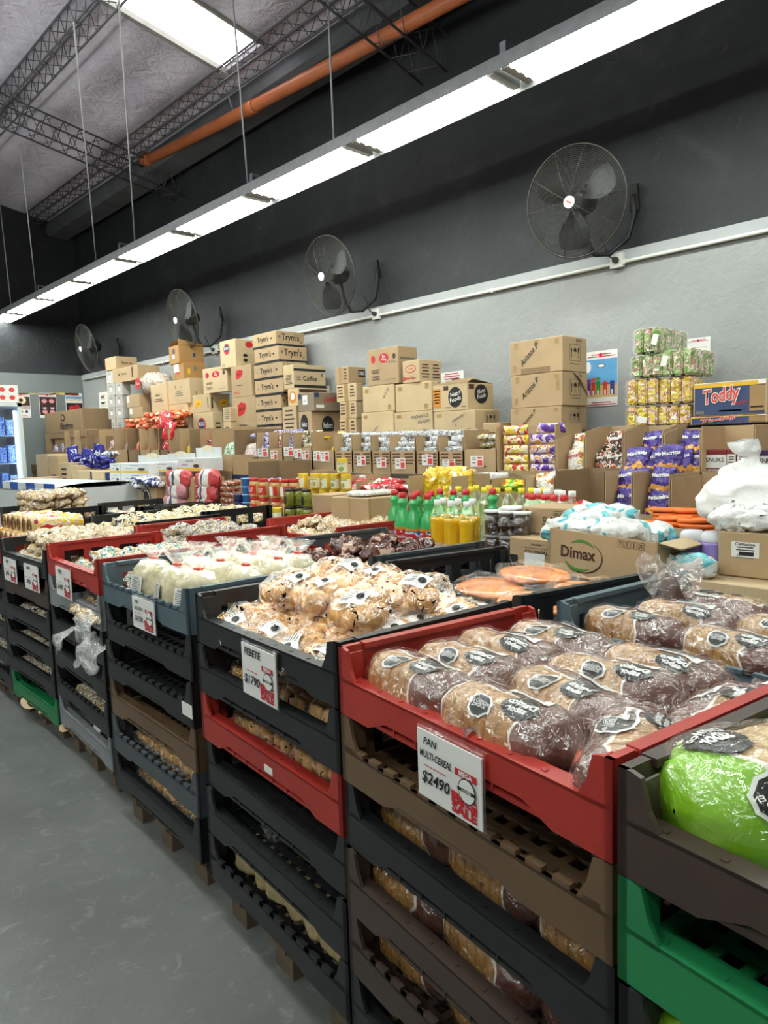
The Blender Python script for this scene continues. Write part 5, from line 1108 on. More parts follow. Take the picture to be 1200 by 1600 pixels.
# breadcrumbs in knotted bags
M_CRUMB = pm('breadcrumbs', '#ddd2b0', .7, .12, 60, .5, 300, .002, coat=.6); M_CRUMBD = pm('breadcrumbs_dark', '#c9b585', .7, .15, 60, .5, 300, .002, coat=.5)
M_CLEAR = film('clear_bag_film', .66, (1, 1, 1), .16, milky=(.9, .9, .88, .16)); M_TIER = pm('red_tie', '#e2452a', .5)
def crumb_proto(seed):
    k = {}; k['bag_body'] = lump(.14, .115, .15, seed, .010, 18, 24, 3.2, name='bag_body')
    def neck(u, v):
        a = 6.283 * v; q = .05 * (1 - u) + .012 if u < .35 else .012 + .045 * (u - .35) / .65
        w_ = 1 + .3 * math.sin(a * 6 + seed) * min(1, u * 2)
        return (q * w_ * math.cos(a), q * w_ * math.sin(a) * .8, .132 + .075 * u)
    k['bag_neck'] = MB().grid(neck, 12, 30, cv=True).mesh('bag_neck', M_CLEAR)
    k['tie'] = MB().tube([(0, 0, .156), (0, 0, .164)], .016, 10).mesh('tie', M_TIER)
    m = MB().grid(lambda u, v: ((u - .5) * .075, 0, (v - .5) * .06), 4, 4).mesh('a', None); ln = MB()
    for i in range(7): ln.add([(-.03, 0, .012 - i * .006), (.03, 0, .012 - i * .006), (.03, 0, .0145 - i * .006), (-.03, 0, .0145 - i * .006)], [(0, 1, 2, 3)])
    for i in range(14): ln.add([(-.02 + i * .0028, 0, .018), (-.0186 + i * .0028, 0, .018), (-.0186 + i * .0028, 0, .026), (-.02 + i * .0028, 0, .026)], [(0, 1, 2, 3)])
    l2 = ln.mesh('a', None)
    for v in l2.vertices: v.co.y = -.001
    k['paper_label'] = merge('paper_label', [m, l2], [WHTP, INKG]); return k
CRB = [crumb_proto(s) for s in (1, 2, 3)]
def crumb_bag(label, M, v=0, lab=True, mat=None, neck=True, group=None):
    t = bpy.data.objects.new('breadcrumb_bag', None); C.objects.link(t); t.matrix_world = M; tag(t, label, 'breadcrumbs', group); k = CRB[v % 3]
    new('bag_body', k['bag_body'], t, mat=mat or M_CRUMB)
    if neck: new('bag_neck', k['bag_neck'], t); new('tie', k['tie'], t)
    if lab: new('paper_label', k['paper_label'], t, (0, -.0635, .07), (R(-4), 0, 0))
    return t
MC = mat_of(top('C'))
for k, (lx, ly, rz, lb, la) in enumerate([(.25, .085, 5, 'first at the notched lip', 1), (.45, .08, -12, 'second at the notched lip', 1), (.6, .085, 10, 'third at the notched lip', 1), (.33, .22, 0, 'second row, left', 0), (.5, .22, 20, 'second row, middle', 0), (.64, .23, -20, 'second row, right', 0), (.3, .36, 0, 'third row, left', 0), (.46, .37, 10, 'third row, middle', 0), (.62, .37, 0, 'third row, right', 0), (.4, .48, 0, 'back row, left', 0), (.57, .485, 0, 'back row, right', 0)]):
    crumb_bag('knotted bag of cream breadcrumbs, blue grey crate, ' + lb, MC @ TM(lx, ly, FL, -6, 0, rz), k, la)
roll_bag('clear bag of dark printed rolls by the far window of the breadcrumb crate', MC @ TM(.1, .14, FL, 0, 0, 80, .7), 1, lab=False)
MB0 = mat_of(ST['B'][0])
for k in range(7):
    crumb_bag('breadcrumb bag, lowest crate of the PEBETE stack, %s from the far end' % ORD[k], MB0 @ TM(.095 + k * .09, .10, FL, -8, 0, random.Random(k).uniform(-25, 25), .82), k, False, M_CRUMBD, k in (1, 6))
# mixed pastries
M_PAST = printed('pastry_bag', ['#d9b981', '#c99c5c', '#ece7dc', '#b8864a', '#e6d2a8', '#8a7458'], 17, .18, 1.0, 22, ('#f2efe8', .62))
M_PASTW = printed('pastry_bag_white', ['#dcd5c4', '#d8bd8c', '#e6e1d6', '#c9a066', '#dcc9a0'], 17, .18, 1.0, 22, ('#4f4842', .70))
M_PASTY = printed('bun_bag', ['#dfc58a', '#e6d29c', '#d2b06c', '#efe9da', '#3b352f'], 14, .2, 1.0, 24, ('#f4f2ec', .64))
M_PASTG = printed('grey_clear_bag', ['#a9a49c', '#c9c4ba', '#8d877e', '#c79f68', '#e2dfd8', '#4a4642'], 22, .16, 1.0, 26)
M_TEAL = printed('teal_label_bag', ['#d9b981', '#e9e4d8', '#2f8a80', '#efece4', '#c99c5c'], 15, .18, 1.0, 22)
PB = [lump(.2, .14, .06, k + 40, .02, 14, 20, 2.6, name='bag') for k in (1, 2, 3, 4)]
def heap(q, mat, what, nx, ny, layers, seed, z0=FL, sp=(0, 0), lv=-1, lab_every=0, name='pastry_bag', rng=(.1, .62, .09, .47)):
    MM = mat_of(ST[q][lv]); rr = random.Random(seed)
    for l in range(layers):
        for j in range(ny - (1 if l else 0)):
            for i in range(nx - (1 if l else 0)):
                fx = (i + .5 * (l > 0)) / max(1, nx - 1); fy = (j + .5 * (l > 0)) / max(1, ny - 1)
                lx = rng[0] + fx * (rng[1] - rng[0]); ly = rng[2] + fy * (rng[3] - rng[2])
                o = new(name, PB[rr.randrange(4)], mat=mat)
                o.matrix_world = MM @ TM(lx + rr.uniform(-.012, .012), ly + rr.uniform(-.01, .01), z0 + l * .055, rr.uniform(4, 18), rr.uniform(-9, 9), rr.uniform(-30, 30), .95)
                lb = what + (', %s layer' % ('top' if l == layers - 1 else ORD[l]) if layers > 1 else '') + (', %s row' % ORD[j] if ny > 1 else '') + ', %s from far end' % ORD[i]
                tag(o, lb, 'pastry bag', what)
                if lab_every and (i + j + l) % lab_every == 0:
                    new('paper_label', ROLLS[0]['paper_label'], o, (0, 0, .064), (0, 0, R(rr.uniform(-40, 40))))
heap('E', M_PASTW, 'pale pastry bag, black crate with two signs', 4, 4, 3, 1, lab_every=3)
heap('D', M_TEAL, 'teal printed pastry bag, left red crate', 3, 4, 2, 2, rng=(.34, .64, .1, .46))
heap('R4', M_PASTG, 'crinkled bun bag, second row red crate', 4, 3, 2, 3, z0=.03)
heap('R8', M_PAST, 'small pastry bag, third row red crate', 4, 3, 2, 4, z0=.03)
heap('R5', M_PASTY, 'filled bun bag, second row black crate', 4, 4, 2, 5, z0=.03)
heap('R6', M_PASTY, 'filled bun bag, third row black crate', 4, 4, 2, 6, z0=.02)
heap('R7', M_PASTW, 'bun bag, black crate beside the freezer', 4, 3, 1, 7, z0=.02)
heap('R9', M_PAST, 'pastry bag, crate behind the swiss rolls', 4, 4, 4, 8, z0=.04)
heap('D', M_PAST, 'pastry bag spilling from the light grey crate', 3, 1, 1, 9, lv=4, rng=(.4, .64, .05, .08))
for lv in (1, 2, 3): heap('E', M_PASTG, 'dim bun bag, %s crate up, below two signs' % ORD[lv], 4, 1, 1, 20 + lv, lv=lv, rng=(.14, .6, .1, .1))
heap('D', M_PASTG, 'dim bun bag, notched crate below hanging bags', 4, 1, 1, 30, lv=1, rng=(.2, .62, .1, .1))
for lv in (1, 2): heap('F', M_PASTG, 'dim bun bag, %s crate up, left edge stack' % ORD[lv], 4, 1, 1, 40 + lv, lv=lv, rng=(.14, .6, .1, .1))
# orange flat breads
M_CLEARF = film('flat_bread_film', .8, wr=.8)
M_PIZZ = pm('orange_flatbread', '#d97a1e', .45, .5, 22, .4, 30, coat=.8)
M2 = mat_of(top('R2')); PZ = lump(.24, .22, .035, 77, .006, 12, 26, 2.1, name='flat_bread'); PZF = lump(.27, .25, .06, 78, .014, 14, 26, 2.8, name='bag_film')
for k, (lx, ly, dz, lb) in enumerate([(.30, .24, .02, 'first, behind the PEBETE bags'), (.56, .2, .02, 'second, nearest the blue grey crate'), (.34, .40, .05, 'third, against the black back'), (.57, .42, .03, 'fourth, below the tilted carton')]):
    t = bpy.data.objects.new('flat_bread_bag', None); C.objects.link(t); t.matrix_world = M2 @ TM(lx, ly, FL + dz, 4, 3, 30 * k); tag(t, 'clear bag with a flat orange bread, ' + lb, 'flat bread')
    new('flat_bread', PZ, t, (0, 0, .012), mat=M_PIZZ); new('bag_film', PZF, t, mat=M_CLEARF)
# dark brown bags in the grey slotted crate
M_BRB = printed('dark_brown_film', ['#4a2018', '#5a2a1e', '#3a1812', '#6b3526', '#b89a86'], 8, .18, 1.0, 16)
heap('R3', M_BRB, 'shiny brown bag, grey slotted crate', 3, 3, 2, 11, z0=.03, name='brown_bag')
# swiss rolls
M_SW = pm('swiss_roll_sponge', '#e0c48c', .55, .15, 30); M_SWF = pm('swiss_roll_filling', '#6b4426', .5); M_WRAPY = printed('yellow_white_wrapper', ['#e8c21f', '#efe9dc', '#e8c21f', '#e3c48a', '#efe9dc', '#d5332c'], 7, .2)
def swiss():
    k = {}; Lr, r = .28, .047
    k['sponge'] = MB().tube([(0, y, r) for y in (0, .1, .2, Lr)], r, 22).mesh('sponge', M_SW)
    sp = [((.008 + .034 * a / 40) * math.cos(a * .42), -.0015, r + (.008 + .034 * a / 40) * math.sin(a * .42)) for a in range(41)]
    k['filling_spiral'] = MB().tube(sp, .0028, 5).mesh('filling_spiral', M_SWF)
    k['wrapper'] = MB().grid(lambda u, v: ((r + .0015 + .002 * math.sin(v * 40 + u * 9)) * math.cos(6.283 * v), .02 + u * (Lr - .01), r + (r + .0015 + .002 * math.sin(v * 40 + u * 9)) * math.sin(6.283 * v)), 12, 30, cv=True).mesh('wrapper', M_WRAPY)
    k['red_end'] = MB().tube([(r * .8, .012, r + .03), (r * .8, .03, r + .03)], .016, 8).mesh('red_end', M_RED)
    return k
SWK = swiss(); MF = mat_of(top('F'))
for j in range(2):
    for k in range(7 if j == 0 else 6):
        t = bpy.data.objects.new('swiss_roll', None); C.objects.link(t); t.matrix_world = MF @ TM(.07 + k * .098 + .05 * j, .13 + .06 * j, FL + .03 + j * .085, 0, 0, random.Random(k).uniform(-6, 6))
        tag(t, 'wrapped swiss roll with a cream spiral end, %s layer, %s from the left' % (['lower', 'upper'][j], ORD[k]), 'swiss roll', 'swiss rolls')
        for nm, me in SWK.items(): new(nm, me, t)
# loose clear bags hanging out of the stack with the red top crate
def drape(label, px, py, X, wd, hg, seed):
    y, z = W(px, py, X); rr = Vector((seed * 3.1, seed, seed * 7.7)); t = thing('clear_plastic_bag', label, 'plastic bag', (X, y, z), -90)
    def fn(u, v):
        x = (v - .5) * wd * (1 - .35 * u * (seed % 2)); zz = -hg * u + .03 * math.sin(v * 9 + seed) * u; yy = .05 - .07 * min(1, u * 2.5)
        return Vector((x, yy, zz)) + noise.noise_vector(Vector((x * 14, u * 3, seed)) + rr) * .022
    def fn2(u, v): p = fn(u, v); return p + Vector((0, -.012 * math.sin(3.14 * v) - .001, 0))
    new('bag_film', MB().grid(fn, 14, 16).grid(fn2, 14, 16).mesh('bag_film', M_CLEAR), t)
drape('crumpled clear bag hanging over the light grey crate lip, upper one', 134, 955, 1.06, .2, .11, 3)
drape('crumpled clear bag hanging below the light grey crate, lower one', 140, 1000, 1.06, .24, .10, 4)
drape('small clear bag tip sticking out of the second crate, left of the hanging ones', 98, 985, 1.07, .08, .07, 5)
# ---------------------------------------------------------------- price signs hung on the crates
SLEEVE = film('sign_sleeve', .9, rough=.08, wr=.3)
def front_lx(t, px):
    M = mat_of(t); best = min((abs(PX(M @ Vector((i * .004, 0, .07)))[0] - px), i * .004) for i in range(181)); return best[1]
def sign(label, q, px0, px1, py0, py1, lines, price, full=True, tl=0):
    t0 = top(q); a, b = front_lx(t0, px0), front_lx(t0, px1); M = mat_of(t0); w_ = b - a
    zs = [z * .002 for z in range(-100, 80)]
    za = min(zs, key=lambda z: abs(PX(M @ Vector((a, -.012, z)))[1] - py0)); zb = min(zs, key=lambda z: abs(PX(M @ Vector((a, -.012, z)))[1] - py1)); h_ = za - zb
    t = bpy.data.objects.new('price_sign', None); C.objects.link(t); t.matrix_world = M @ TM(a, -.012, zb, tl); tag(t, label, 'price sign')
    new('card', MB().box(0, w_, 0, .003, 0, h_).mesh('card', WHITE), t)
    new('sleeve', MB().box(-.004, w_ + .004, .0032, .0045, -.004, h_ + .006).box(0, w_, 0, .012, h_ + .004, h_ + .007).mesh('sleeve', SLEEVE), t)
    n = len(lines)
    for i, s_ in enumerate(lines): put_text(t, s_, (w_ * (.34 if n == 1 else (.22 + .09 * i)), -.002, h_ * (.86 - .2 * i)), h_ * (.14 if n == 1 else .105), INK, 'F', wmax=w_ * ((.6 if n == 1 else .52) if i or n == 1 else .3), bold=.03, shear=.2, name='handwriting')
    flat(t, 'red_rule', rec(w_ * .36, h_ * .014), (w_ * .3, -.002, h_ * .5), INKR)
    put_text(t, price, (w_ * .3, -.002, h_ * .32), h_ * .17, INK, 'F', wmax=w_ * .54, bold=.03, shear=.2, name='handwriting')
    flat(t, 'red_badge', rec(w_ * .32, h_ * .1), (w_ * .78, -.0018, h_ * .66), INKR); put_text(t, 'MEGA', (w_ * .78, -.0024, h_ * .66), h_ * .07, WHITE, 'F', wmax=w_ * .28, bold=.05)
    put_text(t, 'BIG', (w_ * .75, -.002, h_ * .27), h_ * .15, INKR, 'F', width=w_ * .38, bold=.08, name='red_lettering'); put_text(t, 'SALE', (w_ * .75, -.002, h_ * .12), h_ * .13, INKR, 'F', width=w_ * .38, bold=.08, name='red_lettering')
    flat(t, 'stamp', ell(w_ * .13, w_ * .13), (w_ * .8, -.0026, h_ * .45), INK); flat(t, 'stamp', ell(w_ * .118, w_ * .118), (w_ * .8, -.003, h_ * .45), WHITE)
    flat(t, 'stamp_band', rec(w_ * .27, h_ * .05), (w_ * .8, -.0034, h_ * .45), INK); put_text(t, 'KOSHER', (w_ * .8, -.0038, h_ * .45), h_ * .036, WHITE, 'F', wmax=w_ * .25)
    return t
sign('white price sign reading PAN MULTI-CEREAL $2490 on the red crate', 'A', 660, 760, 1135, 1238, ['PAN', 'MULTI-CEREAL'], '$2490')
sign('white price sign reading PEBETE $1790 on the black crate', 'B', 383, 436, 1002, 1080, ['PEBETE'], '$1790')
sign('white price sign for breadcrumbs reading $1130 on the blue grey crate', 'C', 211, 245, 930, 978, ['PAN', 'RALLADO'], '$1130')
sign('white price sign on the left red crate, above the hanging clear bags', 'D', 90, 113, 884, 928, ['PAN'], '$1490')
sign('white price sign on the black crate, left of its pair', 'E', 8, 27, 870, 905, ['PAN'], '$990')
sign('white price sign on the black crate, right of its pair', 'E', 40, 62, 880, 918, ['PAN'], '$990')
for q, lv, px, lb, wd, hg in (('B', 3, 419, 'small white sticker on the red crate of the PEBETE stack', .04, .03), ('C', 3, 292, 'torn white paper remnant on the notched black crate', .07, .07)):
    t0 = ST[q][lv]; o = new('sticker', MB().box(-wd / 2, wd / 2, -.0012, -.0002, .03, .03 + hg * .6).mesh('sticker', WHITE)); o.matrix_world = mat_of(t0) @ TM(front_lx(t0, px), 0, 0); tag(o, lb, 'sticker')
o = new('paper_sheet', MB().add([(0, 0, 0), (.05, 0, .0), (.11, .0, .07), (.03, .0, .10), (0, .001, 0), (.05, .001, .0), (.11, .001, .07), (.03, .001, .10)], [(0, 1, 2, 3), (7, 6, 5, 4)]).mesh('paper_sheet', WHITE)); o.matrix_world = mat_of(ST['D'][0]) @ TM(.35, .03, FL, -10, 0, 0); tag(o, 'white paper sheet standing in the lowest light grey crate', 'paper')
for px, py, lb in ((43, 1100, 'torn cardboard strip sticking out below the green crate'), (100, 1140, 'torn cardboard tip below the light grey crate')):
    x, y = HZ(px, py, .1); o = new('cardboard_scrap', MB().grid(lambda u, v: ((v - .5) * .03 + .02 * math.sin(u * 7), (u - .5) * (.3 if px < 50 else .12), .012 * math.sin(u * 9)), 12, 3).mesh('cardboard_scrap', CARDL)); o.location = (x + .02, y, .085 if px < 50 else .1); tag(o, lb, 'cardboard scrap')
# ---------------------------------------------------------------- goods on the low tables
table('display_table', 'low dark display table under the tilted carton and the purple tubs', 2.26, 2.47, -.4, 1.56, TZ)
def on(px, X, z=TZ): return (X, W(px, 800, X)[0], z)
def lathe_thing(name, label, cat, loc, parts, group=None, rz=-90, s=1):
    t = thing(name, label, cat, loc, rz, group); t.scale = (s, s, s)
    for nm, me in parts: new(nm, me, t)
    return t
def arc_label(r, z0, z1, a0, a1, mat, pic=None, lift=.0012):
    m = MB().grid(lambda u, v: ((r + lift) * math.cos(R(a0 + (a1 - a0) * v)), (r + lift) * math.sin(R(a0 + (a1 - a0) * v)), z0 + (z1 - z0) * u), 3, 20)
    return m.mesh('label', mat)
def arc_text(s_, r, z, h, mat, a=-90, wmax=.06):
    me = text_mesh(s_, .04).copy(); k = min(h, wmax / max(me['w'], .01))
    for v in me.vertices: th = R(a) + v.co.x * k / r; v.co = Vector((r * math.cos(th), r * math.sin(th), z + v.co.y * h))
    me.materials.clear(); me.materials.append(mat); return me
# peanut butter
M_PB = pm('peanut_butter', '#c79a5e', .2, .1, 10, coat=.8); M_LIDR = pm('red_lid', '#c9302a', .4)
JB = MB().lathe([(.001, 0), (.036, 0), (.039, .006), (.039, .095), (.034, .112), (.031, .118)], 22).mesh('jar_body', M_PB); JL = MB().lathe([(.034, .117), (.035, .118), (.035, .138), (.033, .141), (.001, .141)], 22).mesh('lid', M_LIDR)
JA = arc_label(.039, .022, .088, -165, -15, M_LIDR); JT1 = arc_text('PASTA DE', .0415, .065, .011, WHITE); JT2 = arc_text('MANI', .0415, .047, .014, WHITE)
JW = arc_label(.039, .022, .088, -150, -60, WHITE)
XJ = 2.98
for k, px in enumerate((399, 414, 431.5, 448, 461)):
    for lv in (1, 0):
        pr = [('jar_body', JB), ('lid', JL)] + ([('label', JA), ('lettering', JT1), ('lettering', JT2)] if k in (0, 1, 4) else [('label', JA), ('back_label', JW.copy())])
        if k not in (0, 1, 4):
            for v in pr[-1][1].vertices: v.co.x *= 1.02; v.co.y *= 1.02
        lathe_thing('peanut_butter_jar', 'red lidded peanut butter jar, %s row, %s from the blue tubs' % (['lower', 'upper'][lv], ORD[k]), 'jar', on(px, XJ + (.03 if k in (0, 4) else 0), TZ + .02 + lv * .142), pr)
# canned chickpeas
M_CANY = pm('can_yellow', '#e0bd35', .35, .05); M_CANL = printed('can_label', ['#efe6c8', '#e8d9a0', '#d9b46a', '#8fae5a'], 14, .35, .1)
CB = MB().lathe([(.001, 0), (.036, 0), (.037, .003), (.037, .107), (.036, .110), (.033, .108), (.001, .108)], 24).mesh('can_body', M_CANY)
CLB = arc_label(.037, .012, .078, -175, -5, pm('can_cream', '#ece6cc', .4, .05)); CPC = MB().grid(lambda u, v: (.0388 * math.cos(R(-90) + (u * .022 * math.cos(6.283 * v)) / .0388), .0388 * math.sin(R(-90) + (u * .022 * math.cos(6.283 * v)) / .0388), .036 + u * .018 * math.sin(6.283 * v)), 4, 20, cv=True).mesh('label_picture', M_CANL)
CT = arc_text('GARBANZOS', .039, .07, .008, INKGR)
cans = [(476, 1, 'upper row, first'), (495, 1, 'upper row, second'), (511, 1, 'upper row, third'), (527, 1, 'upper row, fourth'), (543, 1, 'upper row, fifth'), (538, 2, 'alone on top of the upper row'), (473, 0, 'lower row, first'), (491, 0, 'lower row, second'), (508, 0, 'lower row, third'), (524, 0, 'lower row, fourth'), (541, 0, 'lower row, fifth'), (557, 0, 'lower row, sixth')]
for px, lv, lb in cans:
    lathe_thing('food_can', 'yellow chickpea can, ' + lb, 'can', on(px, 3.2, TZ + .11 + lv * .111), [('can_body', CB), ('label', CLB), ('label_picture', CPC), ('lettering', CT)], rz=-90 + (px % 7) * 9 - 25)
tag(new('tray_box', MB().box(3.12, 3.45, W(566, 800, 3.2)[0], W(466, 800, 3.2)[0], TZ, TZ + .109).mesh('tray_box', CARD)), 'low cardboard tray carrying the chickpea cans', 'tray')
lathe_thing('food_can', 'yellow labelled jar standing below the peanut butter jars', 'can', on(434, XJ - .1, TZ), [('can_body', CB), ('label', CLB), ('label_picture', CPC)], rz=-80)
# pickles
M_PICK = pm('pickle_green', '#7b7d2c', .15, .35, 40, coat=.9); M_DK = pm('dark_lid', '#16181a', .35); M_LB = pm('dark_label', '#1d2226', .4)
KB = MB().lathe([(.001, 0), (.033, 0), (.036, .006), (.036, .085), (.030, .1), (.028, .104)], 20).mesh('jar_body', M_PICK); KL = MB().lathe([(.031, .103), (.032, .104), (.032, .118), (.001, .12)], 20).mesh('lid', M_DK); KA = arc_label(.036, .014, .07, -170, -70, M_LB)
for k, (px, X) in enumerate(((453, 2.99), (467, 3.03), (480, 2.99), (455, 2.95), (470, 2.95), (484, 2.96))):
    if k > 2: continue
    for lv in (0, 1): lathe_thing('pickle_jar', 'dark lidded jar of green pickles, %s, %s from the peanut butter' % (['lower', 'upper'][lv], ORD[k]), 'jar', on(px, X - (.06 if k == 0 else .04), TZ + lv * .1205), [('jar_body', KB), ('lid', KL), ('label', KA)])
# tubs left of the jars
M_BLT = pm('blue_tub', '#2f6fb8', .35, .08); M_NVT = pm('navy_tub', '#2a2f66', .35, .1); M_LIDC = film('clear_lid', .6)
TB = MB().lathe([(.001, 0), (.038, 0), (.044, .052), (.046, .054), (.046, .06), (.001, .06)], 20)
for k in range(5): lathe_thing('plastic_tub', 'blue plastic tub, %s of the stack beside the peanut butter' % ORD[k] + ' from below', 'tub', on(388.5, 2.99, TZ + k * .0605), [('tub_body', TB.mesh('tub_body', M_BLT)), ('lid', MB().lathe([(.0465, .053), (.047, .054), (.047, .0602), (.001, .0603)], 20).mesh('lid', pm('pale_blue_lid', '#7fb0dc', .4)))])
for k in range(3): lathe_thing('plastic_tub', 'navy plastic tub, %s from below, left of the blue stack' % ORD[k], 'tub', on(375, 2.95, TZ + k * .0605), [('tub_body', TB.mesh('tub_body', M_NVT))])
M_MEAT = printed('red_brown_tray_food', ['#9a4a2a', '#b3603a', '#7a3020', '#d9c9b8'], 20, .2)
for k in range(6): lathe_thing('food_tray', 'clear tray of red brown food, %s from below in the leaning pile' % ORD[k], 'food tray', on(362 + (k % 2), 3.08, TZ + k * .046), [('tray_food', MB().lathe([(.001, 0), (.07, 0), (.085, .03), (.001, .036)], 20).mesh('tray_food', M_MEAT)), ('clear_lid', MB().lathe([(.088, .03), (.088, .036), (.07, .0445), (.001, .045)], 20).mesh('clear_lid', M_LIDC))])
for k in range(3): lathe_thing('food_tray', 'black round tray with a clear lid, %s from below' % ORD[k], 'food tray', on(328, 3.05, TZ + k * .085), [('tray_body', MB().lathe([(.001, 0), (.08, 0), (.105, .05), (.112, .052), (.001, .05)], 24).mesh('tray_body', M_DK)), ('clear_lid', MB().lathe([(.112, .054), (.1, .075), (.09, .083), (.001, .084)], 24).mesh('clear_lid', M_LIDC))])
# bottles of bleach
M_GRN = pm('green_bleach', '#3fae62', .25, .06, coat=.5); M_CAPR = pm('red_cap', '#c8262c', .4); M_OR = pm('orange_band', '#d98a3a', .4); M_BLL = printed('blue_label', ['#1f5fae', '#2a70c0', '#e9e6ea', '#c8262c'], 12, .3, .05)
GB = [('bottle_body', MB().lathe([(.001, 0), (.041, 0), (.044, .006), (.044, .105), (.043, .115), (.034, .165), (.021, .195), (.019, .21), (.026, .228), (.026, .238), (.016, .252), (.016, .258)], 24).mesh('bottle_body', M_GRN)),
      ('cap', MB().lathe([(.017, .256), (.018, .257), (.017, .284), (.001, .285)], 16).mesh('cap', M_CAPR)), ('neck_band', MB().lathe([(.0445, .1), (.0447, .112)], 24, cap=False).mesh('neck_band', M_OR)),
      ('label', MB().lathe([(.0447, .012), (.0447, .098)], 24, cap=False).mesh('label', M_BLL)), ('label_oval', MB().grid(lambda u, v: (.0455 * math.cos(-1.57 + u * .8 * math.cos(6.283 * v)), .0455 * math.sin(-1.57 + u * .8 * math.cos(6.283 * v)), .065 + u * .022 * math.sin(6.283 * v)), 4, 20, cv=True).mesh('label_oval', INKR)), ('lettering', arc_text('Querubin', .0465, .065, .016, WHITE))]
for px, X, lb in ((629, 2.56, 'front, second'), (646.5, 2.53, 'front, in the middle, nearest the viewer'), (669, 2.56, 'front, beside the oil'), (617, 2.67, 'back, first on the left'), (653, 2.68, 'back, behind the middle one'), (674, 2.70, 'back, behind the one by the oil'), (688, 2.82, 'far back, first behind the oil'), (709, 2.82, 'far back, second behind the oil'), (729, 2.84, 'far back, third behind the oil'), (770, 2.92, 'far back, behind the dark wrapped tubs')):
    lathe_thing('bleach_bottle', 'green bleach bottle with a red cap, ' + lb, 'bottle', on(px, X), GB, 'bleach bottles', rz=-90 + (px % 5) * 10 - 20)
# sunflower oil
def m_oil():
    s = NT('sunflower_oil'); s.b.inputs['Base Color'].default_value = hx('#ecb81e'); s.b.inputs['Roughness'].default_value = .08
    s.b.inputs['Coat Weight'].default_value = 1; return s.m
M_OIL = m_oil(); M_BTL = film('clear_bottle', .72, (.96, 1, .97), .08, wr=.2); M_LABP = pm('pale_label', '#d9b9a0', .5, .1)
OB = [('bottle_body', MB().lathe([(.001, 0), (.036, 0), (.038, .005), (.038, .06)] + [(.038 - .002 * (k % 2), .062 + k * .006) for k in range(15)] + [(.038, .16), (.037, .178)], 24).mesh('bottle_body', M_OIL)),
      ('bottle_neck', MB().lathe([(.0372, .178), (.03, .198), (.016, .228), (.015, .235)], 20).mesh('bottle_neck', M_BTL)), ('cap', MB().lathe([(.0165, .232), (.017, .233), (.0165, .258), (.001, .259)], 16).mesh('cap', WHITE)), ('label', MB().lathe([(.0386, .006), (.0386, .055)], 24, cap=False).mesh('label', M_LABP))]
for px, X, lb in ((684, 2.54, 'front, next to the bleach'), (705, 2.52, 'front, in the middle'), (729.5, 2.52, 'front, nearest the dark wrapped tubs'), (693, 2.63, 'back, left one'), (716, 2.63, 'back, middle one'), (738, 2.64, 'back, right one')):
    lathe_thing('oil_bottle', 'clear bottle of yellow oil with a white cap, ' + lb, 'bottle', on(px, X), OB)
# vinegar bottles with yellow caps, clear and red capped ones
M_WAT = film('pale_green_bottle', .66, (.86, .95, .88), .08, wr=.3); M_CAPY = pm('yellow_cap', '#e6cf2a', .4)
def btl(capm): return [('bottle_body', MB().lathe([(.001, 0), (.036, 0), (.039, .006), (.039, .19), (.034, .215), (.017, .245), (.016, .262)], 20).mesh('bottle_body', M_WAT)), ('cap', MB().lathe([(.018, .26), (.0185, .261), (.018, .287), (.001, .288)], 16).mesh('cap', capm))]
VY, VW, VR = btl(M_CAPY), btl(WHITE), btl(M_CAPR)
for k, (px, X) in enumerate(((698, 3.0), (717, 2.98), (737, 2.98), (757.5, 2.97), (777, 2.96), (795, 3.0), (815, 3.0), (831, 3.02), (850, 3.04), (722, 3.1), (745, 3.1), (765, 3.1))):
    lathe_thing('vinegar_bottle', 'pale green bottle with a yellow cap, %s of the front line from the left' % ORD[k] if k < 9 else 'pale green bottle with a yellow cap, back line, %s from the left' % ORD[k - 9], 'bottle', on(px, X), VY)
for k, (px, X) in enumerate(((826, 2.84), (832, 2.79), (843, 2.84), (851, 2.79), (862, 2.84), (865, 2.78), (881, 2.80))): lathe_thing('sauce_bottle', 'bottle with a red cap behind the printed cocoa bean carton, %s from the left' % ORD[k], 'bottle', on(px, X + .07), VR, s=.94)
for k, (px, X) in enumerate(((840, 2.97), (855, 2.96), (872, 2.95), (878, 2.90), (894, 2.90))): lathe_thing('clear_bottle', 'clear bottle with a white cap behind the red caps, %s from the left' % ORD[k], 'bottle', on(px, X + .04), VW, s=.99)
# shrink-wrapped dark tubs
M_JAM = pm('dark_jam', '#2a1216', .2, .3, 10, coat=.6)
y1 = W(746, 800, 2.52)[0]; y2 = W(815, 800, 2.52)[0]; ww = y1 - y2
t = thing('wrapped_tub_pack', 'shrink wrapped pack of dark jam tubs with white lids, right of the oil', 'pack', (2.52, y1, TZ))
for lv in (0, 1):
    for i in range(3):
        for j in range(2):
            cx_, cy_ = ww * (i + .5) / 3, .06 + j * .11; r = ww / 6.2
            new('tub', MB().lathe([(.001, lv * .112), (r * .9, lv * .112), (r, lv * .112 + .092), (.001, lv * .112 + .094)], 18, cx_, cy_).mesh('tub', M_JAM), t); new('tub_lid', MB().lathe([(r * 1.04, lv * .112 + .094), (r * 1.04, lv * .112 + .106), (.001, lv * .112 + .108)], 18, cx_, cy_).mesh('tub_lid', WHITE if lv else pm('grey_lid', '#8d8b8a', .4)), t)
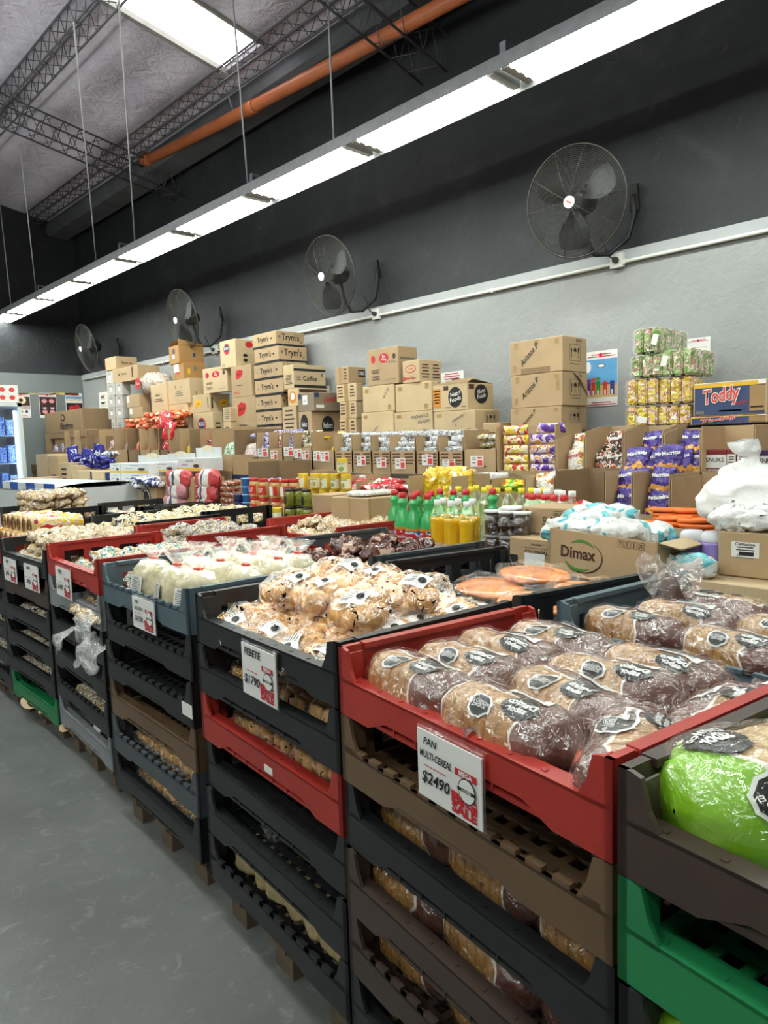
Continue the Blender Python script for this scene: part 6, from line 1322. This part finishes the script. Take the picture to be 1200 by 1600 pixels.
new('shrink_wrap', MB().grid(lambda u, v: Vector((ww / 2 + (ww / 2 + .004) * math.copysign(abs(math.cos(6.283 * v)) ** .3, math.cos(6.283 * v)), .115 + .115 * math.copysign(abs(math.sin(6.283 * v)) ** .3, math.sin(6.283 * v)), .002 + .205 * u)) + noise.noise_vector(Vector((v * 12, u * 4, 1))) * .004, 10, 40, cv=True).mesh('shrink_wrap', FOIL), t)
lathe_thing('lid_stack', 'round white lid on top of the wrapped dark tubs', 'lid', (2.62, W(800, 790, 2.62)[0], TZ + .221), [('lid_disc', MB().lathe([(.001, 0), (.05, 0), (.053, .008), (.046, .014), (.001, .015)], 24).mesh('lid_disc', WHITE))])
# cartons on the near table
M_BEAN = pm('bean_brown', '#6b5236', .7)
t, zt = carton('lower carton printed COLONIAL with a white ticket, behind the tilted carton', 796, 892, 893, 838, TZ, 2.5, d=.3, mk=[('Fr', INK, .07, .2, .16, .3), ('F', 'COLONIAL', .47, .5, .16, INK, .4), ('Fr', INK, .46, .66, .42, .012), ('Fr', INK, .46, .34, .42, .012), ('F', 'chocolate', .47, .8, .08, INK, .4), ('Fr', WHITE, .44, .1, .34, .75, .003), ('F', '.001-30176', .42, .38, .07, INK, .2)], yaw=-2)
t, zt = carton('carton printed CHOCO with a cocoa bean drawing, upper one of two', 814, 892, 931, 791, zt + .002, 2.62, mk=[('F', 'CHOCO', .63, .56, .2, INK, .34), ('F', 'DE LECHE', .66, .3, .2, INK, .42), ('F', 'COLONIAL', .82, .76, .1, INK, .3), ('Fr', INK, .82, .88, .3, .012), ('Fe', M_BEAN, .14, .5, .08, .42), ('Fe', CARD, .14, .5, .05, .36, .002), ('Fe', M_BEAN, .16, .45, .03, .3, .003), ('Fe', M_BEAN, .1, .3, .1, .2, .0025)])
# the tilted open carton
DX, DY = 2.30, W(857, 860, 2.30)[0]
t = thing('open_carton', 'big open carton printed Dimax, tilted, full of white and turquoise packs', 'carton', (DX, DY, TZ + .012), rot=(0, R(2.5), R(-94)))
w_, d_, h_ = .44, .36, .185; T = .005
new('carton_body', MB().box(0, w_, 0, d_, 0, T).box(0, w_, 0, T, 0, h_).box(0, w_, d_ - T, d_, 0, h_).box(0, T, 0, d_, 0, h_).box(w_ - T, w_, 0, d_, 0, h_).mesh('carton_body', CARD), t)
new('side_flap', MB().add([(w_, 0, h_), (w_, d_, h_), (w_ + .05, d_ - .1, h_ - .02), (w_ + .05, .05, h_ - .02), (w_, 0, h_ - .004), (w_, d_, h_ - .004), (w_ + .05, d_ - .1, h_ - .024), (w_ + .05, .05, h_ - .024)], [(0, 1, 2, 3), (7, 6, 5, 4)]).mesh('side_flap', CARDL), t)
put_text(t, 'Dimax', (.125, -.0015, .105), .042, INKB, 'F', wmax=.15, bold=.035, name='brand_lettering')
def arcs(a0, a1, ra, rb, w0, mt, nm, cx_=.14, cz_=.098):
    n = 18; m = MB(); vs = []
    for i in range(n + 1):
        a = R(a0 + (a1 - a0) * i / n); wd = w0 * math.sin(math.pi * i / n) + .0006
        vs += [(cx_ + (ra + wd) * math.cos(a), -.0018, cz_ + (rb + wd) * math.sin(a)), (cx_ + (ra - wd * .2) * math.cos(a), -.0018, cz_ + (rb - wd * .2) * math.sin(a))]
    m.add(vs, [(2 * i, 2 * i + 1, 2 * i + 3, 2 * i + 2) for i in range(n)]); new(nm, m.mesh(nm, mt), t)
arcs(40, 125, .075, .052, .008, INKGR, 'green_arc'); arcs(205, 300, .075, .05, .008, INKGR, 'green_arc'); arcs(230, 415, .088, .06, .004, INKB, 'brown_arc')
for k in range(4): flat(t, 'handling_frame', rec(.022, .024), (.30 + k * .026, -.0014, .165), INK); flat(t, 'handling_frame', rec(.0195, .0215), (.30 + k * .026, -.002, .165), CARD); put_text(t, 'YTJX'[k], (.30 + k * .026, -.0026, .165), .014, INK, 'F')
M_DIAP = printed('white_turquoise_pack', ['#dededa', '#e4e4e0', '#d8d8d4', '#e6e6e2', '#dededa', '#5fb8c2', '#7fcad0'], 5, .3, .7, 14)
DP_ = [lump(.24, .13, .09, k + 60, .022, 16, 24, 2.6, name='pack') for k in (1, 2, 3)]
for k, (px, X, z, rz, lb) in enumerate(((893, 2.42, .135, -90, 'nearest the cocoa carton'), (925, 2.55, .165, -70, 'at the back, on top'), (968, 2.42, .14, -100, 'in the middle'), (1003, 2.48, .13, -85, 'on the right by the flap'), (950, 2.6, .17, -60, 'at the very back'))):
    o = new('diaper_pack', DP_[k % 3], mat=M_DIAP); o.matrix_world = TM(*on(px, X, TZ + z), 8, 0, rz); tag(o, 'white and turquoise diaper pack in the tilted carton, ' + lb, 'diaper pack')
o = new('flat_carton', bx_mesh(.62, .34, .062), mat=CARDL); o.matrix_world = TM(2.31, W(1042, 915, 2.31)[0], TZ, 0, 0, -92); tag(o, 'flat closed carton under the boxed label carton, behind the blue grey crate', 'box')
ZF = TZ + .064
o = new('diaper_pack', DP_[1], mat=M_DIAP); o.matrix_world = TM(2.36, W(1078, 890, 2.36)[0], ZF, 0, 0, -95, .78); tag(o, 'white and turquoise diaper pack lying alone on the flat carton', 'diaper pack')
t, zt = carton('carton with a white Centurion ticket, under the tied white bag', 1122, 1222, 1223, 829, ZF, 2.42, d=.3, mat=CARD, mk=[('Fr', WHITE, .44, .62, .44, .34), ('F', 'Centurion', .44, .74, .07, INK, .4), ('Fl', 2, .44, .66, .3, .06, INKG), ('Fr', INK, .46, .54, .24, .07, .002), ('Fl', 2, .44, .48, .3, .05, INKG)])
ZC = zt
M_LIL = pm('lilac_tub', '#8f7ac2', .3, .08, coat=.5); M_WLID = pm('white_lid', '#dedfe6', .35)
PT = [('tub_body', MB().lathe([(.001, 0), (.04, 0), (.046, .01), (.046, .02), (.042, .028), (.046, .09), (.044, .1)], 24).mesh('tub_body', M_LIL)), ('lid', MB().lathe([(.041, .1), (.042, .102), (.04, .125), (.03, .134), (.001, .135)], 24).mesh('lid', M_WLID))]
PT2 = [PT[0], ('lid', MB().lathe([(.052, .1), (.054, .104), (.054, .112), (.05, .118), (.001, .119)], 24).mesh('lid', M_LIL))]
lathe_thing('lilac_tub', 'lilac tub with a white lid, front left of the group', 'tub', on(1083, 2.50, ZF), PT); lathe_thing('lilac_tub', 'lilac tub with a white lid, half hidden by the labelled carton', 'tub', on(1116, 2.50, ZF), PT)
lathe_thing('lilac_tub', 'lilac tub with a wide lilac lid, behind the white lidded pair', 'tub', on(1103, 2.62, TZ + .03), PT2, s=1.2)
M_ORL = pm('orange_lid', '#e5722a', .35, .08); M_GT = film('clear_tub', .5, milky=(.7, .7, .7, .3))
OT = [('tub_body', MB().lathe([(.001, 0), (.05, 0), (.058, .05), (.001, .05)], 22).mesh('tub_body', M_GT)), ('lid', MB().lathe([(.062, .05), (.064, .052), (.064, .062), (.058, .066), (.001, .064)], 26).mesh('lid', M_ORL))]
for lv in range(2):
    for k, (px, X) in enumerate(((1036, 2.78), (1066, 2.76), (1094, 2.8), (1050, 2.92), (1086, 2.93))):
        lathe_thing('orange_lid_tub', 'clear tub with a flat orange lid, %s layer of the orange heap' % ['bottom', 'second'][lv], 'tub', on(px, X, TZ + .0665 * lv), OT, 'orange lidded tubs, layer %d' % (lv + 1), s=.95)
OLID = MB().lathe([(.001, 0), (.066, .0), (.069, .003), (.069, .012), (.06, .018), (.052, .013), (.001, .013)], 28).mesh('orange_disc', M_ORL)
for k, (px, X, n) in enumerate(((1033, 2.76, 3), (1060, 2.82, 4), (1092, 2.78, 4), (1050, 2.95, 5), (1084, 2.96, 5))):
    for q in range(n):
        o = new('orange_disc', OLID); o.location = (X + .006 * (q % 2), W(px, 800, X)[0] + .005 * q, TZ + .1335 + q * .0185); o.rotation_euler = (R(2 * (q % 3) - 2), R(q), 0); tag(o, 'loose orange lid, %s pile of the orange heap, %s from below' % (ORD[k], ORD[q]), 'lid', 'loose orange lids')
# tied white bag
M_WBAG = pm('white_bag', '#f2f1ee', .35, .04, 6, .5, 14, .02)
Mw = TM(2.62, W(1180, 780, 2.62)[0], ZC)
def bagfn(u, v):
    a = 6.283 * v; pr = [(0, .6), (.12, .95), (.3, 1), (.5, .85), (.66, .45), (.74, .16), (.8, .12), (.9, .24), (1, .2)]
    for (p, q), (p2, q2) in zip(pr, pr[1:]):
        if u <= p2: r = q + (q2 - q) * (u - p) / (p2 - p); break
    r *= .155; p = Vector((r * math.cos(a) * 1.25, r * math.sin(a) * .95, .30 * u))
    f = 1 if u > .05 else 0
    return p + noise.noise_vector(p * 14) * .022 * f + noise.noise_vector(p * 34 + Vector((3, 1, 2))) * .009 * f + Vector((-.10 * max(0, u - .55), 0, 0))
o = new('white_bag', MB().grid(bagfn, 44, 44, cv=True).mesh('white_bag', M_WBAG)); o.matrix_world = Mw @ TM(0, 0, .0, 0, 0, -90); tag(o, 'big white plastic bag tied at the neck, on the ticketed carton', 'bag')
for px, X, s_, lb in ((1150, 2.47, .75, 'left of the big one'), (1185, 2.46, .7, 'in front of the big one')):
    o = new('white_bag', lump(.2, .13, .11, px, .03, 18, 24, 2.1, name='white_bag'), mat=M_WBAG); o.matrix_world = TM(*on(px, X, ZC), 0, -10, -80, s_); tag(o, 'small white plastic bag lying on the ticketed carton, ' + lb, 'bag')
# the lower cartons of snacks
XL = 3.26
def lowbox(lb, x0, x1, yt, yf, **kw): return open_box(lb, x0, x1, yt, yf, kw.pop('X', XL), zb=TZ, **kw)
b = lowbox('tall empty open carton in the lower row, right of the yellow caps', 868, 944, 736, 790, d=.34, mat=CARDD)
b = lowbox('lower open carton of purple snack bags, left one', 945, 988, 737, 800, d=.34, cut=.0)
fill(b, 'bags', 2, 3, M_PURP, 'purple snack bag in the left of two lower cartons', 'snack bag', 'purple snack bags, lower left carton', 'snack_bag', 90)
b = lowbox('lower open carton of purple snack bags, right one', 989, 1047, 741, 803, d=.34, cut=.0)
fill(b, 'bags', 2, 3, M_PURP, 'purple snack bag in the right of two lower cartons', 'snack bag', 'purple snack bags, lower right carton', 'snack_bag', 91)
b = lowbox('lower open carton holding dark red boxes, behind the orange lids', 1048, 1133, 748, 806, d=.34, cut=0)
for k in range(2):
    o = new('snack_box', bx_mesh(.26, .09, .05), mat=DR); o.matrix_world = Matrix.Translation(b[0].location) @ TM(.05 + .1 * k, -.03, .11, 0, 0, -90); tag(o, 'dark red snack box lying in the lower carton, %s' % ['front one', 'back one'][k], 'snack box')
lowbox('open carton at the right edge behind the tied white bag', 1134, 1220, 752, 800, d=.34, cut=0, mat=CARDD)
b = open_box('open carton with slanting sides holding yellow bags', 638.5, 706, 744, 792, 2.98, zb=TZ, d=.34, cut=-.0, mk=[('F', 'mentos', .72, .3, .13, INKB, .35)])
for k in range(7): 
    o = new('yellow_bag', BAGS[k % 3], mat=M_YELB); o.matrix_world = TM(*on(664 + k * 9.5, 3.12 + .05 * (k % 2), TZ + .17 + .01 * (k % 3)), -10, 14 - k * 3, -90 + (k * 23) % 40 - 20, .95); tag(o, 'bright yellow bag standing in the slanting carton, %s from the left' % ORD[k], 'bag', 'bright yellow bags')
b = lowbox('low open carton of red bags, behind the big plain carton', 556, 638, 752, 772, d=.36)
for k in range(9):
    o = new('red_bag', FLATB[k % 3], mat=M_RED if k % 3 else printed('red_grey_bag', ['#8d8b8c', '#c6202a', '#d8d4d2', '#6b696a'], 14, .25)); o.matrix_world = TM(*on(566 + (k % 5) * 16, 3.36 + .12 * (k // 5), TZ + .20 + .03 * (k // 5)), 8, -6, k * 47); tag(o, 'red bag heaped behind the big plain carton', 'bag', 'red bags behind the plain carton')
for k in range(6):
    o = new('wafer_bag', FLATB[k % 3], mat=M_PINKW); o.matrix_world = TM(*on(706 + (k % 4) * 19, 3.5 + .05 * (k // 4), TZ + .25 + .045 * (k // 4)), 5, 3, k * 31, .95); tag(o, 'pack of pink and white wafers lying under the tagged cartons', 'wafer pack', 'pink wafer packs')
lowbox('low carton under the pink wafers', 698, 772, 741, 752, X=3.42, d=.22)
for k in range(5):
    o = new('white_stick_pack', PACK[k % 2], mat=WHITE); o.matrix_world = TM(*on(752 + k * 7.5, 3.47, TZ + .31), 0, 90, 0, .8) @ Matrix.Translation((0, 0, -.09)); tag(o, 'white stick shaped pack standing in a row, %s from the left' % ORD[k], 'pack', 'white stick packs')
b = lowbox('low carton of bright green and yellow bags, above the yellow caps', 768, 820, 748, 768, d=.3)
fill(b, 'flat', 3, 2, M_GRNB, 'bright green bag lying in the low carton above the yellow caps', 'bag', 'bright green bags', 'green_bag', 70)
b = lowbox('open carton with a pale flap and a white printed bag', 821, 866, 744, 772, d=.3, cut=0, mat=CARDL)
fill(b, 'bags', 1, 1, M_WHITEB, 'white printed bag standing in the carton with the pale flap', 'bag', None, 'white_bag', 71)
o = new('red_bag', FLATB[0], mat=M_RED); o.matrix_world = TM(*on(908, 3.0, TZ + .15), 30, 0, -60, 1.1); tag(o, 'red bag lying at the foot of the tall empty carton', 'bag')
b = lowbox('low carton of silver packets, beside the single chickpea can', 546, 572, 742, 758, X=3.4, d=.24)
fill(b, 'small', 3, 3, M_SILVER, 'silver packet in the low carton beside the chickpea cans', 'packet', 'silver packets beside the cans', 'foil_packet', 72)
b = lowbox('carton of white and pale sweets, behind the peanut butter jars', 441, 492, 736, 748, X=3.4, d=.24)
fill(b, 'flat', 2, 1, M_WHITEB, 'pale green and white bag behind the peanut butter jars', 'bag', 'pale bags behind the jars', 'sweets_bag', 73)
b = lowbox('open carton of purple and orange wrapped sweets, flap turned to the viewer', 388, 440, 722, 750, X=3.35, d=.3, cut=0, mat=CARDD)
fill(b, 'flat', 2, 1, M_PURPB, 'purple and white bag in the carton with the turned flap', 'bag', 'bags in the carton with the turned flap', 'sweets_bag', 74)
b = lowbox('carton with a dark blue rim and a few purple bags', 363, 387, 719, 742, X=3.4, d=.3, mat=CARD, mk=[('Fr', NAVY, .5, .95, 1, .12)])
lowbox('plain open carton behind the red and white sacks', 316, 362, 712, 735, X=3.42, d=.22)
carton('small carton with a white barcode ticket, left of the big plain carton', 488, 518, 519, 772, TZ, 2.78, d=.2, mk=[('Fr', WHITE, .72, .35, .5, .26), ('Fl', 5, .72, .42, .34, .04, INK)])
t = carton('big plain carton with clear wrapped white goods on top', 518, 576.5, 634, 776, TZ, 2.62, mat=CARD, mk=[('Ft', .5, .5, .03, 1), ('Rr', TAPE, .02, .5, .05, 1)])
o = new('white_wrapped_goods', lump(.2, .3, .03, 9, .006, 12, 24, 4, name='white_wrapped_goods'), mat=printed('white_crinkle', ['#e9e8e4', '#d9d6d0', '#f2f2f0'], 30, .2)); o.matrix_world = t[0].matrix_basis @ TM(.16, .18, t[1] - TZ + .0); tag(o, 'white crinkled goods filling the top of the big plain carton', 'goods')
# confectionery boxes, sacks and cartons on the left part
M_BXW = pm('confectionery_white', '#d9dcdc', .4, .04)
def conf(lb, x0, x1, yt, yb, X, up=False, grp=None):
    ya, zt = W(x0, yt, X); yc = W(x1, yt, X)[0]; zb = W(x0, yb, X)[1]; w2, h2 = ya - yc, zt - zb
    t = thing('confectionery_box', lb, 'box', (X, ya, zb)); new('box_body', bx_mesh(w2, .2, h2, .003), t, mat=M_BXW)
    marks(t, w2, .2, h2, [('Fr', YEL, .5, .14, .98, .2), ('Fl', 1, .3, .45, .3, .12, INKG), ('Fe', INKB, .75, .4, .12, .14), ('Fl', 1, .5, .75, .3, .12, INKG)])
    if up: new('display_flap', MB().box(.0, w2, .19, .196, h2, h2 * 1.75).mesh('display_flap', M_BXW), t); new('crest_label', MB().prism([(w2 * .3 + .2 * w2 * (1 - math.cos(a)), h2 * (1.75 if up == 1 else .95) + .02 * math.sin(a)) for a in [i * math.pi / 8 for i in range(9)]] + [(w2 * .7, h2 * 1.5), (w2 * .3, h2 * 1.5)], .183, .188).mesh('crest_label', pm('crest_cream', '#e6dcc0', .5)), t)
rows_ = [((171, 187), (188, 232), 724, 739), ((171, 187.5), (189, 234), 739.2, 754.5), ((169, 186), (187.5, 212), 755, 768), ((171, 187), (188, 214), 768.5, 782)]
for r, (a, b_, yt, yb) in enumerate(rows_):
    for k, xx in enumerate((a, b_)): conf('white and yellow confectionery box, %s row from the top, %s' % (ORD[r], ['left', 'right'][k]), xx[0], xx[1], yt, yb, 3.0, up=(r == 0 and k == 1))
conf('white confectionery box with a chocolate drawing, middle of the top row', 233.5, 275, 722, 738, 3.1, up=True); conf('white confectionery box with a cream crest, right of the top row', 277, 316, 716, 736, 3.12, up=True)
tag(new('display_riser', MB().box(3.0, 3.3, W(318, 740, 3.1)[0], W(236, 740, 3.1)[0], TZ, W(277, 740, 3.1)[1] - .03).mesh('display_riser', CARD)), 'carton hidden below the confectionery boxes with crests', 'box')
M_SACKW = printed('white_navy_bag', ['#e9e8e6', '#e2e0de', '#2c3f7a', '#f0efed'], 8, .3); M_SACKR = printed('red_white_sack', ['#c9283a', '#bd2233', '#d5384a', '#c9283a', '#e9dfe0'], 6, .25); M_SACKP = printed('pink_film_sack', ['#d8a0a8', '#c96a78', '#e6c9cc', '#b8404f'], 7, .22)
for k, (px, z) in enumerate(((212, .30), (228, .29), (244, .31), (222, .335), (238, .34))):
    o = new('sweets_bag', FLATB[k % 3], mat=M_SACKW); o.matrix_world = TM(*on(px, 2.95, TZ + z - .11), 6, 0, k * 33, 1.25); tag(o, 'white and navy bag lying before the confectionery boxes, %s from the left' % ORD[k], 'bag', 'white and navy bags')
tag(new('display_riser', MB().box(2.92, 3.28, W(250, 760, 2.95)[0], W(204, 760, 2.95)[0], TZ, TZ + .175).mesh('display_riser', CARD)), 'carton hidden below the white and navy bags', 'box') if False else None
carton('small carton with a big black oval logo, in front of the white and navy bags', 216, 245, 253, 754, TZ, 2.93, mk=[('Fe', INK, .45, .42, .25, .4), ('Fe', WHITE, .45, .42, .2, .33, .002), ('Fe', INK, .45, .42, .17, .28, .003), ('F', 'Felfort', .45, .42, .12, WHITE, .3)], d=.22)
def sackm(name, ends, mid):
    q = NT(name); co = q.coords('Object', True); c0 = q.coords(); sx = q.n('ShaderNodeSeparateXYZ'); q.l(c0, sx.inputs[0])
    m = q.n('ShaderNodeMath', operation='MULTIPLY_ADD', i1=.03); q.l(q.noise(co, 20, 2), m.inputs[0]); q.l(sx.outputs[2], m.inputs[2])
    f = q.ramp(m.outputs[0], [(0, hx(ends)), (.10, hx('#e9e4e0')), (.135, hx('#26365f')), (.16, hx('#e9e4e0')), (.225, hx(ends))], 'CONSTANT')
    q.l(q.mix(.12, f, q.ramp(q.noise(co, 12, 3), [(.3, hx(ends)), (.7, hx(mid))])), q.b.inputs['Base Color']); q.b.inputs['Roughness'].default_value = .25; q.bump(q.crinkle(co, 16), .7, .012); return q.m
M_SR = sackm('red_white_sack', '#c2242f', '#eadfdc'); M_SP = sackm('pink_film_sack_', '#c98890', '#e6c9cc')
SK = [pillow(.12, .29, .09, k + 80, 14, 20, .012, .0, name='sack') for k in (1, 2)]
for lv in range(3):
    for dp_ in range(2):
        for k in range(2):
            pink = lv < 2 and k == 0
            o = new('sugar_sack', SK[(k + lv) % 2], mat=M_SP if pink else M_SR); o.matrix_world = TM(*on(277 + k * 46 + lv * 3, 2.99 + .17 * dp_, TZ + .065 + lv * .108), 0, 88, -90 + random.Random(k + lv * 3 + dp_).uniform(-9, 9), 1.28) @ Matrix.Translation((0, 0, -.145))
            tag(o, '%s sack by the black round trays, %s layer, %s %s' % ('pink wrapped' if pink else 'red and white', ['bottom', 'middle', 'top'][lv], ['front', 'back'][dp_], ['left', 'right'][k]), 'sack', 'sacks by the black round trays')
for k, (x0, xm, x1, yt, lb, mk) in enumerate([(57, 75, 76, 710, 'open pale carton before the far corner carton', []), (76, 92, 96, 712, 'tall carton with a purple side band', [('Fr', pm('ink_purple', '#6a3a6e', .5), .5, .35, .3, .4)]), (93, 110, 116, 723, 'tall carton printed with rows of dark lines', [('Fl', 5, .45, .8, .6, .13, INK)]), (112, 121, 122.5, 727, 'narrow plain carton between two taller ones', []), (122.5, 140, 144, 735, 'plain carton with a dark corner, below the blue bags', [('Rr', NAVY, .5, .8, .9, .3)]), (144.5, 162, 171, 736, 'carton with a framed emblem and a dark corner, beside the confectionery boxes', [('Fr', INKB, .5, .45, .5, .5), ('Fr', CARDL, .5, .45, .46, .46, .002), ('Fe', INKG, .5, .45, .12, .12, .003), ('Rr', NAVY, .5, .78, .8, .35)])]):
    carton(lb, x0, xm, x1, yt, TZ, 2.98 if k > 1 else 3.1, mat=CARDL, mk=mk, d=.26 if k < 5 else .2)
for k in range(18):
    o = new('blue_bag', FLATB[k % 3] if k % 4 else BAGS[k % 3], mat=M_BLUEB); px = 121 + (k % 6) * 10.5; o.matrix_world = TM(*on(px, 3.12 + .09 * ((k // 3) % 2), W(130, 735, 3.1)[1] + .02 + .045 * (k // 6)), 14, 10, k * 41, .86); tag(o, 'royal blue bag heaped on the cartons left of the confectionery boxes', 'bag', 'royal blue bags')
for k in range(3):
    o = new('white_bag', FLATB[k], mat=M_SACKW); o.matrix_world = TM(*on(156 + k * 11, 3.25, W(160, 712, 3.2)[1] - .01), 0, 0, k * 50, 1.05); tag(o, 'white bag on the blue bag heap, %s from the left' % ORD[k], 'bag', 'white bags over the blue heap')
tag(new('display_riser', MB().box(3.14, 3.5, W(182, 735, 3.2)[0], W(118, 735, 3.2)[0], TZ, W(130, 735, 3.1)[1] + .015).mesh('display_riser', CARD)), 'carton hidden below the royal blue bags', 'box')
# ---------------------------------------------------------------- fridge, freezer and boxes at the far left
M_FRZ = pm('freezer_white', '#d9dcda', .3, .03); M_FBL = pm('freezer_blue', '#2a56b0', .35, .05)
t = thing('display_fridge', 'tall glass door fridge lit blue white at the far left edge', 'fridge', (2.35, 10.0, 0), 0)
fw, fd, fh = .74, .6, 2.06
new('cabinet', MB().box(0, .03, 0, fd, 0, fh).box(fw - .03, fw, 0, fd, 0, fh).box(0, fw, fd - .03, fd, 0, fh).box(0, fw, 0, fd, 0, .3).box(0, fw, 0, fd, fh - .06, fh).mesh('cabinet', M_FRZ), t)
new('lamp_strip', MB().box(fw - .09, fw - .05, .02, .04, .35, fh - .1).mesh('lamp_strip', emit('fridge_lamp', (.75, .88, 1.0), 5)), t)
for k in range(4):
    s_ = new('shelf', MB().box(.03, fw - .03, .06, fd - .03, .55 + k * .36, .565 + k * .36).mesh('shelf', WHITE), t)
door = new('door', MB().box(0, .05, -.04, 0, .3, fh).box(fw - .05, fw, -.04, 0, .3, fh).box(0, fw, -.04, 0, fh - .05, fh).box(0, fw, -.04, 0, .3, .35).mesh('door', M_FRZ), t)
new('pane', MB().box(.05, fw - .05, -.025, -.02, .35, fh - .05).mesh('pane', film('fridge_glass', .88, (.75, .86, 1), .03, wr=.02)), door); new('handle', MB().tube([(.06, -.06, .8), (.06, -.07, 1.2), (.06, -.06, 1.6)], .012, 8).mesh('handle', GALV), door)
CP = printed('fridge_goods', ['#2f5fc0', '#e9eef4', '#5a86d8', '#c9d6ea'], 14, .3)
for k in range(4):
    for i in range(6): o = new('chilled_pack', bx_mesh(.085, .2, .2 + .03 * ((i + k) % 2), .006), mat=CP); o.location = (2.35 + .05 + i * .105, 10.0 + .1, .567 + k * .36); tag(o, 'blue and white chilled pack behind the fridge door, %s shelf from below' % ORD[k], 'chilled pack', 'chilled packs on fridge shelf %d' % (k + 1))
t = thing('header_sign', 'white sheet with rows of red stamps on top of the fridge', 'sign', (2.35, 9.99, 2.065), 0)
new('sheet', MB().box(0, .72, 0, .01, 0, .22).mesh('sheet', WHITE), t)
for i in range(6):
    for j in range(2): flat(t, 'red_stamp', ell(.035, .03, 12), (.07 + i * .115, -.002, .06 + j * .1), RED3)
t = thing('chest_freezer', 'white chest freezer with a blue and white striped rim behind the pastries', 'freezer', (2.2, 6.4, 0), 0)
new('cabinet', MB().box(.0, .8, 0, 1.9, 0, 1.08).mesh('cabinet', M_FRZ), t)
new('curved_lid', MB().grid(lambda u, v: (.4 + (.42 - .02 * u) * math.cos(math.pi * v), u * 1.9, .1 + .98 + .045 * math.sin(math.pi * v)), 8, 16).mesh('curved_lid', pm('curved_lid', '#cfd6d6', .35, .03)), t)
for k in range(8): nm = ('blue_stripe', 'white_stripe')[k % 2]; new(nm, MB().box(-.012, .0, k * .2375, (k + 1) * .2375, 1.06, 1.13).mesh(nm, (M_FBL, M_FRZ)[k % 2]), t)
for i, (x, z, c, lb) in enumerate(((3.35, 0, CARD, 'lowest'), (3.35, .3, CARDO, 'second'), (3.36, .6, CARDO, 'third'), (3.36, .86, CARD, 'fourth, red printed'), (3.35, 1.12, CARDD, 'topmost'))):
    t = thing('cardboard_box', 'box in the far pile right of the fridge, %s from the floor' % lb, 'box', (x, 10.2, z), 0); hgt = (.299, .299, .259, .259, .13)[i]
    new('box_body', bx_mesh(.34, .4, hgt), t, mat=c); marks(t, .34, .4, hgt, [('Fr', (YEL, YEL, YEL, INKR, INKG)[i], .5, .5, .6, .4), ('Fl', 2, .5, .55, .5, .15, INK)])
for i in range(4):
    t = thing('cardboard_box', 'red striped box in front of the fridge foot, %s from the floor' % ORD[i], 'box', (2.62, 8.6, i * .28), 0); new('box_body', bx_mesh(.5, .4, .278), t, mat=CARD); marks(t, .5, .4, .278, [('Fr', INKR, .15, .5, .28, .98), ('Fr', INKR, .7, .85, .5, .12), ('Fl', 2, .6, .5, .4, .15, INKR)])
